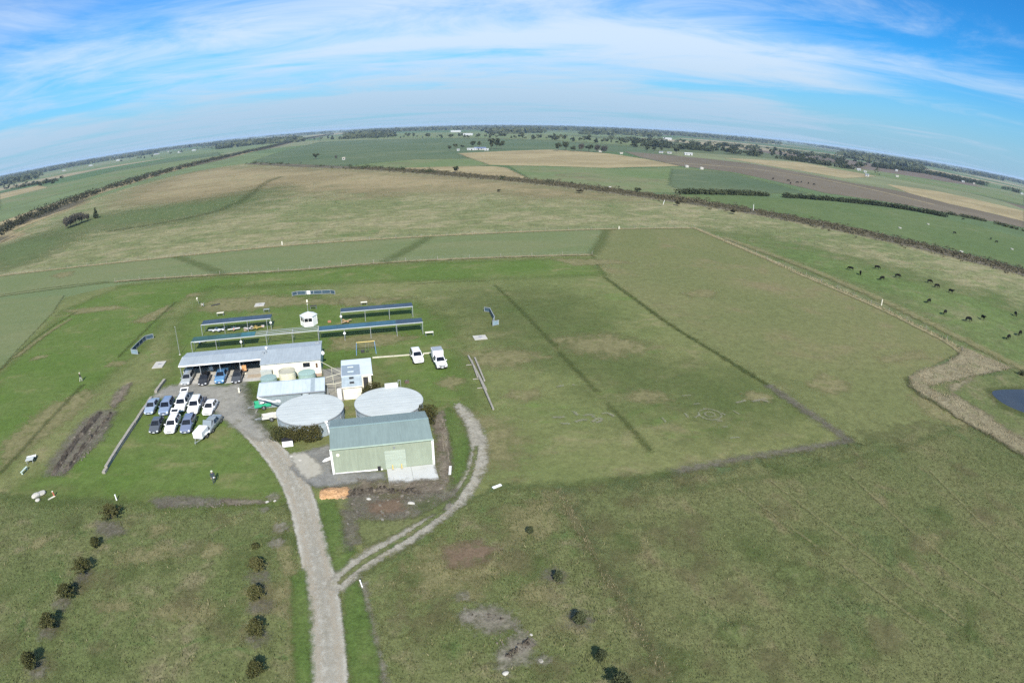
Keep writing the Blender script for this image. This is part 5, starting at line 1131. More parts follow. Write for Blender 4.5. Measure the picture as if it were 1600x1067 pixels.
COWS = [(1329, 423, 'graze', -40), (1344, 430, 'graze', 60), (1370, 421, 'graze', 165), (1378, 438.5, 'graze', 15), (1402, 434.5, 'graze', 170), (1452, 443, 'graze', 170), (1463, 450, 'graze', 175), (1485, 458.5, 'stand', 100), (1451, 474, 'graze', 20),
        (1476, 492, 'graze', 30), (1512, 503, 'graze', 175), (1535, 500, 'stand', 75), (1586, 494, 'graze', 60), (1575, 531, 'graze', 20), (1593, 525, 'graze', 25)]
ordn = ['leftmost', 'second', 'third', 'fourth', 'fifth', 'sixth', 'seventh', 'eighth', 'ninth', 'tenth', 'eleventh', 'twelfth', 'thirteenth', 'fourteenth', 'rightmost']
order = sorted(range(len(COWS)), key=lambda i: COWS[i][0])
for n, i in enumerate(order):
    px, py, ps, rz = COWS[i]; x, y = at(px, py)
    o = bpy.data.objects.new('cow', CM[ps]); COL.objects.link(o); o.location = (x, y, .10); o.rotation_euler = (0, 0, R(rz) + R(-15)); s = rnd.uniform(.95, 1.06); o.scale = (s, s, s)
    where = ordn[n] if n in (0, 14) else ordn[n] + ' from the left'
    tag(o, f'black cow {"grazing" if ps == "graze" else "standing"} in the right paddock, {where} of the herd', 'cow', 'black cattle in the right paddock')
far = [(1491, 366, 'near the grey trough'), (1548, 375, 'left of a pair near the right edge'), (1557, 380, 'right of a pair near the right edge'), (1505, 344, 'below the far hedge')]
for px, py, lab in far:
    x, y = at(px, py); o = bpy.data.objects.new('cow', CM['graze']); COL.objects.link(o); o.location = (x, y, .08); o.rotation_euler = (0, 0, rnd.uniform(0, 6)); o.scale = (1.05,) * 3
    tag(o, 'distant black cow on the bright green pasture, ' + lab, 'cow', 'cattle on the far bright pasture')
for k, (px, py) in enumerate([(1208, 281), (1232, 284), (1235, 288), (1246, 287), (1252, 286), (1263, 288), (1272, 290)]):
    x, y = at(px, py); o = bpy.data.objects.new('cow', CM['graze']); COL.objects.link(o); o.location = (x, y, .08); o.rotation_euler = (0, 0, rnd.uniform(0, 6)); o.scale = (1.3,) * 3
    tag(o, f'tiny far cow on the brown field, {["leftmost","second","third","fourth","fifth","sixth","rightmost"][k]}{"" if k in (0,6) else " from the left"} of the line', 'cow', 'far cattle on the brown field')

# ------------------------------------------------------------------ foliage
def leaf_mat(name, cols, scale=0.6, spread=0.35):
    m, t, b, out = mat_base(name)
    a = t.new('ShaderNodeAttribute', attribute_name='tint'); oi = t.new('ShaderNodeObjectInfo')
    pos = t.new('ShaderNodeNewGeometry').outputs['Position']
    n = t.noise(pos, scale, 4, 0.6)
    f = t.math('ADD', t.math('MULTIPLY', a.outputs['Fac'], 0.55), t.math('ADD', t.math('MULTIPLY', n, 0.45), t.math('MULTIPLY', t.math('SUBTRACT', oi.outputs['Random'], 0.5), spread)))
    k = len(cols)
    c = t.ramp(f, [(0.15 + 0.7 * i / (k - 1), cols[i]) for i in range(k)])
    t.inp(b, 'Base Color', c); t.inp(b, 'Roughness', 0.8); t.inp(b, 'Specular IOR Level', 0.15)
    return m
L_PINE = leaf_mat('young_pine_needles', [(.040, .046, .015), (.068, .070, .024), (.108, .100, .040)], 1.5)
L_BUSH = leaf_mat('olive_bush_leaves', [(.028, .030, .009), (.058, .056, .017), (.095, .084, .028)], 1.2)
L_DARK = leaf_mat('dark_tree_leaves', [(.026, .034, .017), (.046, .056, .026), (.076, .086, .040)], 0.15)
L_GUM = leaf_mat('gum_leaves', [(.032, .042, .022), (.058, .070, .035), (.092, .100, .052)], 0.15)
L_BARE = leaf_mat('bare_twigs', [(.050, .048, .040), (.076, .072, .058), (.105, .098, .078)], 0.3)
L_SCRUB = leaf_mat('drain_scrub_leaves', [(.044, .043, .024), (.078, .071, .040), (.122, .104, .062)], 0.25)
L_RAIL = leaf_mat('railway_scrub_leaves', [(.020, .024, .013), (.040, .042, .023), (.072, .068, .040)], 0.12)
L_STRAW = leaf_mat('dry_straw', [(.20, .17, .095), (.30, .255, .15), (.40, .345, .215)], 0.5)
L_TUSS = leaf_mat('dry_tussock', [(.125, .120, .058), (.175, .162, .082), (.235, .210, .115)], 0.3)
L_REED = leaf_mat('brown_reeds', [(.19, .16, .10), (.28, .235, .15), (.38, .325, .215)], 0.5)
L_GRASS = leaf_mat('grass_tufts', [(.052, .066, .024), (.088, .100, .036), (.150, .140, .066)], 0.35)
L_LAWN = leaf_mat('green_tufts', [(.060, .090, .020), (.090, .125, .032), (.14, .15, .055)], 0.35)
M_BARK = paint('bark', (.10, .08, .06), .9, var=.3, scale=4)

def leaves(C, size, up=0.0, blade=False):
    """one small leaf-clump face per centre, random tilt; size scalar or array"""
    n = len(C); size = np.broadcast_to(np.asarray(size, float), (n,))
    a = nr.normal(size=(n, 3)); a /= np.linalg.norm(a, axis=1)[:, None]
    b = nr.normal(size=(n, 3)); b -= (b * a).sum(1)[:, None] * a; b /= np.linalg.norm(b, axis=1)[:, None]
    if blade:
        th = nr.uniform(0, 2 * np.pi, n); a = np.stack([np.cos(th), np.sin(th), np.zeros(n)], 1)
        b = np.stack([nr.normal(0, .35, n), nr.normal(0, .35, n), np.ones(n)], 1)
        s = size[:, None]
        V = np.stack([C - a * s * .22, C + a * s * .22, C + b * s], 1).reshape(-1, 3); F = np.arange(3 * n).reshape(n, 3)
        return V, F, 3
    s = size[:, None] * nr.uniform(.6, 1.25, (n, 1)) * .5
    V = np.stack([C - a * s - b * s * .8, C + a * s - b * s * .5, C + a * s * .7 + b * s, C - a * s * .8 + b * s * .7], 1).reshape(-1, 3)
    return V, np.arange(4 * n).reshape(n, 4), 4
def leaf_obj_mesh(name, V, F, k, mat):
    me = np_mesh(name, V, F)
    at_ = me.attributes.new('tint', 'FLOAT', 'POINT'); at_.data.foreach_set('value', np.repeat(nr.random(len(V) // k), k).astype(np.float32))
    me.materials.append(mat)
    return me
def lobes_pts(lobes, n, shell=.35):
    """points through a set of ellipsoid lobes (cx,cy,cz,rx,ry,rz), denser near the skin"""
    L_ = np.array(lobes, float); vol = (L_[:, 3] * L_[:, 4] * L_[:, 5]) ** .67; idx = nr.choice(len(L_), n, p=vol / vol.sum())
    d = nr.normal(size=(n, 3)); d /= np.linalg.norm(d, axis=1)[:, None]
    r = (1 - shell * nr.random(n) ** 1.5)[:, None]
    return L_[idx, :3] + d * r * L_[idx, 3:6]
def tree_parts(kind, h, seed, n=260, leaf=None):
    """returns (trunk MB, crown mesh) of a tree of height h, base at origin"""
    rr = random.Random(seed); tr = MB(); lob = []
    if kind == 'round':
        tr.tube([(0, 0, 0), (.02 * h, 0, .25 * h), (0, .02 * h, .6 * h)], [.035 * h, .028 * h, .012 * h], 7)
        for k in range(9):
            a = rr.uniform(0, 6.28); q = rr.uniform(.05, .33) * h
            lob.append((q * math.cos(a), q * math.sin(a), rr.uniform(.38, .80) * h, rr.uniform(.13, .22) * h, rr.uniform(.13, .22) * h, rr.uniform(.10, .17) * h))
            if k < 5: tr.tube([(0, 0, .3 * h), (q * .5 * math.cos(a), q * .5 * math.sin(a), .45 * h), (q * math.cos(a), q * math.sin(a), lob[-1][2])], [.018 * h, .012 * h, .005 * h], 5)
    elif kind == 'tall':
        tr.tube([(0, 0, 0), (.015 * h, 0, .4 * h), (-.01 * h, 0, .85 * h)], [.022 * h, .018 * h, .006 * h], 7)
        for k in range(8):
            a = rr.uniform(0, 6.28); q = rr.uniform(.03, .16) * h
            lob.append((q * math.cos(a), q * math.sin(a), rr.uniform(.35, .92) * h, rr.uniform(.07, .13) * h, rr.uniform(.07, .13) * h, rr.uniform(.08, .13) * h))
            if k < 5: tr.tube([(0, 0, .35 * h), (q * math.cos(a), q * math.sin(a), lob[-1][2])], [.010 * h, .004 * h], 5)
    elif kind == 'cone':
        tr.tube([(0, 0, 0), (0, 0, .9 * h)], [.025 * h, .006 * h], 7)
        for k in range(10):
            f = k / 9; lob.append((rr.uniform(-.03, .03) * h, rr.uniform(-.03, .03) * h, (.14 + .78 * f) * h, (.30 - .25 * f) * h, (.30 - .25 * f) * h, .09 * h))
    elif kind == 'bare':
        tr.tube([(0, 0, 0), (.02 * h, 0, .35 * h), (0, 0, .7 * h)], [.03 * h, .02 * h, .008 * h], 6)
        for k in range(7):
            a = rr.uniform(0, 6.28); q = rr.uniform(.1, .28) * h; z = rr.uniform(.55, .92) * h
            tr.tube([(0, 0, rr.uniform(.2, .5) * h), (q * .5 * math.cos(a), q * .5 * math.sin(a), z * .75), (q * math.cos(a), q * math.sin(a), z)], [.014 * h, .008 * h, .003 * h], 5)
            lob.append((q * .8 * math.cos(a), q * .8 * math.sin(a), z * .72, .17 * h, .17 * h, .30 * h))
    P = lobes_pts(lob, n, .5 if kind != 'bare' else .9)
    lf = leaf or (.125 * h if kind != 'bare' else .045 * h)
    if kind == 'bare':
        V, F, k = leaves(P, lf * 2.2, blade=True)
    else: V, F, k = leaves(P, lf)
    return tr, V, F, k
def tree(name, lab, p, h, kind, mat, seed, cat='tree', group=None, n=260, leaf=None, wide=1.0, world=False):
    x, y = p if world else at(*p)
    t = thing(name, lab, cat, (x, y, .1 if math.hypot(x, y) > 160 else Z0 - .03), rnd.uniform(0, 6), group)
    tr, V, F, k = tree_parts(kind, h, seed, n, leaf)
    V = V * np.array([wide, wide, 1])
    obj('trunk', tr, M_BARK, t)
    c = bpy.data.objects.new('crown', leaf_obj_mesh('crown', V, F, k, mat)); COL.objects.link(c); c.parent = t
    return t
# ---- young pines planted in rows (near)
def pine_parts(h, w, seed):
    rr = random.Random(seed); tr = MB(); tr.tube([(0, 0, 0), (.02, .01, h * .5), (0, 0, h * .92)], [.06, .045, .015], 7)
    C = []
    w *= 1.22
    for k in range(64):
        f = rr.random() ** .8; z = .12 * h + f * .80 * h; a = rr.uniform(0, 6.28); ln = w * (1.0 - .72 * f ** 1.3) * rr.uniform(.6, 1.1)
        tip = Vector((ln * math.cos(a), ln * math.sin(a), z + ln * .38)); b0 = Vector((0, 0, z))
        if k % 2 == 0: tr.tube([b0, b0.lerp(tip, .5) - Vector((0, 0, .04)), tip], [.022, .014, .006], 4)
        for q in range(58):
            s = rr.uniform(.22, 1.05); p = b0.lerp(tip, s); C.append(p + Vector((rr.gauss(0, .075), rr.gauss(0, .075), rr.gauss(0, .07))))
    V, F, k = leaves(np.array(C), .115)
    return tr, V, F, k
def pine(lab, p, h, w, seed, mat=None, group='young pines planted in rows'):
    x, y = at(*p); t = thing('young_pine', lab, 'tree', (x, y, Z0 - .03), rnd.uniform(0, 6), group)
    tr, V, F, k = pine_parts(h, w, seed)
    obj('trunk', tr, M_BARK, t); c = bpy.data.objects.new('crown', leaf_obj_mesh('crown', V, F, k, mat or L_PINE)); COL.objects.link(c); c.parent = t
    return t
pine('bushy young pine at the far end of the left row, beside the white marker post', (176, 812), 1.75, 1.35, 1)
pine('smallest young pine of the left row, second from its far end', (152, 856), 1.3, .55, 2)
pine('young pine in the left row, third from its far end', (132, 896), 1.8, 1.05, 3)
pine('young pine in the left row, third from the photo bottom', (108, 937), 1.75, .98, 4)
pine('young pine in the left row, second from the photo bottom', (82, 984), 1.8, 1.0, 5)
pine('yellowish young pine, nearest the photo bottom in the left row', (53, 1044), 1.8, .95, 6)
pine('young pine in the row left of the road, farthest from the camera', (404, 893), 1.5, .95, 7)
pine('young pine in the row left of the road, second from its far end', (403, 938), 1.55, .85, 8)
pine('young pine in the row left of the road, third from its far end', (403, 992), 1.6, .85, 9)
pine('young pine in the row left of the road, cut by the photo bottom', (404, 1058), 1.6, .85, 10)
pine('tiny seedling near the top of the row left of the road', (400, 858), .5, .3, 21)
pine('spindly dark sapling on the plot right of the road, farthest of four', (828, 834), .7, .25, 11, L_DARK)
pine('thin dark sapling on grey soil, right of the road', (872, 908), 1.0, .42, 12, L_DARK)
pine('dark young pine leaning on the plot right of the road', (905, 974), 1.25, .52, 13, L_DARK)
pine('round dark young pine near the photo bottom, right of the road', (938, 1032), 1.1, .45, 14, L_DARK)
pine('dark pine at the very bottom of the photo, right of the road', (968, 1076), 1.6, .85, 15, L_DARK)
# ---- garden bushes round the tanks
def bush(lab, p, rx, ry, h, seed, n=2600, mat=None, leaf=.13, group=None):
    x, y = at(*p); t = thing('bush', lab, 'bush', (x, y, Z0 - .05), 0, group); rr = random.Random(seed)
    lob = [(0, 0, h * .45, rx * .7, ry * .7, h * .45)]
    for k in range(11):
        a = 6.283 * k / 11 + rr.uniform(-.3, .3); q = rr.uniform(.35, .62)
        lob.append((q * rx * math.cos(a), q * ry * math.sin(a), rr.uniform(.3, .72) * h, rr.uniform(.28, .42) * rx, rr.uniform(.28, .42) * ry, rr.uniform(.2, .3) * h))
    P = lobes_pts(lob, n, .30); P = P[P[:, 2] > .02]
    V, F, k = leaves(P, leaf)
    st = MB()
    for i in range(5):
        a = 1.257 * i; st.tube([(0, 0, 0), (rx * .3 * math.cos(a), ry * .3 * math.sin(a), h * .6)], [.05, .02], 5)
    obj('stem', st, M_BARK, t); c = bpy.data.objects.new('foliage', leaf_obj_mesh('foliage', V, F, k, mat or L_BUSH)); COL.objects.link(c); c.parent = t
bush('brownish bush at the left end of the hedge below the left water tank', (441, 690), 2.0, 1.4, 2.5, 31, mat=L_PINE)
bush('middle olive bush below the left water tank, behind the white cabinet', (463, 691), 1.9, 1.4, 2.5, 32)
bush('dark round bush at the right end of the hedge beside the green shed', (489, 691), 1.9, 1.4, 2.6, 33)
bush('broad brown olive bush between the amenities block and right water tank', (583, 627), 2.1, 1.35, 3.2, 34, 3600)
bush('olive bush behind the right end of the green shed', (668, 663), 1.7, 1.9, 3.0, 35)
bush('low bluish bush at the right photo edge above the dam', (1597, 588), 1.6, 1.2, 1.3, 36, 700, L_GUM, .2)

# ---- single trees of the middle distance
FT = [((493, 249), 9.5, 'round', L_DARK, 'broad dark tree standing alone in the far green pasture', 1.15), ((525, 249), 6, 'bare', L_BARE, 'bare small tree right of the lone broad tree', 1.0),
 ((150, 341.5), 7.5, 'cone', L_DARK, 'dark conifer at the right end of the bare tree row on the left', .9),
 ((103, 358), 7.0, 'bare', L_BARE, 'bare tree at the left end of the short row in the left paddock', 1.7), ((111, 355), 7.5, 'bare', L_BARE, 'second bare tree from the left in the short row, left paddock', 1.7), ((119, 352), 7.8, 'bare', L_BARE, 'third bare tree from the left in the short row, left paddock', 1.8), ((128, 348.5), 7.2, 'bare', L_BARE, 'fourth bare tree from the left in the short row, left paddock', 1.8), ((137, 345), 5.0, 'bare', L_BARE, 'low bare tree next to the dark conifer, left paddock', 1.2),
 ((712, 271), 6, 'round', L_DARK, 'single small tree on the pale dry paddock', 1.0), ((786, 281), 2.8, 'round', L_DARK, 'dark bush at the drain below the pale paddock', 1.4),
 ((703, 236), 9, 'round', L_DARK, 'dark tree at the left end of the farmhouse garden', 1.0), ((712, 232), 8, 'round', L_GUM, 'green tree behind the white hut left of the farmhouse', 1.2), ((722, 232), 6, 'round', L_GUM, 'garden hedge tree left of the farmhouse', 1.6),
 ((739, 230), 12, 'round', L_DARK, 'dark tree behind the farmhouse roof, left one', .9), ((749, 230), 11, 'round', L_DARK, 'dark tree behind the farmhouse roof, right one', .9),
 ((768, 234), 17, 'tall', L_GUM, 'tall gum tree right of the farmhouse, left of three', 1.3), ((776, 233.5), 18, 'tall', L_GUM, 'tall gum tree right of the farmhouse, middle of three', 1.3), ((784, 233), 15, 'tall', L_DARK, 'tall gum tree right of the farmhouse, right of three', 1.2),
 ((872, 236), 13, 'round', L_DARK, 'dark tree at the left end of the clump above the dry paddock', 1.1), ((884, 235.5), 15, 'round', L_DARK, 'dark tree, second in the clump above the dry paddock', 1.0), ((896, 237), 9, 'round', L_GUM, 'low tree, third in the clump above the dry paddock', 1.2), ((908, 237), 13, 'bare', L_BARE, 'bare tree, fourth in the clump above the dry paddock', 1.2), ((920, 237.5), 13, 'round', L_GUM, 'tree, fifth in the clump above the dry paddock', 1.1), ((932, 238), 13, 'bare', L_BARE, 'bare tree, sixth in the clump above the dry paddock', 1.3), ((944, 239), 12, 'bare', L_BARE, 'bare tree at the right end of the clump above the dry paddock', 1.4),
 ((1012, 237), 10, 'round', L_DARK, 'dark tree at the left of the far homestead row', 1.0), ((1022, 237.5), 10, 'round', L_DARK, 'second dark tree of the far homestead row', 1.0), ((1033, 237), 8, 'round', L_GUM, 'third tree of the far homestead row', .9), ((1057, 241), 12, 'round', L_DARK, 'dense dark round tree left of the long white shed', 1.2),
 ((905, 302), 2.6, 'round', L_SCRUB, 'low shrub on the drain bank, left of the white trough', 2.2), ((996, 301), 3.2, 'round', L_DARK, 'dark round bush at the pasture corner beyond the drain', 1.6),
 ((1058, 322), 3.0, 'round', L_SCRUB, 'shrub in the drain, left of the pole', 1.5), ((1146, 335), 3.0, 'round', L_SCRUB, 'shrub in the drain, right of the white pole', 1.7), ((780, 300), 1.6, 'round', L_SCRUB, 'low dark clump in the rough paddock', 2.5)]
for i, (p, h, kd, mt, lab, wd) in enumerate(FT):
    tree('lone_tree' if kd != 'bare' else 'bare_tree', lab, p, h, kd, mt, 100 + i, n=420 if kd != 'bare' else 900, wide=wd)
# ---- row of far trees along the far road and clumps among the paddocks: shared meshes, one object each
protos = []
for i, (kd, mt) in enumerate([('round', L_DARK), ('round', L_GUM), ('tall', L_DARK), ('round', L_DARK), ('cone', L_DARK)]):
    tr, V, F, k = tree_parts(kd, 10, 300 + i, 150, 1.7); protos.append(leaf_obj_mesh('far_tree', V, F, k, mt))
def far_tree(p, h, lab, group, i, wide=1.2):
    x, y = at(*p); o = bpy.data.objects.new('far_tree', protos[i % len(protos)]); COL.objects.link(o)
    o.location = (x, y, .05); o.rotation_euler = (0, 0, rnd.uniform(0, 6)); o.scale = (h / 10 * wide, h / 10 * wide, h / 10); tag(o, lab, 'tree', group)
for k in range(74):
    f = k / 73; px = 495 + 500 * f + rnd.uniform(-4, 4); py = np.interp(px, [495, 640, 760, 850, 1000], [218.5, 215.5, 215.5, 218, 227]) + rnd.uniform(-.6, .6)
    far_tree((px, py), rnd.uniform(6, 15) if rnd.random() < .75 else rnd.uniform(15, 19), 'one of the dark trees lining the far road across the middle', 'dark trees lining the far road', k)
for k in range(130):
    px = rnd.uniform(985, 1370); base = np.interp(px, [985, 1100, 1200, 1300, 1370], [225, 233, 241, 253, 264]); py = base + rnd.uniform(-7, 5)
    far_tree((px, py), rnd.uniform(7, 15), 'one of the scattered far trees right of the white barn', 'scattered far trees on the right', k, 1.5)
for k in range(40):
    px = rnd.choice([rnd.uniform(0, 100), rnd.uniform(180, 330)]); base = np.interp(px, [0, 100, 200, 330], [297, 283, 252, 233]); py = base + rnd.uniform(-4, 3)
    if 100 < px: py -= 2
    far_tree((px, py), rnd.uniform(6, 11), 'one of the far trees beyond the railway on the left', 'far trees on the left', k, 1.4)

# ------------------------------------------------------------------ scrub belts, hedges, woods that read as one mass
def mass(name, lab, cat, pts3, per, rad, leaf, mat, kind='stuff', squash=.7):
    """pts3: (x, y, h) clumps; per leaves each"""
    P = []
    for x, y, h in pts3:
        d = nr.normal(size=(per, 3)); d /= np.linalg.norm(d, axis=1)[:, None]; r = rad(h)
        q = d * (1 - .5 * nr.random((per, 1)) ** 1.5) * np.array([r, r, h * .5]) + np.array([x, y, h * .48]); q[:, 2] = np.maximum(q[:, 2], .05); P.append(q)
    P = np.concatenate(P); V, F, k = leaves(P, leaf)
    o = bpy.data.objects.new(name, leaf_obj_mesh(name, V, F, k, mat)); COL.objects.link(o)
    if kind: o['kind'] = kind
    return tag(o, lab, cat)
def along(pts, wd, n, hr, gap=0.0):
    q = smooth_loop([tuple(p) for p in pts], 2, False); L_ = np.cumsum([0] + [math.dist(a, b) for a, b in zip(q, q[1:])]); out = []
    for _ in range(n):
        s = rnd.random() * L_[-1]
        if gap and math.sin(s * .021) + math.sin(s * .057 + 1) + math.sin(s * .13) < gap: continue
        i = min(np.searchsorted(L_, s), len(q) - 1); i = max(i, 1); f = (s - L_[i - 1]) / max(L_[i] - L_[i - 1], 1e-6); a, b = q[i - 1], q[i]
        d = Vector((b[0] - a[0], b[1] - a[1])).normalized(); o = rnd.gauss(0, wd * .3)
        out.append((a[0] + (b[0] - a[0]) * f - d.y * o, a[1] + (b[1] - a[1]) * f + d.x * o, rnd.uniform(*hr)))
    return out
mass('railway_scrub', 'continuous dark scrub belt running along the railway on the far left', 'scrub', along(PX(RES), 18, 2600, (3.6, 7.6)), 26, lambda h: h * .62, 1.1, L_RAIL)
mass('railway_scrub', 'patchy thin scrub along the outer side of the railway reserve', 'scrub', along([(x - 22, y + 20) for x, y in PX(RES)], 6, 300, (1.2, 2.6), .2), 20, lambda h: h * .8, .7, L_SCRUB)
mass('drain_scrub', 'brown scrub filling the long drain across the middle distance', 'scrub', along(DRW[4:], 22, 3200, (.5, 1.3)), 16, lambda h: h * 1.3, .45, L_SCRUB)
mass('drain_scrub', 'taller dark shrubs clumped along the near part of the drain', 'scrub', along(DRW[10:], 16, 260, (1.6, 3.0), .6), 30, lambda h: h * .8, .6, L_SCRUB)
mass('drain_scrub', 'darker shrubs dotted along the far part of the drain', 'scrub', along(DRW[:13], 18, 260, (1.6, 3.6), .3), 30, lambda h: h * .8, .7, L_DARK)
mass('hedge', 'dark hedge along the top edge of the bright green pasture, left part', 'hedge', along(PX([(1060, 303), (1130, 304), (1200, 307)]), 4, 150, (2.0, 4.2), -.6), 34, lambda h: h * .7, .8, L_DARK, None)
mass('hedge', 'dark hedge along the top edge of the bright green pasture, right part', 'hedge', along(PX([(1225, 309), (1300, 314), (1400, 325), (1480, 340)]), 4, 330, (2.0, 4.2), -.9), 30, lambda h: h * .7, .8, L_DARK, None)
mass('hedge', 'thin hedge trailing along the pasture edge to the right photo edge', 'hedge', along(PX([(1480, 335), (1540, 346), (1600, 362), (1640, 372)]), 5, 140, (1.4, 3.2), -.2), 26, lambda h: h * .8, .7, L_DARK, None)
mass('pine_belt', 'dark dense belt of trees behind the fields at the right', 'trees', along(PX([(1368, 262), (1420, 268), (1470, 276), (1500, 283)]), 22, 260, (9, 15)), 40, lambda h: h * .42, 2.2, L_DARK)
mass('pine_belt', 'loose dark wood continuing to the right photo edge', 'trees', along(PX([(1490, 282), (1540, 290), (1600, 304), (1650, 316)]), 26, 200, (7, 14), -.5), 36, lambda h: h * .5, 2.2, L_DARK)
mass('pine_belt', 'dark square plantation at the far left beside the railway', 'trees', along(PX([(337, 234), (360, 231), (388, 228)]), 22, 160, (10, 15)), 40, lambda h: h * .4, 2.2, L_DARK)
mass('tree_clump', 'dark clump of trees near the left photo edge beyond the railway', 'trees', along(PX([(18, 297), (50, 290), (92, 283)]), 9, 90, (5, 9), -.3), 40, lambda h: h * .5, 1.3, L_DARK)
mass('far_hedgerow', 'broken line of far trees crossing the plain right of the white barn', 'trees', along(PX([(1000, 228), (1100, 236), (1200, 246), (1300, 260), (1380, 274)]), 40, 260, (6, 13), -.4), 36, lambda h: h * .6, 2.4, L_DARK)
mass('far_hedgerow', 'farther broken line of trees below the horizon at the right', 'trees', along(PX([(960, 219), (1080, 225), (1200, 235), (1320, 252)]), 70, 240, (8, 15), -.3), 30, lambda h: h * .7, 3, L_DARK)
mass('far_hedgerow', 'far line of trees below the horizon at the left', 'trees', along(PX([(20, 279), (120, 260), (240, 238), (330, 226)]), 50, 220, (6, 12), -.2), 30, lambda h: h * .7, 3, L_DARK)
W3 = []
for _ in range(7500):
    az = R(rnd.uniform(-60, 62)); d = rnd.choice([rnd.uniform(2400, 4200), rnd.uniform(3600, 6000), rnd.uniform(5000, 9000)]) ; d *= 1 + .08 * math.sin(az * 9)
    if d < 4000 and (math.sin(az * 31 + 2) + math.sin(az * 13)) < .35: continue
    if d >= 4000 and (math.sin(az * 23 + d * .0012) + math.sin(az * 7 + 1) + .5 * math.sin(az * 51)) < -.5: continue
    X, Y = d * math.sin(az), d * math.cos(az); W3.append((X * _cy + Y * _sy, -X * _sy + Y * _cy, rnd.uniform(9, 17) * (1 + d / 22000)))
mass('distant_woodland', 'bluish band of distant woodland along the horizon', 'woodland', W3, 14, lambda h: h * 2.2, 16, L_DARK)

# ------------------------------------------------------------------ far houses and sheds
ROOFS = {'white': paint('far_white_roof', (.40, .41, .40), .6), 'grey': paint('far_grey_roof', (.24, .26, .29), .6), 'blue': paint('far_blue_roof', (.11, .14, .22), .5), 'tan': paint('far_tan_roof', (.42, .38, .30), .6)}
FWALL = paint('far_wall', (.38, .37, .34), .7)
def farm(lab, p, L, D, h, roof, rz=0.0, win=0, name='farm_building', cat='building'):
    x, y = at(*p); t = thing(name, lab, cat, (x, y, .05), R(rz))
    obj('wall', MB().b2(-L / 2, L / 2, 0, D, 0, h).add([(-L / 2, 0, h), (-L / 2, D, h), (-L / 2, D / 2, h + D * .2), (L / 2, 0, h), (L / 2, D, h), (L / 2, D / 2, h + D * .2)], [(0, 2, 1), (3, 4, 5), (0, 3, 5, 2), (1, 2, 5, 4)]), FWALL if roof != 'white' else ROOFS['white'], t)
    obj('roof', slope(-L / 2 - .4, L / 2 + .4, -.5, h - .1, D / 2, h + D * .2, .15), ROOFS[roof], t); obj('roof', slope(-L / 2 - .4, L / 2 + .4, D / 2, h + D * .2, D + .5, h - .1, .15), ROOFS[roof], t)
    for k in range(win):
        xx = -L / 2 + L * (k + .5) / win; obj('window' if k % 2 == 0 else 'door', MB().b2(xx - .7, xx + .7, -.06, -.01, .9 if k % 2 == 0 else .05, 2.1), M_GLASS, t)
FB = [('low dark roofed farmhouse among the garden trees', (750, 234.5), 22, 11, 2.8, 'blue', -15, 4), ('white long annexe in front of the farmhouse', (737, 235), 17, 6, 2.6, 'white', -15, 3), ('small white shed right of the farmhouse', (760, 235.5), 8, 5, 2.6, 'white', -15, 1), ('tiny white hut left of the farmhouse', (716, 236), 4.5, 4, 2.4, 'white', -15, 1),
 ('long white shed beside the dense round tree', (1076, 243), 16, 8, 3.5, 'white', -20, 2), ('low grey shed left of the round tree', (1046, 240.5), 9, 5, 2.4, 'grey', -20, 1), ('low grey shed further left of the round tree', (1033, 239.5), 8, 5, 2.4, 'grey', -20, 1), ('white barn with broad roof beyond the middle trees', (1043, 219), 38, 20, 6, 'white', -20, 2),
 ('long white sheds far behind at the middle right', (944, 206), 90, 30, 7, 'white', -15, 0), ('large white shed beyond the road trees', (731, 212), 40, 20, 5, 'white', -15, 2), ('long pale greenhouse row near the horizon', (712, 207), 60, 25, 6, 'white', -15, 0), ('white shed near the horizon right of the greenhouse row', (764, 206), 30, 18, 6, 'white', -15, 0), ('pale shed near the horizon above the farmhouse', (806, 203.5), 60, 25, 6, 'white', -15, 0),
 ('far white shed beyond the railway, right of two', (280, 239), 34, 14, 5, 'white', -40, 2), ('far pale glasshouse beyond the railway', (243, 242), 60, 16, 4.5, 'grey', -45, 0), ('far white shed at the left, left of the glasshouse', (183, 252), 40, 14, 5, 'white', -45, 0), ('white house at the left photo edge', (7, 283), 18, 9, 4, 'white', -50, 2), ('pale far building left of the plantation', (262, 238), 16, 10, 4, 'grey', -40, 1),
 ('white cottage left of a green shed on the right', (1342, 267), 9, 7, 3, 'white', -35, 2), ('white small shed beside the cottage on the right', (1352, 270), 6, 5, 2.6, 'white', -35, 1), ('grey hut in the pasture below the cottage', (1355, 276), 7, 6, 3.4, 'grey', -35, 1), ('white gabled house in front of the dark tree belt', (1401, 268), 7, 6, 4, 'white', -35, 1), ('tan farm shed among trees at the right', (1402, 277), 7, 5, 2.6, 'tan', -35, 0), ('white house right of the dark belt', (1505, 285), 9, 6, 3, 'white', -40, 1), ('pale house at the far right among trees', (1522, 288), 7, 5, 3, 'tan', -40, 1), ('white building at the right photo edge', (1597, 304), 9, 6, 3.2, 'white', -40, 1), ('white hut above the dry field on the right', (1265, 255), 9, 7, 3, 'white', -30, 1), ('small pale hut on the far pasture right of the lone tree', (537, 250), 4.5, 4, 3, 'tan', -15, 1),
 ('tan shed at the bare tree clump', (938, 238), 6, 4, 2.4, 'tan', -15, 0), ('low tan shelter on the dry paddock edge', (971, 241), 5, 4, 2, 'tan', -15, 0), ('pale far shed left of the pine plantation', (302, 236), 30, 12, 4.5, 'white', -40, 0), ('pale far shed among trees at the far left', (98, 268), 30, 14, 4.5, 'grey', -50, 0), ('small far white shed right of the grey one at far left', (140, 260), 34, 14, 4.5, 'white', -48, 0)]
for lab, p, L, D, h, rf_, rz, win in FB: farm(lab, p, L * .8, D * .8, h * .8, rf_, rz, win)

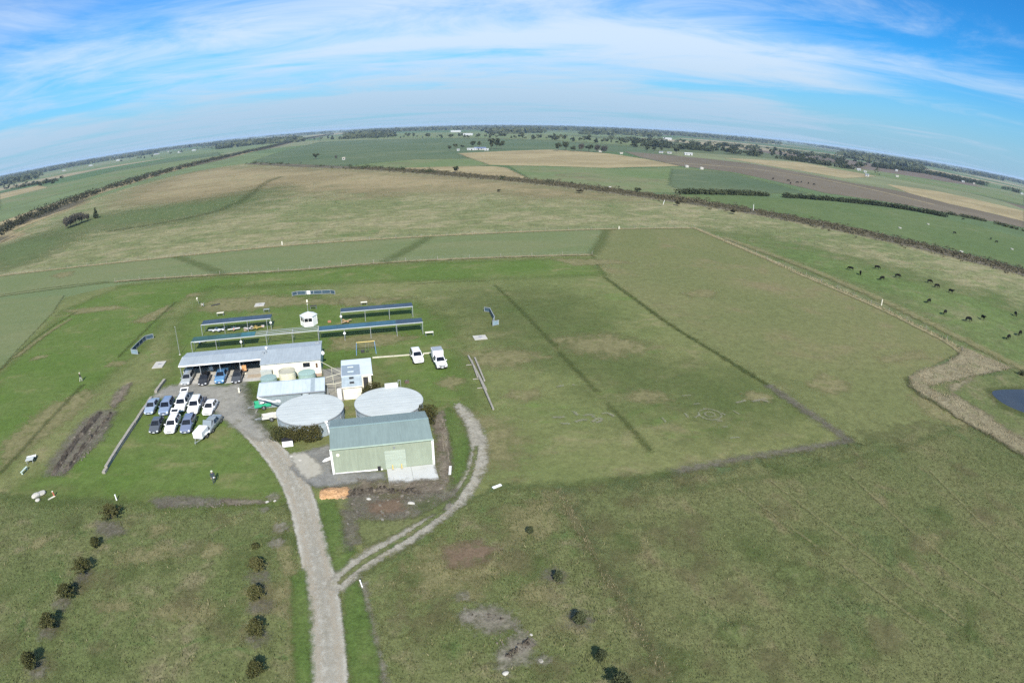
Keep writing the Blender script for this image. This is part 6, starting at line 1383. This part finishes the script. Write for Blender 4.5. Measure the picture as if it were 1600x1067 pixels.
# ------------------------------------------------------------------ posts, poles, troughs
def post(lab, p, h, r, mat=M_WHITE, name='marker_post', lean=0.0, cat='post', rail_=None):
    x, y = at(*p); t = thing(name, lab, cat, (x, y, Z0 - .05 if math.hypot(x, y) < 170 else .05))
    obj('shaft', MB().tube([(0, 0, 0), (lean, 0, h)], [r, r * .9], 8), mat, t); obj('cap', MB().lathe([(r * 1.1, h), (r * 1.15, h + .04), (0, h + .07)], 8, (lean, 0, 0)), mat, t)
    if rail_: obj('stay', MB().bar((0, 0, h * .75), (rail_[0], rail_[1], .1), r * .9), mat, t)
post('short white marker post above the bushy pine on the left', (183, 783), .8, .09)
post('leaning white post beside the branch track junction', (567, 920), 1.0, .07, lean=-.12)
post('pale post in the fence line left of the far dark ditch', (441, 384), 1.5, .2, M_CREAM); post('pale post in the fence line near the right mown strip', (967, 359), 1.3, .2, M_CREAM)
post('white strainer post at the cattle paddock fence', (1377, 478), 1.6, .15, M_CREAM); post('white pole standing in the drain on the right', (1177, 329), 3.2, .13); post('thin pale pole leaning at the drain in the middle', (1036, 320), 2.4, .11, lean=.8)
for k, (px, py) in enumerate([(1073, 262), (1096, 265)]): x, y = at(px, py); t = thing('stock_tank', ['left', 'right'][k] + ' of two pale stock tanks on the strip by the ploughed field', 'tank', (x, y, .05)); obj('tank_wall', MB().lathe([(2.2, 0), (2.2, 2.2), (0, 2.6)], 16), M_CONC, t); obj('hatch', MB().lathe([(.5, 2.45), (.5, 2.8), (0, 2.85)], 10), M_GALV, t)
for px, py, lab in [(953, 293, 'white trough by the drain in the mixed pasture'), (1450, 351, 'grey trough standing on the bright pasture, left one'), (1406, 357, 'low pale trough left of the grey trough on bright pasture'), (1581, 390, 'grey trough at the right edge of the bright pasture'), (1502, 394, 'white sheet like trough lying at the drain on the right')]:
    x, y = at(px, py); t = thing('water_trough', lab, 'trough', (x, y, .06)); obj('tub', MB().lathe([(.95, 0), (1.0, .5), (.9, .5), (.85, .2), (0, .18)], 16), M_CONC, t); obj('pipe', MB().tube([(1.05, 0, 0), (1.05, 0, .8)], .05, 6), M_GALV, t)

# ------------------------------------------------------------------ spoil banks, sand heap, rubble
def mound(name, lab, pts, wd, h, mat, seed, cat='mound', n=44, rough=.25, kind=None):
    """a bumpy bank along the world polyline"""
    rr = np.random.default_rng(seed); q = smooth_loop([tuple(p) for p in pts], 3, False)
    L_ = np.cumsum([0] + [math.dist(a, b) for a, b in zip(q, q[1:])]); m = 13
    V = []; wob = rr.normal(size=(n, m)); wob = (wob + np.roll(wob, 1, 0) + np.roll(wob, -1, 0) + np.roll(wob, 1, 1)) / 2.2
    for i in range(n):
        s = L_[-1] * i / (n - 1); a = np.array([np.interp(s, L_, [p[k] for p in q]) for k in (0, 1)]); b = np.array([np.interp(min(s + .3, L_[-1]), L_, [p[k] for p in q]) for k in (0, 1)]) - np.array([np.interp(max(s - .3, 0), L_, [p[k] for p in q]) for k in (0, 1)])
        b /= np.linalg.norm(b) + 1e-9; nn = np.array([-b[1], b[0]]); end = min(1, math.sqrt(max(0, min(i, n - 1 - i)) / 3.5))
        for j in range(m):
            u = j / (m - 1) * 2 - 1; hh = h * (1 - u * u) * end * (1 + rough * wob[i, j] * 1.3); 
            p = a + nn * u * wd / 2 * (.7 + .3 * end) * (1 + .12 * wob[i, (j * 3) % m])
            V.append((p[0], p[1], Z0 - .06 + max(hh, 0) + (0 if 0 < j < m - 1 else -.05)))
    V = np.array(V); o = V[:, :2].mean(0); V[:, :2] -= o
    idx = np.arange(n * m).reshape(n, m); F = np.stack([idx[:-1, :-1], idx[1:, :-1], idx[1:, 1:], idx[:-1, 1:]], -1).reshape(-1, 4)
    me = np_mesh(name, V, F); ob = obj(name, me, mat, None, (o[0], o[1], 0), smooth=True)
    return tag(ob, lab, cat)
def soil_mat(name, a, b, c):
    return ground_mat(name, a, b, c, dry=.5, s_big=.5, s_mid=1.4, s_fine=5, fine=.6, edge=False, bump=.9, speck=((.24, .22, .18), .5))
SOIL = soil_mat('spoil_soil', (.066, .056, .044), (.10, .086, .066), (.15, .13, .10)); SANDM = soil_mat('orange_sand', (.40, .235, .115), (.46, .28, .145), (.36, .25, .15)); CLAY = soil_mat('pale_clay_heap', (.19, .162, .118), (.24, .21, .158), (.12, .11, .07))
mound('spoil_bank', 'left dark spoil bank of the trench, with grass growing over it', PX([(84, 745), (110, 706), (140, 668), (160, 646)]), 1.25, .60, SOIL, 1, 'spoil bank')
mound('spoil_bank', 'right crumbly grey spoil bank of the trench', PX([(100, 742), (130, 704), (160, 668), (176, 646)]), 1.2, .32, SOIL, 2, 'spoil bank', rough=.6)
mound('sand_heap', 'heap of orange sand at the edge of the gravel road below the green shed', PX([(499, 774), (520, 772), (550, 771)]), 2.6, .40, SANDM, 3, 'sand heap', n=18, rough=.12)
mound('dirt_heap', 'grey rubble bank between the sand heap and the track', PX([(540, 776), (580, 772), (620, 771), (660, 772)]), 1.5, .30, SOIL, 4, 'dirt heap', rough=.8)
mound('dirt_heap', 'pale clay bank under the front edge of the concrete apron', PX([(600, 762), (650, 761), (695, 752), (704, 738)]), 1.3, .16, CLAY, 5, 'dirt heap', n=26, rough=.3)
mound('dirt_heap', 'brown earth bank along the right side of the green shed', PX([(690, 650), (694, 680), (698, 715), (702, 742)]), 1.3, .22, CLAY, 6, 'dirt heap', n=26, rough=.35)
mound('dirt_heap', 'dark ash heap with a black log near the photo bottom', PX([(790, 1032), (812, 1015), (832, 1003)]), 1.1, .22, SOIL, 8, 'dirt heap', rough=.6)
mound('dirt_heap', 'pale clay heap on the plot right of the road', PX([(728, 968), (755, 965), (790, 972)]), 1.2, .14, SOIL, 9, 'dirt heap', rough=.6)
# loose stones and rubble
ROCKW = paint('pale_rock', (.42, .40, .35), .95, var=.2, scale=3, dirt=(.28, .26, .21))
def rock_mesh(seed, r):
    rr = random.Random(seed); bm = bmesh.new(); bmesh.ops.create_icosphere(bm, subdivisions=2, radius=r)
    ax = [Vector((rr.gauss(0, 1), rr.gauss(0, 1), rr.gauss(0, 1))).normalized() for _ in range(7)]
    for v in bm.verts:
        for a in ax:
            d = v.co.dot(a); lim = r * (.55 + .3 * ((hash((round(a.x, 3), seed)) % 100) / 100))
            if d > lim: v.co -= a * (d - lim)
        v.co.z *= .62
    me = bpy.data.meshes.new('rock'); bm.to_mesh(me); bm.free(); me.materials.append(ROCKW); return me
RM = [rock_mesh(k, 1.0) for k in range(4)]
RK = [((58, 778), .75, 'large pale boulder pile stone beside the red post, left'), ((66, 774), .7, 'large pale stone, right one beside the red post'), ((60, 784), .4, 'small pale stone in front of the large left stones'),
      ((577, 783), .38, 'pale block at the edge of the rubble by the sand heap'), ((643, 790), .45, 'white stone lying right in the bare soil below the shed'), ((598, 815), .25, 'small white stone low in the bare soil'), ((528, 820), .22, 'white stone on the lush verge'), ((544, 821), .2, 'small pale stone beside the lush verge'), ((418, 787), .28, 'white stone left of the road'), ((430, 785), .22, 'pale stone close to the road edge'), ((687, 760), .15, 'small white stone under the apron corner'), ((790, 1055), .35, 'pale stone at the photo bottom below the ash heap'), ((845, 1035), .25, 'pale stone right of the ash heap'), ((830, 994), .16, 'small round stone above the ash heap'), ((456, 716), .3, 'grey stone beside the white cabinet'), ((470, 722), .35, 'grey stone at the gravel apron')]
for k, (p, r_, lab) in enumerate(RK):
    x, y = at(*p); o = bpy.data.objects.new('rock', RM[k % 4]); COL.objects.link(o); o.location = (x, y, Z0 + r_ * .25); o.rotation_euler = (0, 0, rnd.uniform(0, 6)); o.scale = (r_, r_ * rnd.uniform(.7, 1), r_ * rnd.uniform(.5, .8)); tag(o, lab, 'rock', 'loose pale stones')
def rubble(name, lab, poly, n, rmin, rmax, mat):
    P = np.array(PX(poly)); lo, hi = P.min(0), P.max(0); mb = MB(); c = 0; out = []
    while c < n:
        p = np.array([[rnd.uniform(lo[0], hi[0]), rnd.uniform(lo[1], hi[1])]])
        if seg_dist(p, P.tolist())[0] < 0: continue
        r_ = rmin * (rmax / rmin) ** (rnd.random() ** 2); q = []
        for k in range(8): q.append((p[0, 0] + (r_ if k & 1 else -r_) * rnd.uniform(.5, 1), p[0, 1] + (r_ if k & 2 else -r_) * rnd.uniform(.5, 1), Z0 - .02 + (r_ * rnd.uniform(.5, 1.2) if k & 4 else -.05)))
        mb.add(q, [(0, 2, 3, 1), (4, 5, 7, 6), (0, 1, 5, 4), (2, 6, 7, 3), (0, 4, 6, 2), (1, 3, 7, 5)]); c += 1
    o = obj(name, mb, mat, kind='stuff'); return tag(o, lab, 'rubble')
CLOD = paint('soil_clods', (.15, .13, .10), .95, var=.4, scale=.8, dirt=(.30, .27, .22))
rubble('rubble', 'broken clods and rubble on the bare soil below the shed', [(535, 770), (690, 762), (690, 798), (640, 812), (560, 808)], 420, .05, .22, CLOD)
rubble('rubble', 'clods scattered on the spoil trench', [(80, 745), (130, 660), (180, 645), (160, 690), (105, 745)], 420, .06, .24, CLOD)
rubble('rubble', 'rubble strip beside the shed right wall', [(682, 660), (700, 650), (706, 742), (690, 752)], 170, .05, .2, CLOD)
rubble('rubble', 'clay lumps on the plot right of the road', [(722, 955), (800, 955), (835, 1000), (800, 1050), (770, 1000)], 160, .03, .12, CLOD)
rubble('rubble', 'dark clods on the bare strip left of the road', [(240, 783), (345, 782), (410, 786), (350, 794), (250, 796)], 160, .05, .16, CLOD)
# ------------------------------------------------------------------ timber walls
def sleeper_wall(lab, pts, h, wd, n, mat, off=0.0, name='timber_wall'):
    q = PX(pts); o = q[0]; t = thing(name, lab, 'wall', (o[0], o[1], Z0 - .03))
    L_ = np.cumsum([0] + [math.dist(a, b) for a, b in zip(q, q[1:])]); f = lambda s: tuple(np.interp(s, L_, [p[k] - o[k] for p in q]) for k in (0, 1))
    for i in range(n):
        a, b = f(L_[-1] * i / n + .02), f(L_[-1] * (i + 1) / n - .02); r0 = rnd.uniform(-.03, .03)
        obj('lower_sleeper', MB().bar((*a, h * .25), (*b, h * .25), wd, h * .5 - .01), mat, t); obj('upper_sleeper', MB().bar((a[0] + r0, a[1], h * .75), (b[0] + r0, b[1], h * .75), wd * rnd.uniform(.9, 1.05), h * .5 - .01), mat, t)
    return t
sleeper_wall('long low timber wall left of the parked cars', [(167, 735), (190, 698), (215, 660), (238, 625)], .55, .45, 12, M_TIMBER)
sleeper_wall('short low timber wall at the top left of the parking area', [(244, 616), (251, 606), (258, 597)], .5, .5, 3, M_TIMBER)
sleeper_wall('rotten timber wall piece at the lower end of the long wall', [(163, 742), (167, 736)], .35, .5, 1, M_TIMBER)
t = thing('log_pile', 'two long weathered power poles lying on the grass right of the cars', 'logs', (*at(755, 600), Z0)); o = at(755, 600)
for a, b, r_ in [((732, 559), (760, 612), .17), ((742, 562), (757, 598), .17), ((748, 590), (771, 643), .18), ((737, 566), (746, 592), .15)]:
    A, B = at(*a), at(*b); obj('log', MB().tube([(A[0] - o[0], A[1] - o[1], r_), ((A[0] + B[0]) / 2 - o[0], (A[1] + B[1]) / 2 - o[1], r_ + .02), (B[0] - o[0], B[1] - o[1], r_)], [r_, r_, r_ * .85], 9), M_TIMBER, t)
for a in ((734, 572), (745, 594), (752, 608)): A = at(*a); obj('bearer', MB().box((A[0] - o[0], A[1] - o[1], .05), (1.3, .15, .1)), M_TIMBER, t)
# ------------------------------------------------------------------ small yard things
x, y = at(450.5, 700); t = thing('fuel_cabinet', 'white cabinet with black lid standing on the grass by the hedge', 'cabinet', (x, y, Z0), R(4))
obj('body', MB().box((0, .35, .42), (1.45, .75, .8)), M_WHITE, t); obj('lid', MB().box((0, .42, .88), (1.55, .80, .10), 0, 0, R(8)), M_BLACK, t); obj('emblem', MB().box((.05, -.031, .45), (.5, .01, .22)), paint('grey_emblem', (.45, .47, .45), .5), t); obj('skid', MB().box((0, .35, .01), (1.3, .6, .06)), M_STEEL, t)
x, y = at(520, 708); t = thing('white_canoe', 'white fibreglass trough lying between hedge and green shed', 'trough', (-5.7, 67.2, Z0)); obj('hull', MB().tube([(-.9, -.5, .2), (-.5, -.25, .22), (.3, .2, .22), (.8, .5, .2)], [.05, .22, .22, .05], 10), M_WHITE, t)
def plank(lab, a, b, wd, th, mat, z=0.0, name='plank'):
    A, B = at(*a), at(*b); t = bpy.data.objects.new; o = obj(name, MB().bar((0, 0, th / 2 + z), (B[0] - A[0], B[1] - A[1], th / 2 + z), wd, th), mat, None, (*A, Z0)); return tag(o, lab, 'board')
plank('white board lying at the end of the track ditch', (770, 765), (783, 760), .35, .12, M_WHITE); plank('pale board leaning on the earth bank right of the green shed', (703, 745), (704, 732), .28, .2, M_WHITE)
plank('white sheet lying by the reed bed', (1493, 633), (1503, 629), .5, .1, M_WHITE); plank('white sheet lying on the dam bank', (1546, 615), (1552, 612), .9, .15, M_WHITE)
plank('thin pale board at the foot of the red post', (76, 783), (87, 777), .2, .1, M_CREAM); plank('white sheet beside the shed rubble', (691, 680), (697, 679), .5, .12, M_WHITE); plank('pale board lying on the dam fence corner', (1520, 585), (1530, 582), .5, .12, M_WHITE)
x, y = at(86, 777); t = thing('red_post', 'short red post beside the pale stones on the left', 'post', (x, y, Z0)); obj('shaft', MB().tube([(0, 0, 0), (-.08, 0, .7)], .10, 8), paint('faded_red', (.45, .13, .08), .7), t); obj('cap', MB().lathe([(.11, .69), (.11, .76), (0, .78)], 8, (-.08, 0, 0)), M_CREAM, t)
x, y = at(35, 744); t = thing('bench', 'narrow pale green bench at the left edge of the spoil trench', 'bench', (x, y, Z0), R(82)); gb = paint('pale_green_paint', (.42, .50, .42), .6)
obj('seat', MB().box((.8, 0, .42), (1.7, .35, .06)), gb, t)
for xx in (.15, 1.45): obj('leg', MB().box((xx, 0, .2), (.08, .3, .38)), gb, t)
x, y = at(49, 724); t = thing('picnic_table', 'square pale table with a white sheet on the far left lawn', 'table', (x, y, Z0), R(12)); obj('top', MB().box((0, 0, .6), (1.3, 1.1, .06)), paint('grey_table', (.42, .44, .42), .7), t); obj('sheet', MB().box((-.1, 1.1, .35), (1.6, .7, .08), .15), M_WHITE, t)
for sx in (-.5, .5):
    for sy in (-.4, .4): obj('leg', MB().box((sx, sy, .29), (.08, .08, .56)), M_STEEL, t)
def bench_table(lab, p, L, mat, rz=0.0):
    x, y = at(*p); t = thing('work_table', lab, 'table', (x, y, Z0), R(rz)); obj('top', MB().box((0, 0, .72), (L, .75, .05)), mat, t)
    for sx in (-1, 1):
        for sy in (-1, 1): obj('leg', MB().box((sx * (L / 2 - .1), sy * .28, .35), (.06, .06, .7)), M_STEEL, t)
bench_table('pale table on the grass behind the navy left shelter', (345, 494.5), 1.7, M_CREAM); bench_table('pale table behind the short navy shelter', (569, 478), 1.5, M_CREAM); bench_table('dark table behind the right end of the navy left shelter', (417, 489), 1.4, M_STEEL); bench_table('small table on the lawn right of the long blue shelter', (671, 526), 1.6, M_CREAM)
bench_table('dark table behind the six sided hut', (490, 484), 1.5, M_DARK)
# model planes under and beside the shelters
def model_plane(lab, p, rz, cb, cw, sc=1.0, z=.0):
    x, y = at(*p); t = thing('model_plane', lab, 'model plane', (x, y, Z0 + z), R(rz)); t.scale = (sc,) * 3; nm = 'plane_' + lab[:12]
    mbp = paint(nm + 'b', cb, .35); mwp = paint(nm + 'w', cw, .35)
    obj('fuselage', MB().tube([(0, -.75, .32), (0, -.6, .33), (0, -.2, .35), (0, .3, .34), (0, .85, .34)], [.05, .11, .13, .10, .03], 10), mbp, t)
    w_ = obj('wing', MB().box((0, -.2, .40), (2.1, .38, .045)), mwp, t)
    for s in (-1, 1): obj('aileron', MB().box((s * .7, .02, .40), (.6, .08, .03)), mbp, w_)
    obj('tailplane', MB().box((0, .78, .36), (.75, .2, .03)), mwp, t); obj('fin', MB().box((0, .80, .48), (.03, .2, .24)), mwp, t); obj('propeller', MB().box((0, -.80, .33), (.42, .02, .04)), M_BLACK, t)
    for s in (-1, 1): obj('wheel', MB().lathe([(.07, -.02), (.07, .02)], 10), M_TYRE, t, (s * .2, -.4, .08)).rotation_euler = (0, R(90), 0)
    obj('undercarriage', MB().bar((-.2, -.4, .09), (0, -.4, .28), .025).bar((.2, -.4, .09), (0, -.4, .28), .025), M_STEEL, t)
model_plane('yellow model plane on the grass under the navy left shelter', (401, 516), 20, (.50, .36, .08), (.48, .32, .07), 1.2); model_plane('white model plane at the left under the navy left shelter', (336, 520), -15, (.70, .70, .70), (.60, .62, .66), 1.3)
model_plane('white and grey model plane in the middle under the navy left shelter', (346, 519), 60, (.75, .75, .75), (.30, .32, .36), 1.2); model_plane('red tailed white model plane under the navy left shelter', (366, 518), 10, (.62, .30, .22), (.76, .76, .74), 1.3); model_plane('grey model plane beside the yellow one under the shelter', (390, 517), -30, (.40, .38, .38), (.55, .52, .50), 1.2)
model_plane('orange model plane beside the short navy shelter', (541, 506), 40, (.42, .24, .10), (.42, .28, .15), 1.2); model_plane('small white model plane under the green shelter at the left', (313, 538), 5, (.74, .74, .76), (.70, .70, .74), 1.2)
# gear bags and boxes
for p, c_, lab in [((372, 515), (.05, .05, .07), 'dark gear box under the navy left shelter'), ((384, 518), (.25, .20, .16), 'brown gear box under the navy left shelter'), ((411, 512), (.42, .36, .36), 'pink grey gear box at the right under the navy left shelter'), ((515, 505), (.32, .14, .08), 'small red box beside the six sided hut'), ((567, 552), (.03, .03, .03), 'black bag under the swing frame'), ((636, 600), (.10, .07, .05), 'brown stump on the grass below the white wagon')]:
    x, y = at(*p); t = thing('gear_box', lab, 'box', (x, y, Z0)); m = paint('gear' + lab[:9], c_, .6); obj('case', MB().box((0, 0, .2), (.7, .45, .4)), m, t); obj('handle', MB().tube([(-.12, 0, .4), (-.1, 0, .47), (.1, 0, .47), (.12, 0, .4)], .015, 5), M_STEEL, t)
# things in and beside the carport
for p, lab, cols in [((383, 585.5), 'orange and white folded banner standing at the carport corner', ((.55, .26, .10), (.70, .66, .58)))]:
    x, y = at(*p); t = thing('folded_banner', lab, 'banner', (x, y, Z0)); obj('banner_pole', MB().tube([(0, 0, 0), (0, 0, 2.1)], .04, 6), M_GALV, t); obj('cloth', MB().box((.0, -.06, 1.1), (.85, .08, 1.0)), paint('orange_cloth', cols[0], .8, var=.2, dirt=cols[1]), t); obj('white_cloth', MB().box((-.45, -.02, 1.2), (.5, .06, .7)), paint('white_cloth', cols[1], .8), t); obj('base', MB().lathe([(.3, 0), (.28, .12), (.05, .16)], 12), M_CREAM, t)
x, y = at(330, 583); t = thing('flat_trolley', 'white cluttered trolley between the black and blue cars in the carport', 'trolley', (x, y, Z0)); obj('deck', MB().box((0, 0, .45), (1.2, .8, .06)), M_WHITE, t); obj('load', MB().box((.1, 0, .75), (.7, .5, .5), .4), paint('load_white', (.7, .7, .68), .6), t)
for sx in (-1, 1): obj('wheel', MB().lathe([(.14, -.03), (.14, .03)], 12), M_TYRE, t, (sx * .5, 0, .16)).rotation_euler = (0, R(90), 0)
x, y = at(374.5, 616); t = thing('garden_statue', 'pale upright bollard on rough ground right of the yard', 'post', (x, y, Z0)); obj('shaft', MB().lathe([(.16, 0), (.14, .6), (.18, .7), (.10, .95), (0, 1.0)], 12), M_CREAM, t); obj('base', MB().lathe([(.25, 0), (.25, .08), (.16, .1)], 12), M_CONC, t)
x, y = at(397, 640); t = thing('loading_slab', 'grey concrete ramp slab at the left end of the workshop', 'concrete slab', (x, y, Z0 - .1)); obj('slab', MB().prism([(-1.2, -2.0), (.6, -2.0), (1.0, 2.2), (-.6, 2.2)], 0, .22), M_CONC, t)
# wind sock and bucket on the lawn behind the shelters
x, y = at(311.5, 477); t = thing('wind_sock', 'cream wind sock on a short pole behind the left shelters', 'wind sock', (x, y, Z0)); obj('pole', MB().tube([(0, 0, 0), (-.3, 0, 1.9)], .035, 6), M_GALV, t); obj('sock', MB().tube([(-.3, 0, 1.8), (-.42, 0, 1.45), (-.40, 0, 1.05)], [.22, .18, .12], 10), M_CREAM, t)
x, y = at(317, 480); t = thing('cable_drum', 'cream wooden cable drum lying beside the wind sock', 'drum', (x, y, Z0)); 
for s in (-1, 1): obj('flange', MB().lathe([(.0, s * .25 - .03), (.45, s * .25 - .03), (.45, s * .25 + .03), (0, s * .25 + .03)], 16), M_CREAM, t, (0, 0, .45)).rotation_euler = (0, R(90), 0)
obj('core', MB().lathe([(.2, -.24), (.2, .24)], 14), M_TIMBER, t, (0, 0, .45)).rotation_euler = (0, R(90), 0)
plank('dark timber beam lying beside the cable drum', (330, 479.5), (344, 476.5), .3, .2, M_DARK)
# ------------------------------------------------------------------ grass with height (uncountable)
def tufts(name, lab, poly, n, size, mat, z=None, world=False, edge=0.0):
    P = np.array(poly if world else PX(poly)); lo, hi = P.min(0), P.max(0); C = np.zeros((0, 2))
    while len(C) < n:
        q = lo + nr.random((n * 3, 2)) * (hi - lo); q = q[seg_dist(q, P.tolist()) > edge]; C = np.concatenate([C, q])
    C = C[:n]; clump = .5 + .5 * np.sin(C[:, 0] * .9 + 1.3 * np.sin(C[:, 1] * .7)) * np.sin(C[:, 1] * 1.1 + np.sin(C[:, 0] * .5))
    s = np.asarray(size[0] + (size[1] - size[0]) * nr.random(n) * (.4 + .6 * clump))
    C3 = np.column_stack([C, np.full(n, z if z is not None else Z0 - .03)])
    V, F, k = leaves(C3, s, blade=True)
    o = bpy.data.objects.new(name, leaf_obj_mesh(name, V, F, k, mat)); COL.objects.link(o); o['kind'] = 'stuff'; return tag(o, lab, 'grass')
tufts('long_grass', 'tufty dark grass of the large near field on the right', [(872, 768), (1060, 745), (1333, 696), (1520, 664), (1640, 740), (1700, 900), (1640, 1110), (1100, 1110), (1010, 1010), (930, 880)], 60000, (.08, .24), L_GRASS)
tufts('long_grass', 'tufty grass of the planted plot on both sides of the road', [(0, 776), (180, 786), (450, 796), (470, 850), (480, 1100), (-60, 1100), (-120, 800)], 24000, (.08, .28), L_GRASS)
tufts('long_grass', 'tufty grass of the plot right of the road', [(565, 925), (640, 860), (740, 790), (775, 768), (868, 768), (930, 880), (1010, 1010), (1070, 1110), (610, 1110)], 18000, (.08, .28), L_GRASS)
tufts('reeds', 'dry tan reeds standing in the reed bed and drain round the dam', PX(REED), 9000, (.2, .6), L_REED, world=True)
tufts('fence_line_grass', 'dry grass standing along the dividing line of the near field', band(PX([(872, 766), (905, 830), (950, 910), (1000, 990), (1050, 1070)]), 0.9), 900, (.10, .30), L_STRAW, world=True)
tufts('fence_line_grass', 'dry grass standing along the upper fence line', band(PX(UPF), 1.6), 5000, (.25, .55), L_STRAW, z=.12, world=True)
tufts('fence_line_grass', 'dry grass standing along the cattle fence', band(PX(TRK), 1.8), 3500, (.25, .55), L_STRAW, z=.15, world=True)
tufts('ditch_grass', 'rank dark grass standing in the long right ditch', band(PX([(945, 435), (1060, 518), (1200, 604), (1270, 652), (1330, 690), (1180, 715), (1050, 740)], ), .9, 0), 1500, (.10, .3), L_LAWN, world=True)
tufts('ditch_grass', 'rank grass standing along the middle ditch', band(PX([(773, 447), (830, 503), (933, 614), (985, 670), (1018, 708)]), .8), 700, (.1, .26), L_LAWN, world=True)

tufts('tussocks', 'pale dry tussocks scattered over the planted plot', [(0, 786), (180, 792), (450, 800), (470, 850), (480, 1080), (-40, 1080), (-100, 810)], 1500, (.14, .34), L_TUSS)
tufts('tussocks', 'pale dry tussocks scattered right of the road', [(575, 935), (650, 865), (740, 800), (868, 772), (925, 880), (1000, 1000), (1040, 1080), (620, 1080)], 1100, (.14, .34), L_TUSS)
tufts('tussocks', 'pale dry tussocks scattered over the near field', [(885, 775), (1060, 755), (1333, 705), (1520, 670), (1640, 760), (1640, 1080), (1090, 1080), (930, 870)], 2200, (.12, .30), L_TUSS)
tufts('tussocks', 'dry tussocks scattered over the big rough paddock', PX([(130, 345), (345, 275), (560, 275), (900, 305), (1200, 350), (1500, 425), (1620, 465), (1300, 388), (1090, 352), (660, 366), (280, 396), (30, 424)]), 14000, (.3, .8), L_TUSS, z=.12, world=True)
# ------------------------------------------------------------------ wire fences
def fence(lab, pts, step, h=1.15):
    q = PX(pts); L_ = np.cumsum([0] + [math.dist(a, b) for a, b in zip(q, q[1:])]); o = q[0]; t = thing('wire_fence', lab, 'fence', (*o, .15)); n = int(L_[-1] / step); P = []
    for i in range(n + 1): P.append(tuple(np.interp(L_[-1] * i / n, L_, [p[k] - o[k] for p in q]) for k in (0, 1)))
    me = MB().tube([(0, 0, 0), (.02, 0, h)], [.07, .06], 6).mesh('post'); me.materials.append(M_TIMBER)
    for a in P: c = bpy.data.objects.new('post', me); COL.objects.link(c); c.parent = t; c.location = (*a, 0); c.rotation_euler = (rnd.uniform(-.06, .06), rnd.uniform(-.06, .06), rnd.uniform(0, 6))
    for z in (.4, .75, 1.08): obj('wire', MB().tube([(*a, z) for a in P], .006, 4), M_STEEL, t)
fence('post and wire fence along the top of the mown strip', UPF[1:], 9.0)
fence('post and wire fence along the cattle paddock', TRK, 7.0)
fence('post and wire fence along the lower side of the mown strip', LOF[2:], 9.0)
fence('post and wire fence along the near side of the long drain', [(560, 267), (740, 281), (950, 304), (1180, 338), (1420, 388), (1600, 434)], 14.0)

# ------------------------------------------------------------------ the air
HZ = 31000.0
mb = MB().b2(-HZ, HZ, -HZ, HZ, -1.0, 46.0)
m = bpy.data.materials.new('haze_air'); m.use_nodes = True; tt = NT(m.node_tree); tt.n.clear()
vo = tt.new('ShaderNodeVolumePrincipled'); tt.inp(vo, 'Color', (.55, .74, .96)); tt.inp(vo, 'Density', 6.5e-5); tt.inp(vo, 'Anisotropy', 0.0)
ou = tt.new('ShaderNodeOutputMaterial'); tt.l.new(vo.outputs[0], ou.inputs['Volume'])
hz = obj('haze', mb, m, kind='stuff'); tag(hz, 'thin pale haze filling the air over the plain', 'haze')
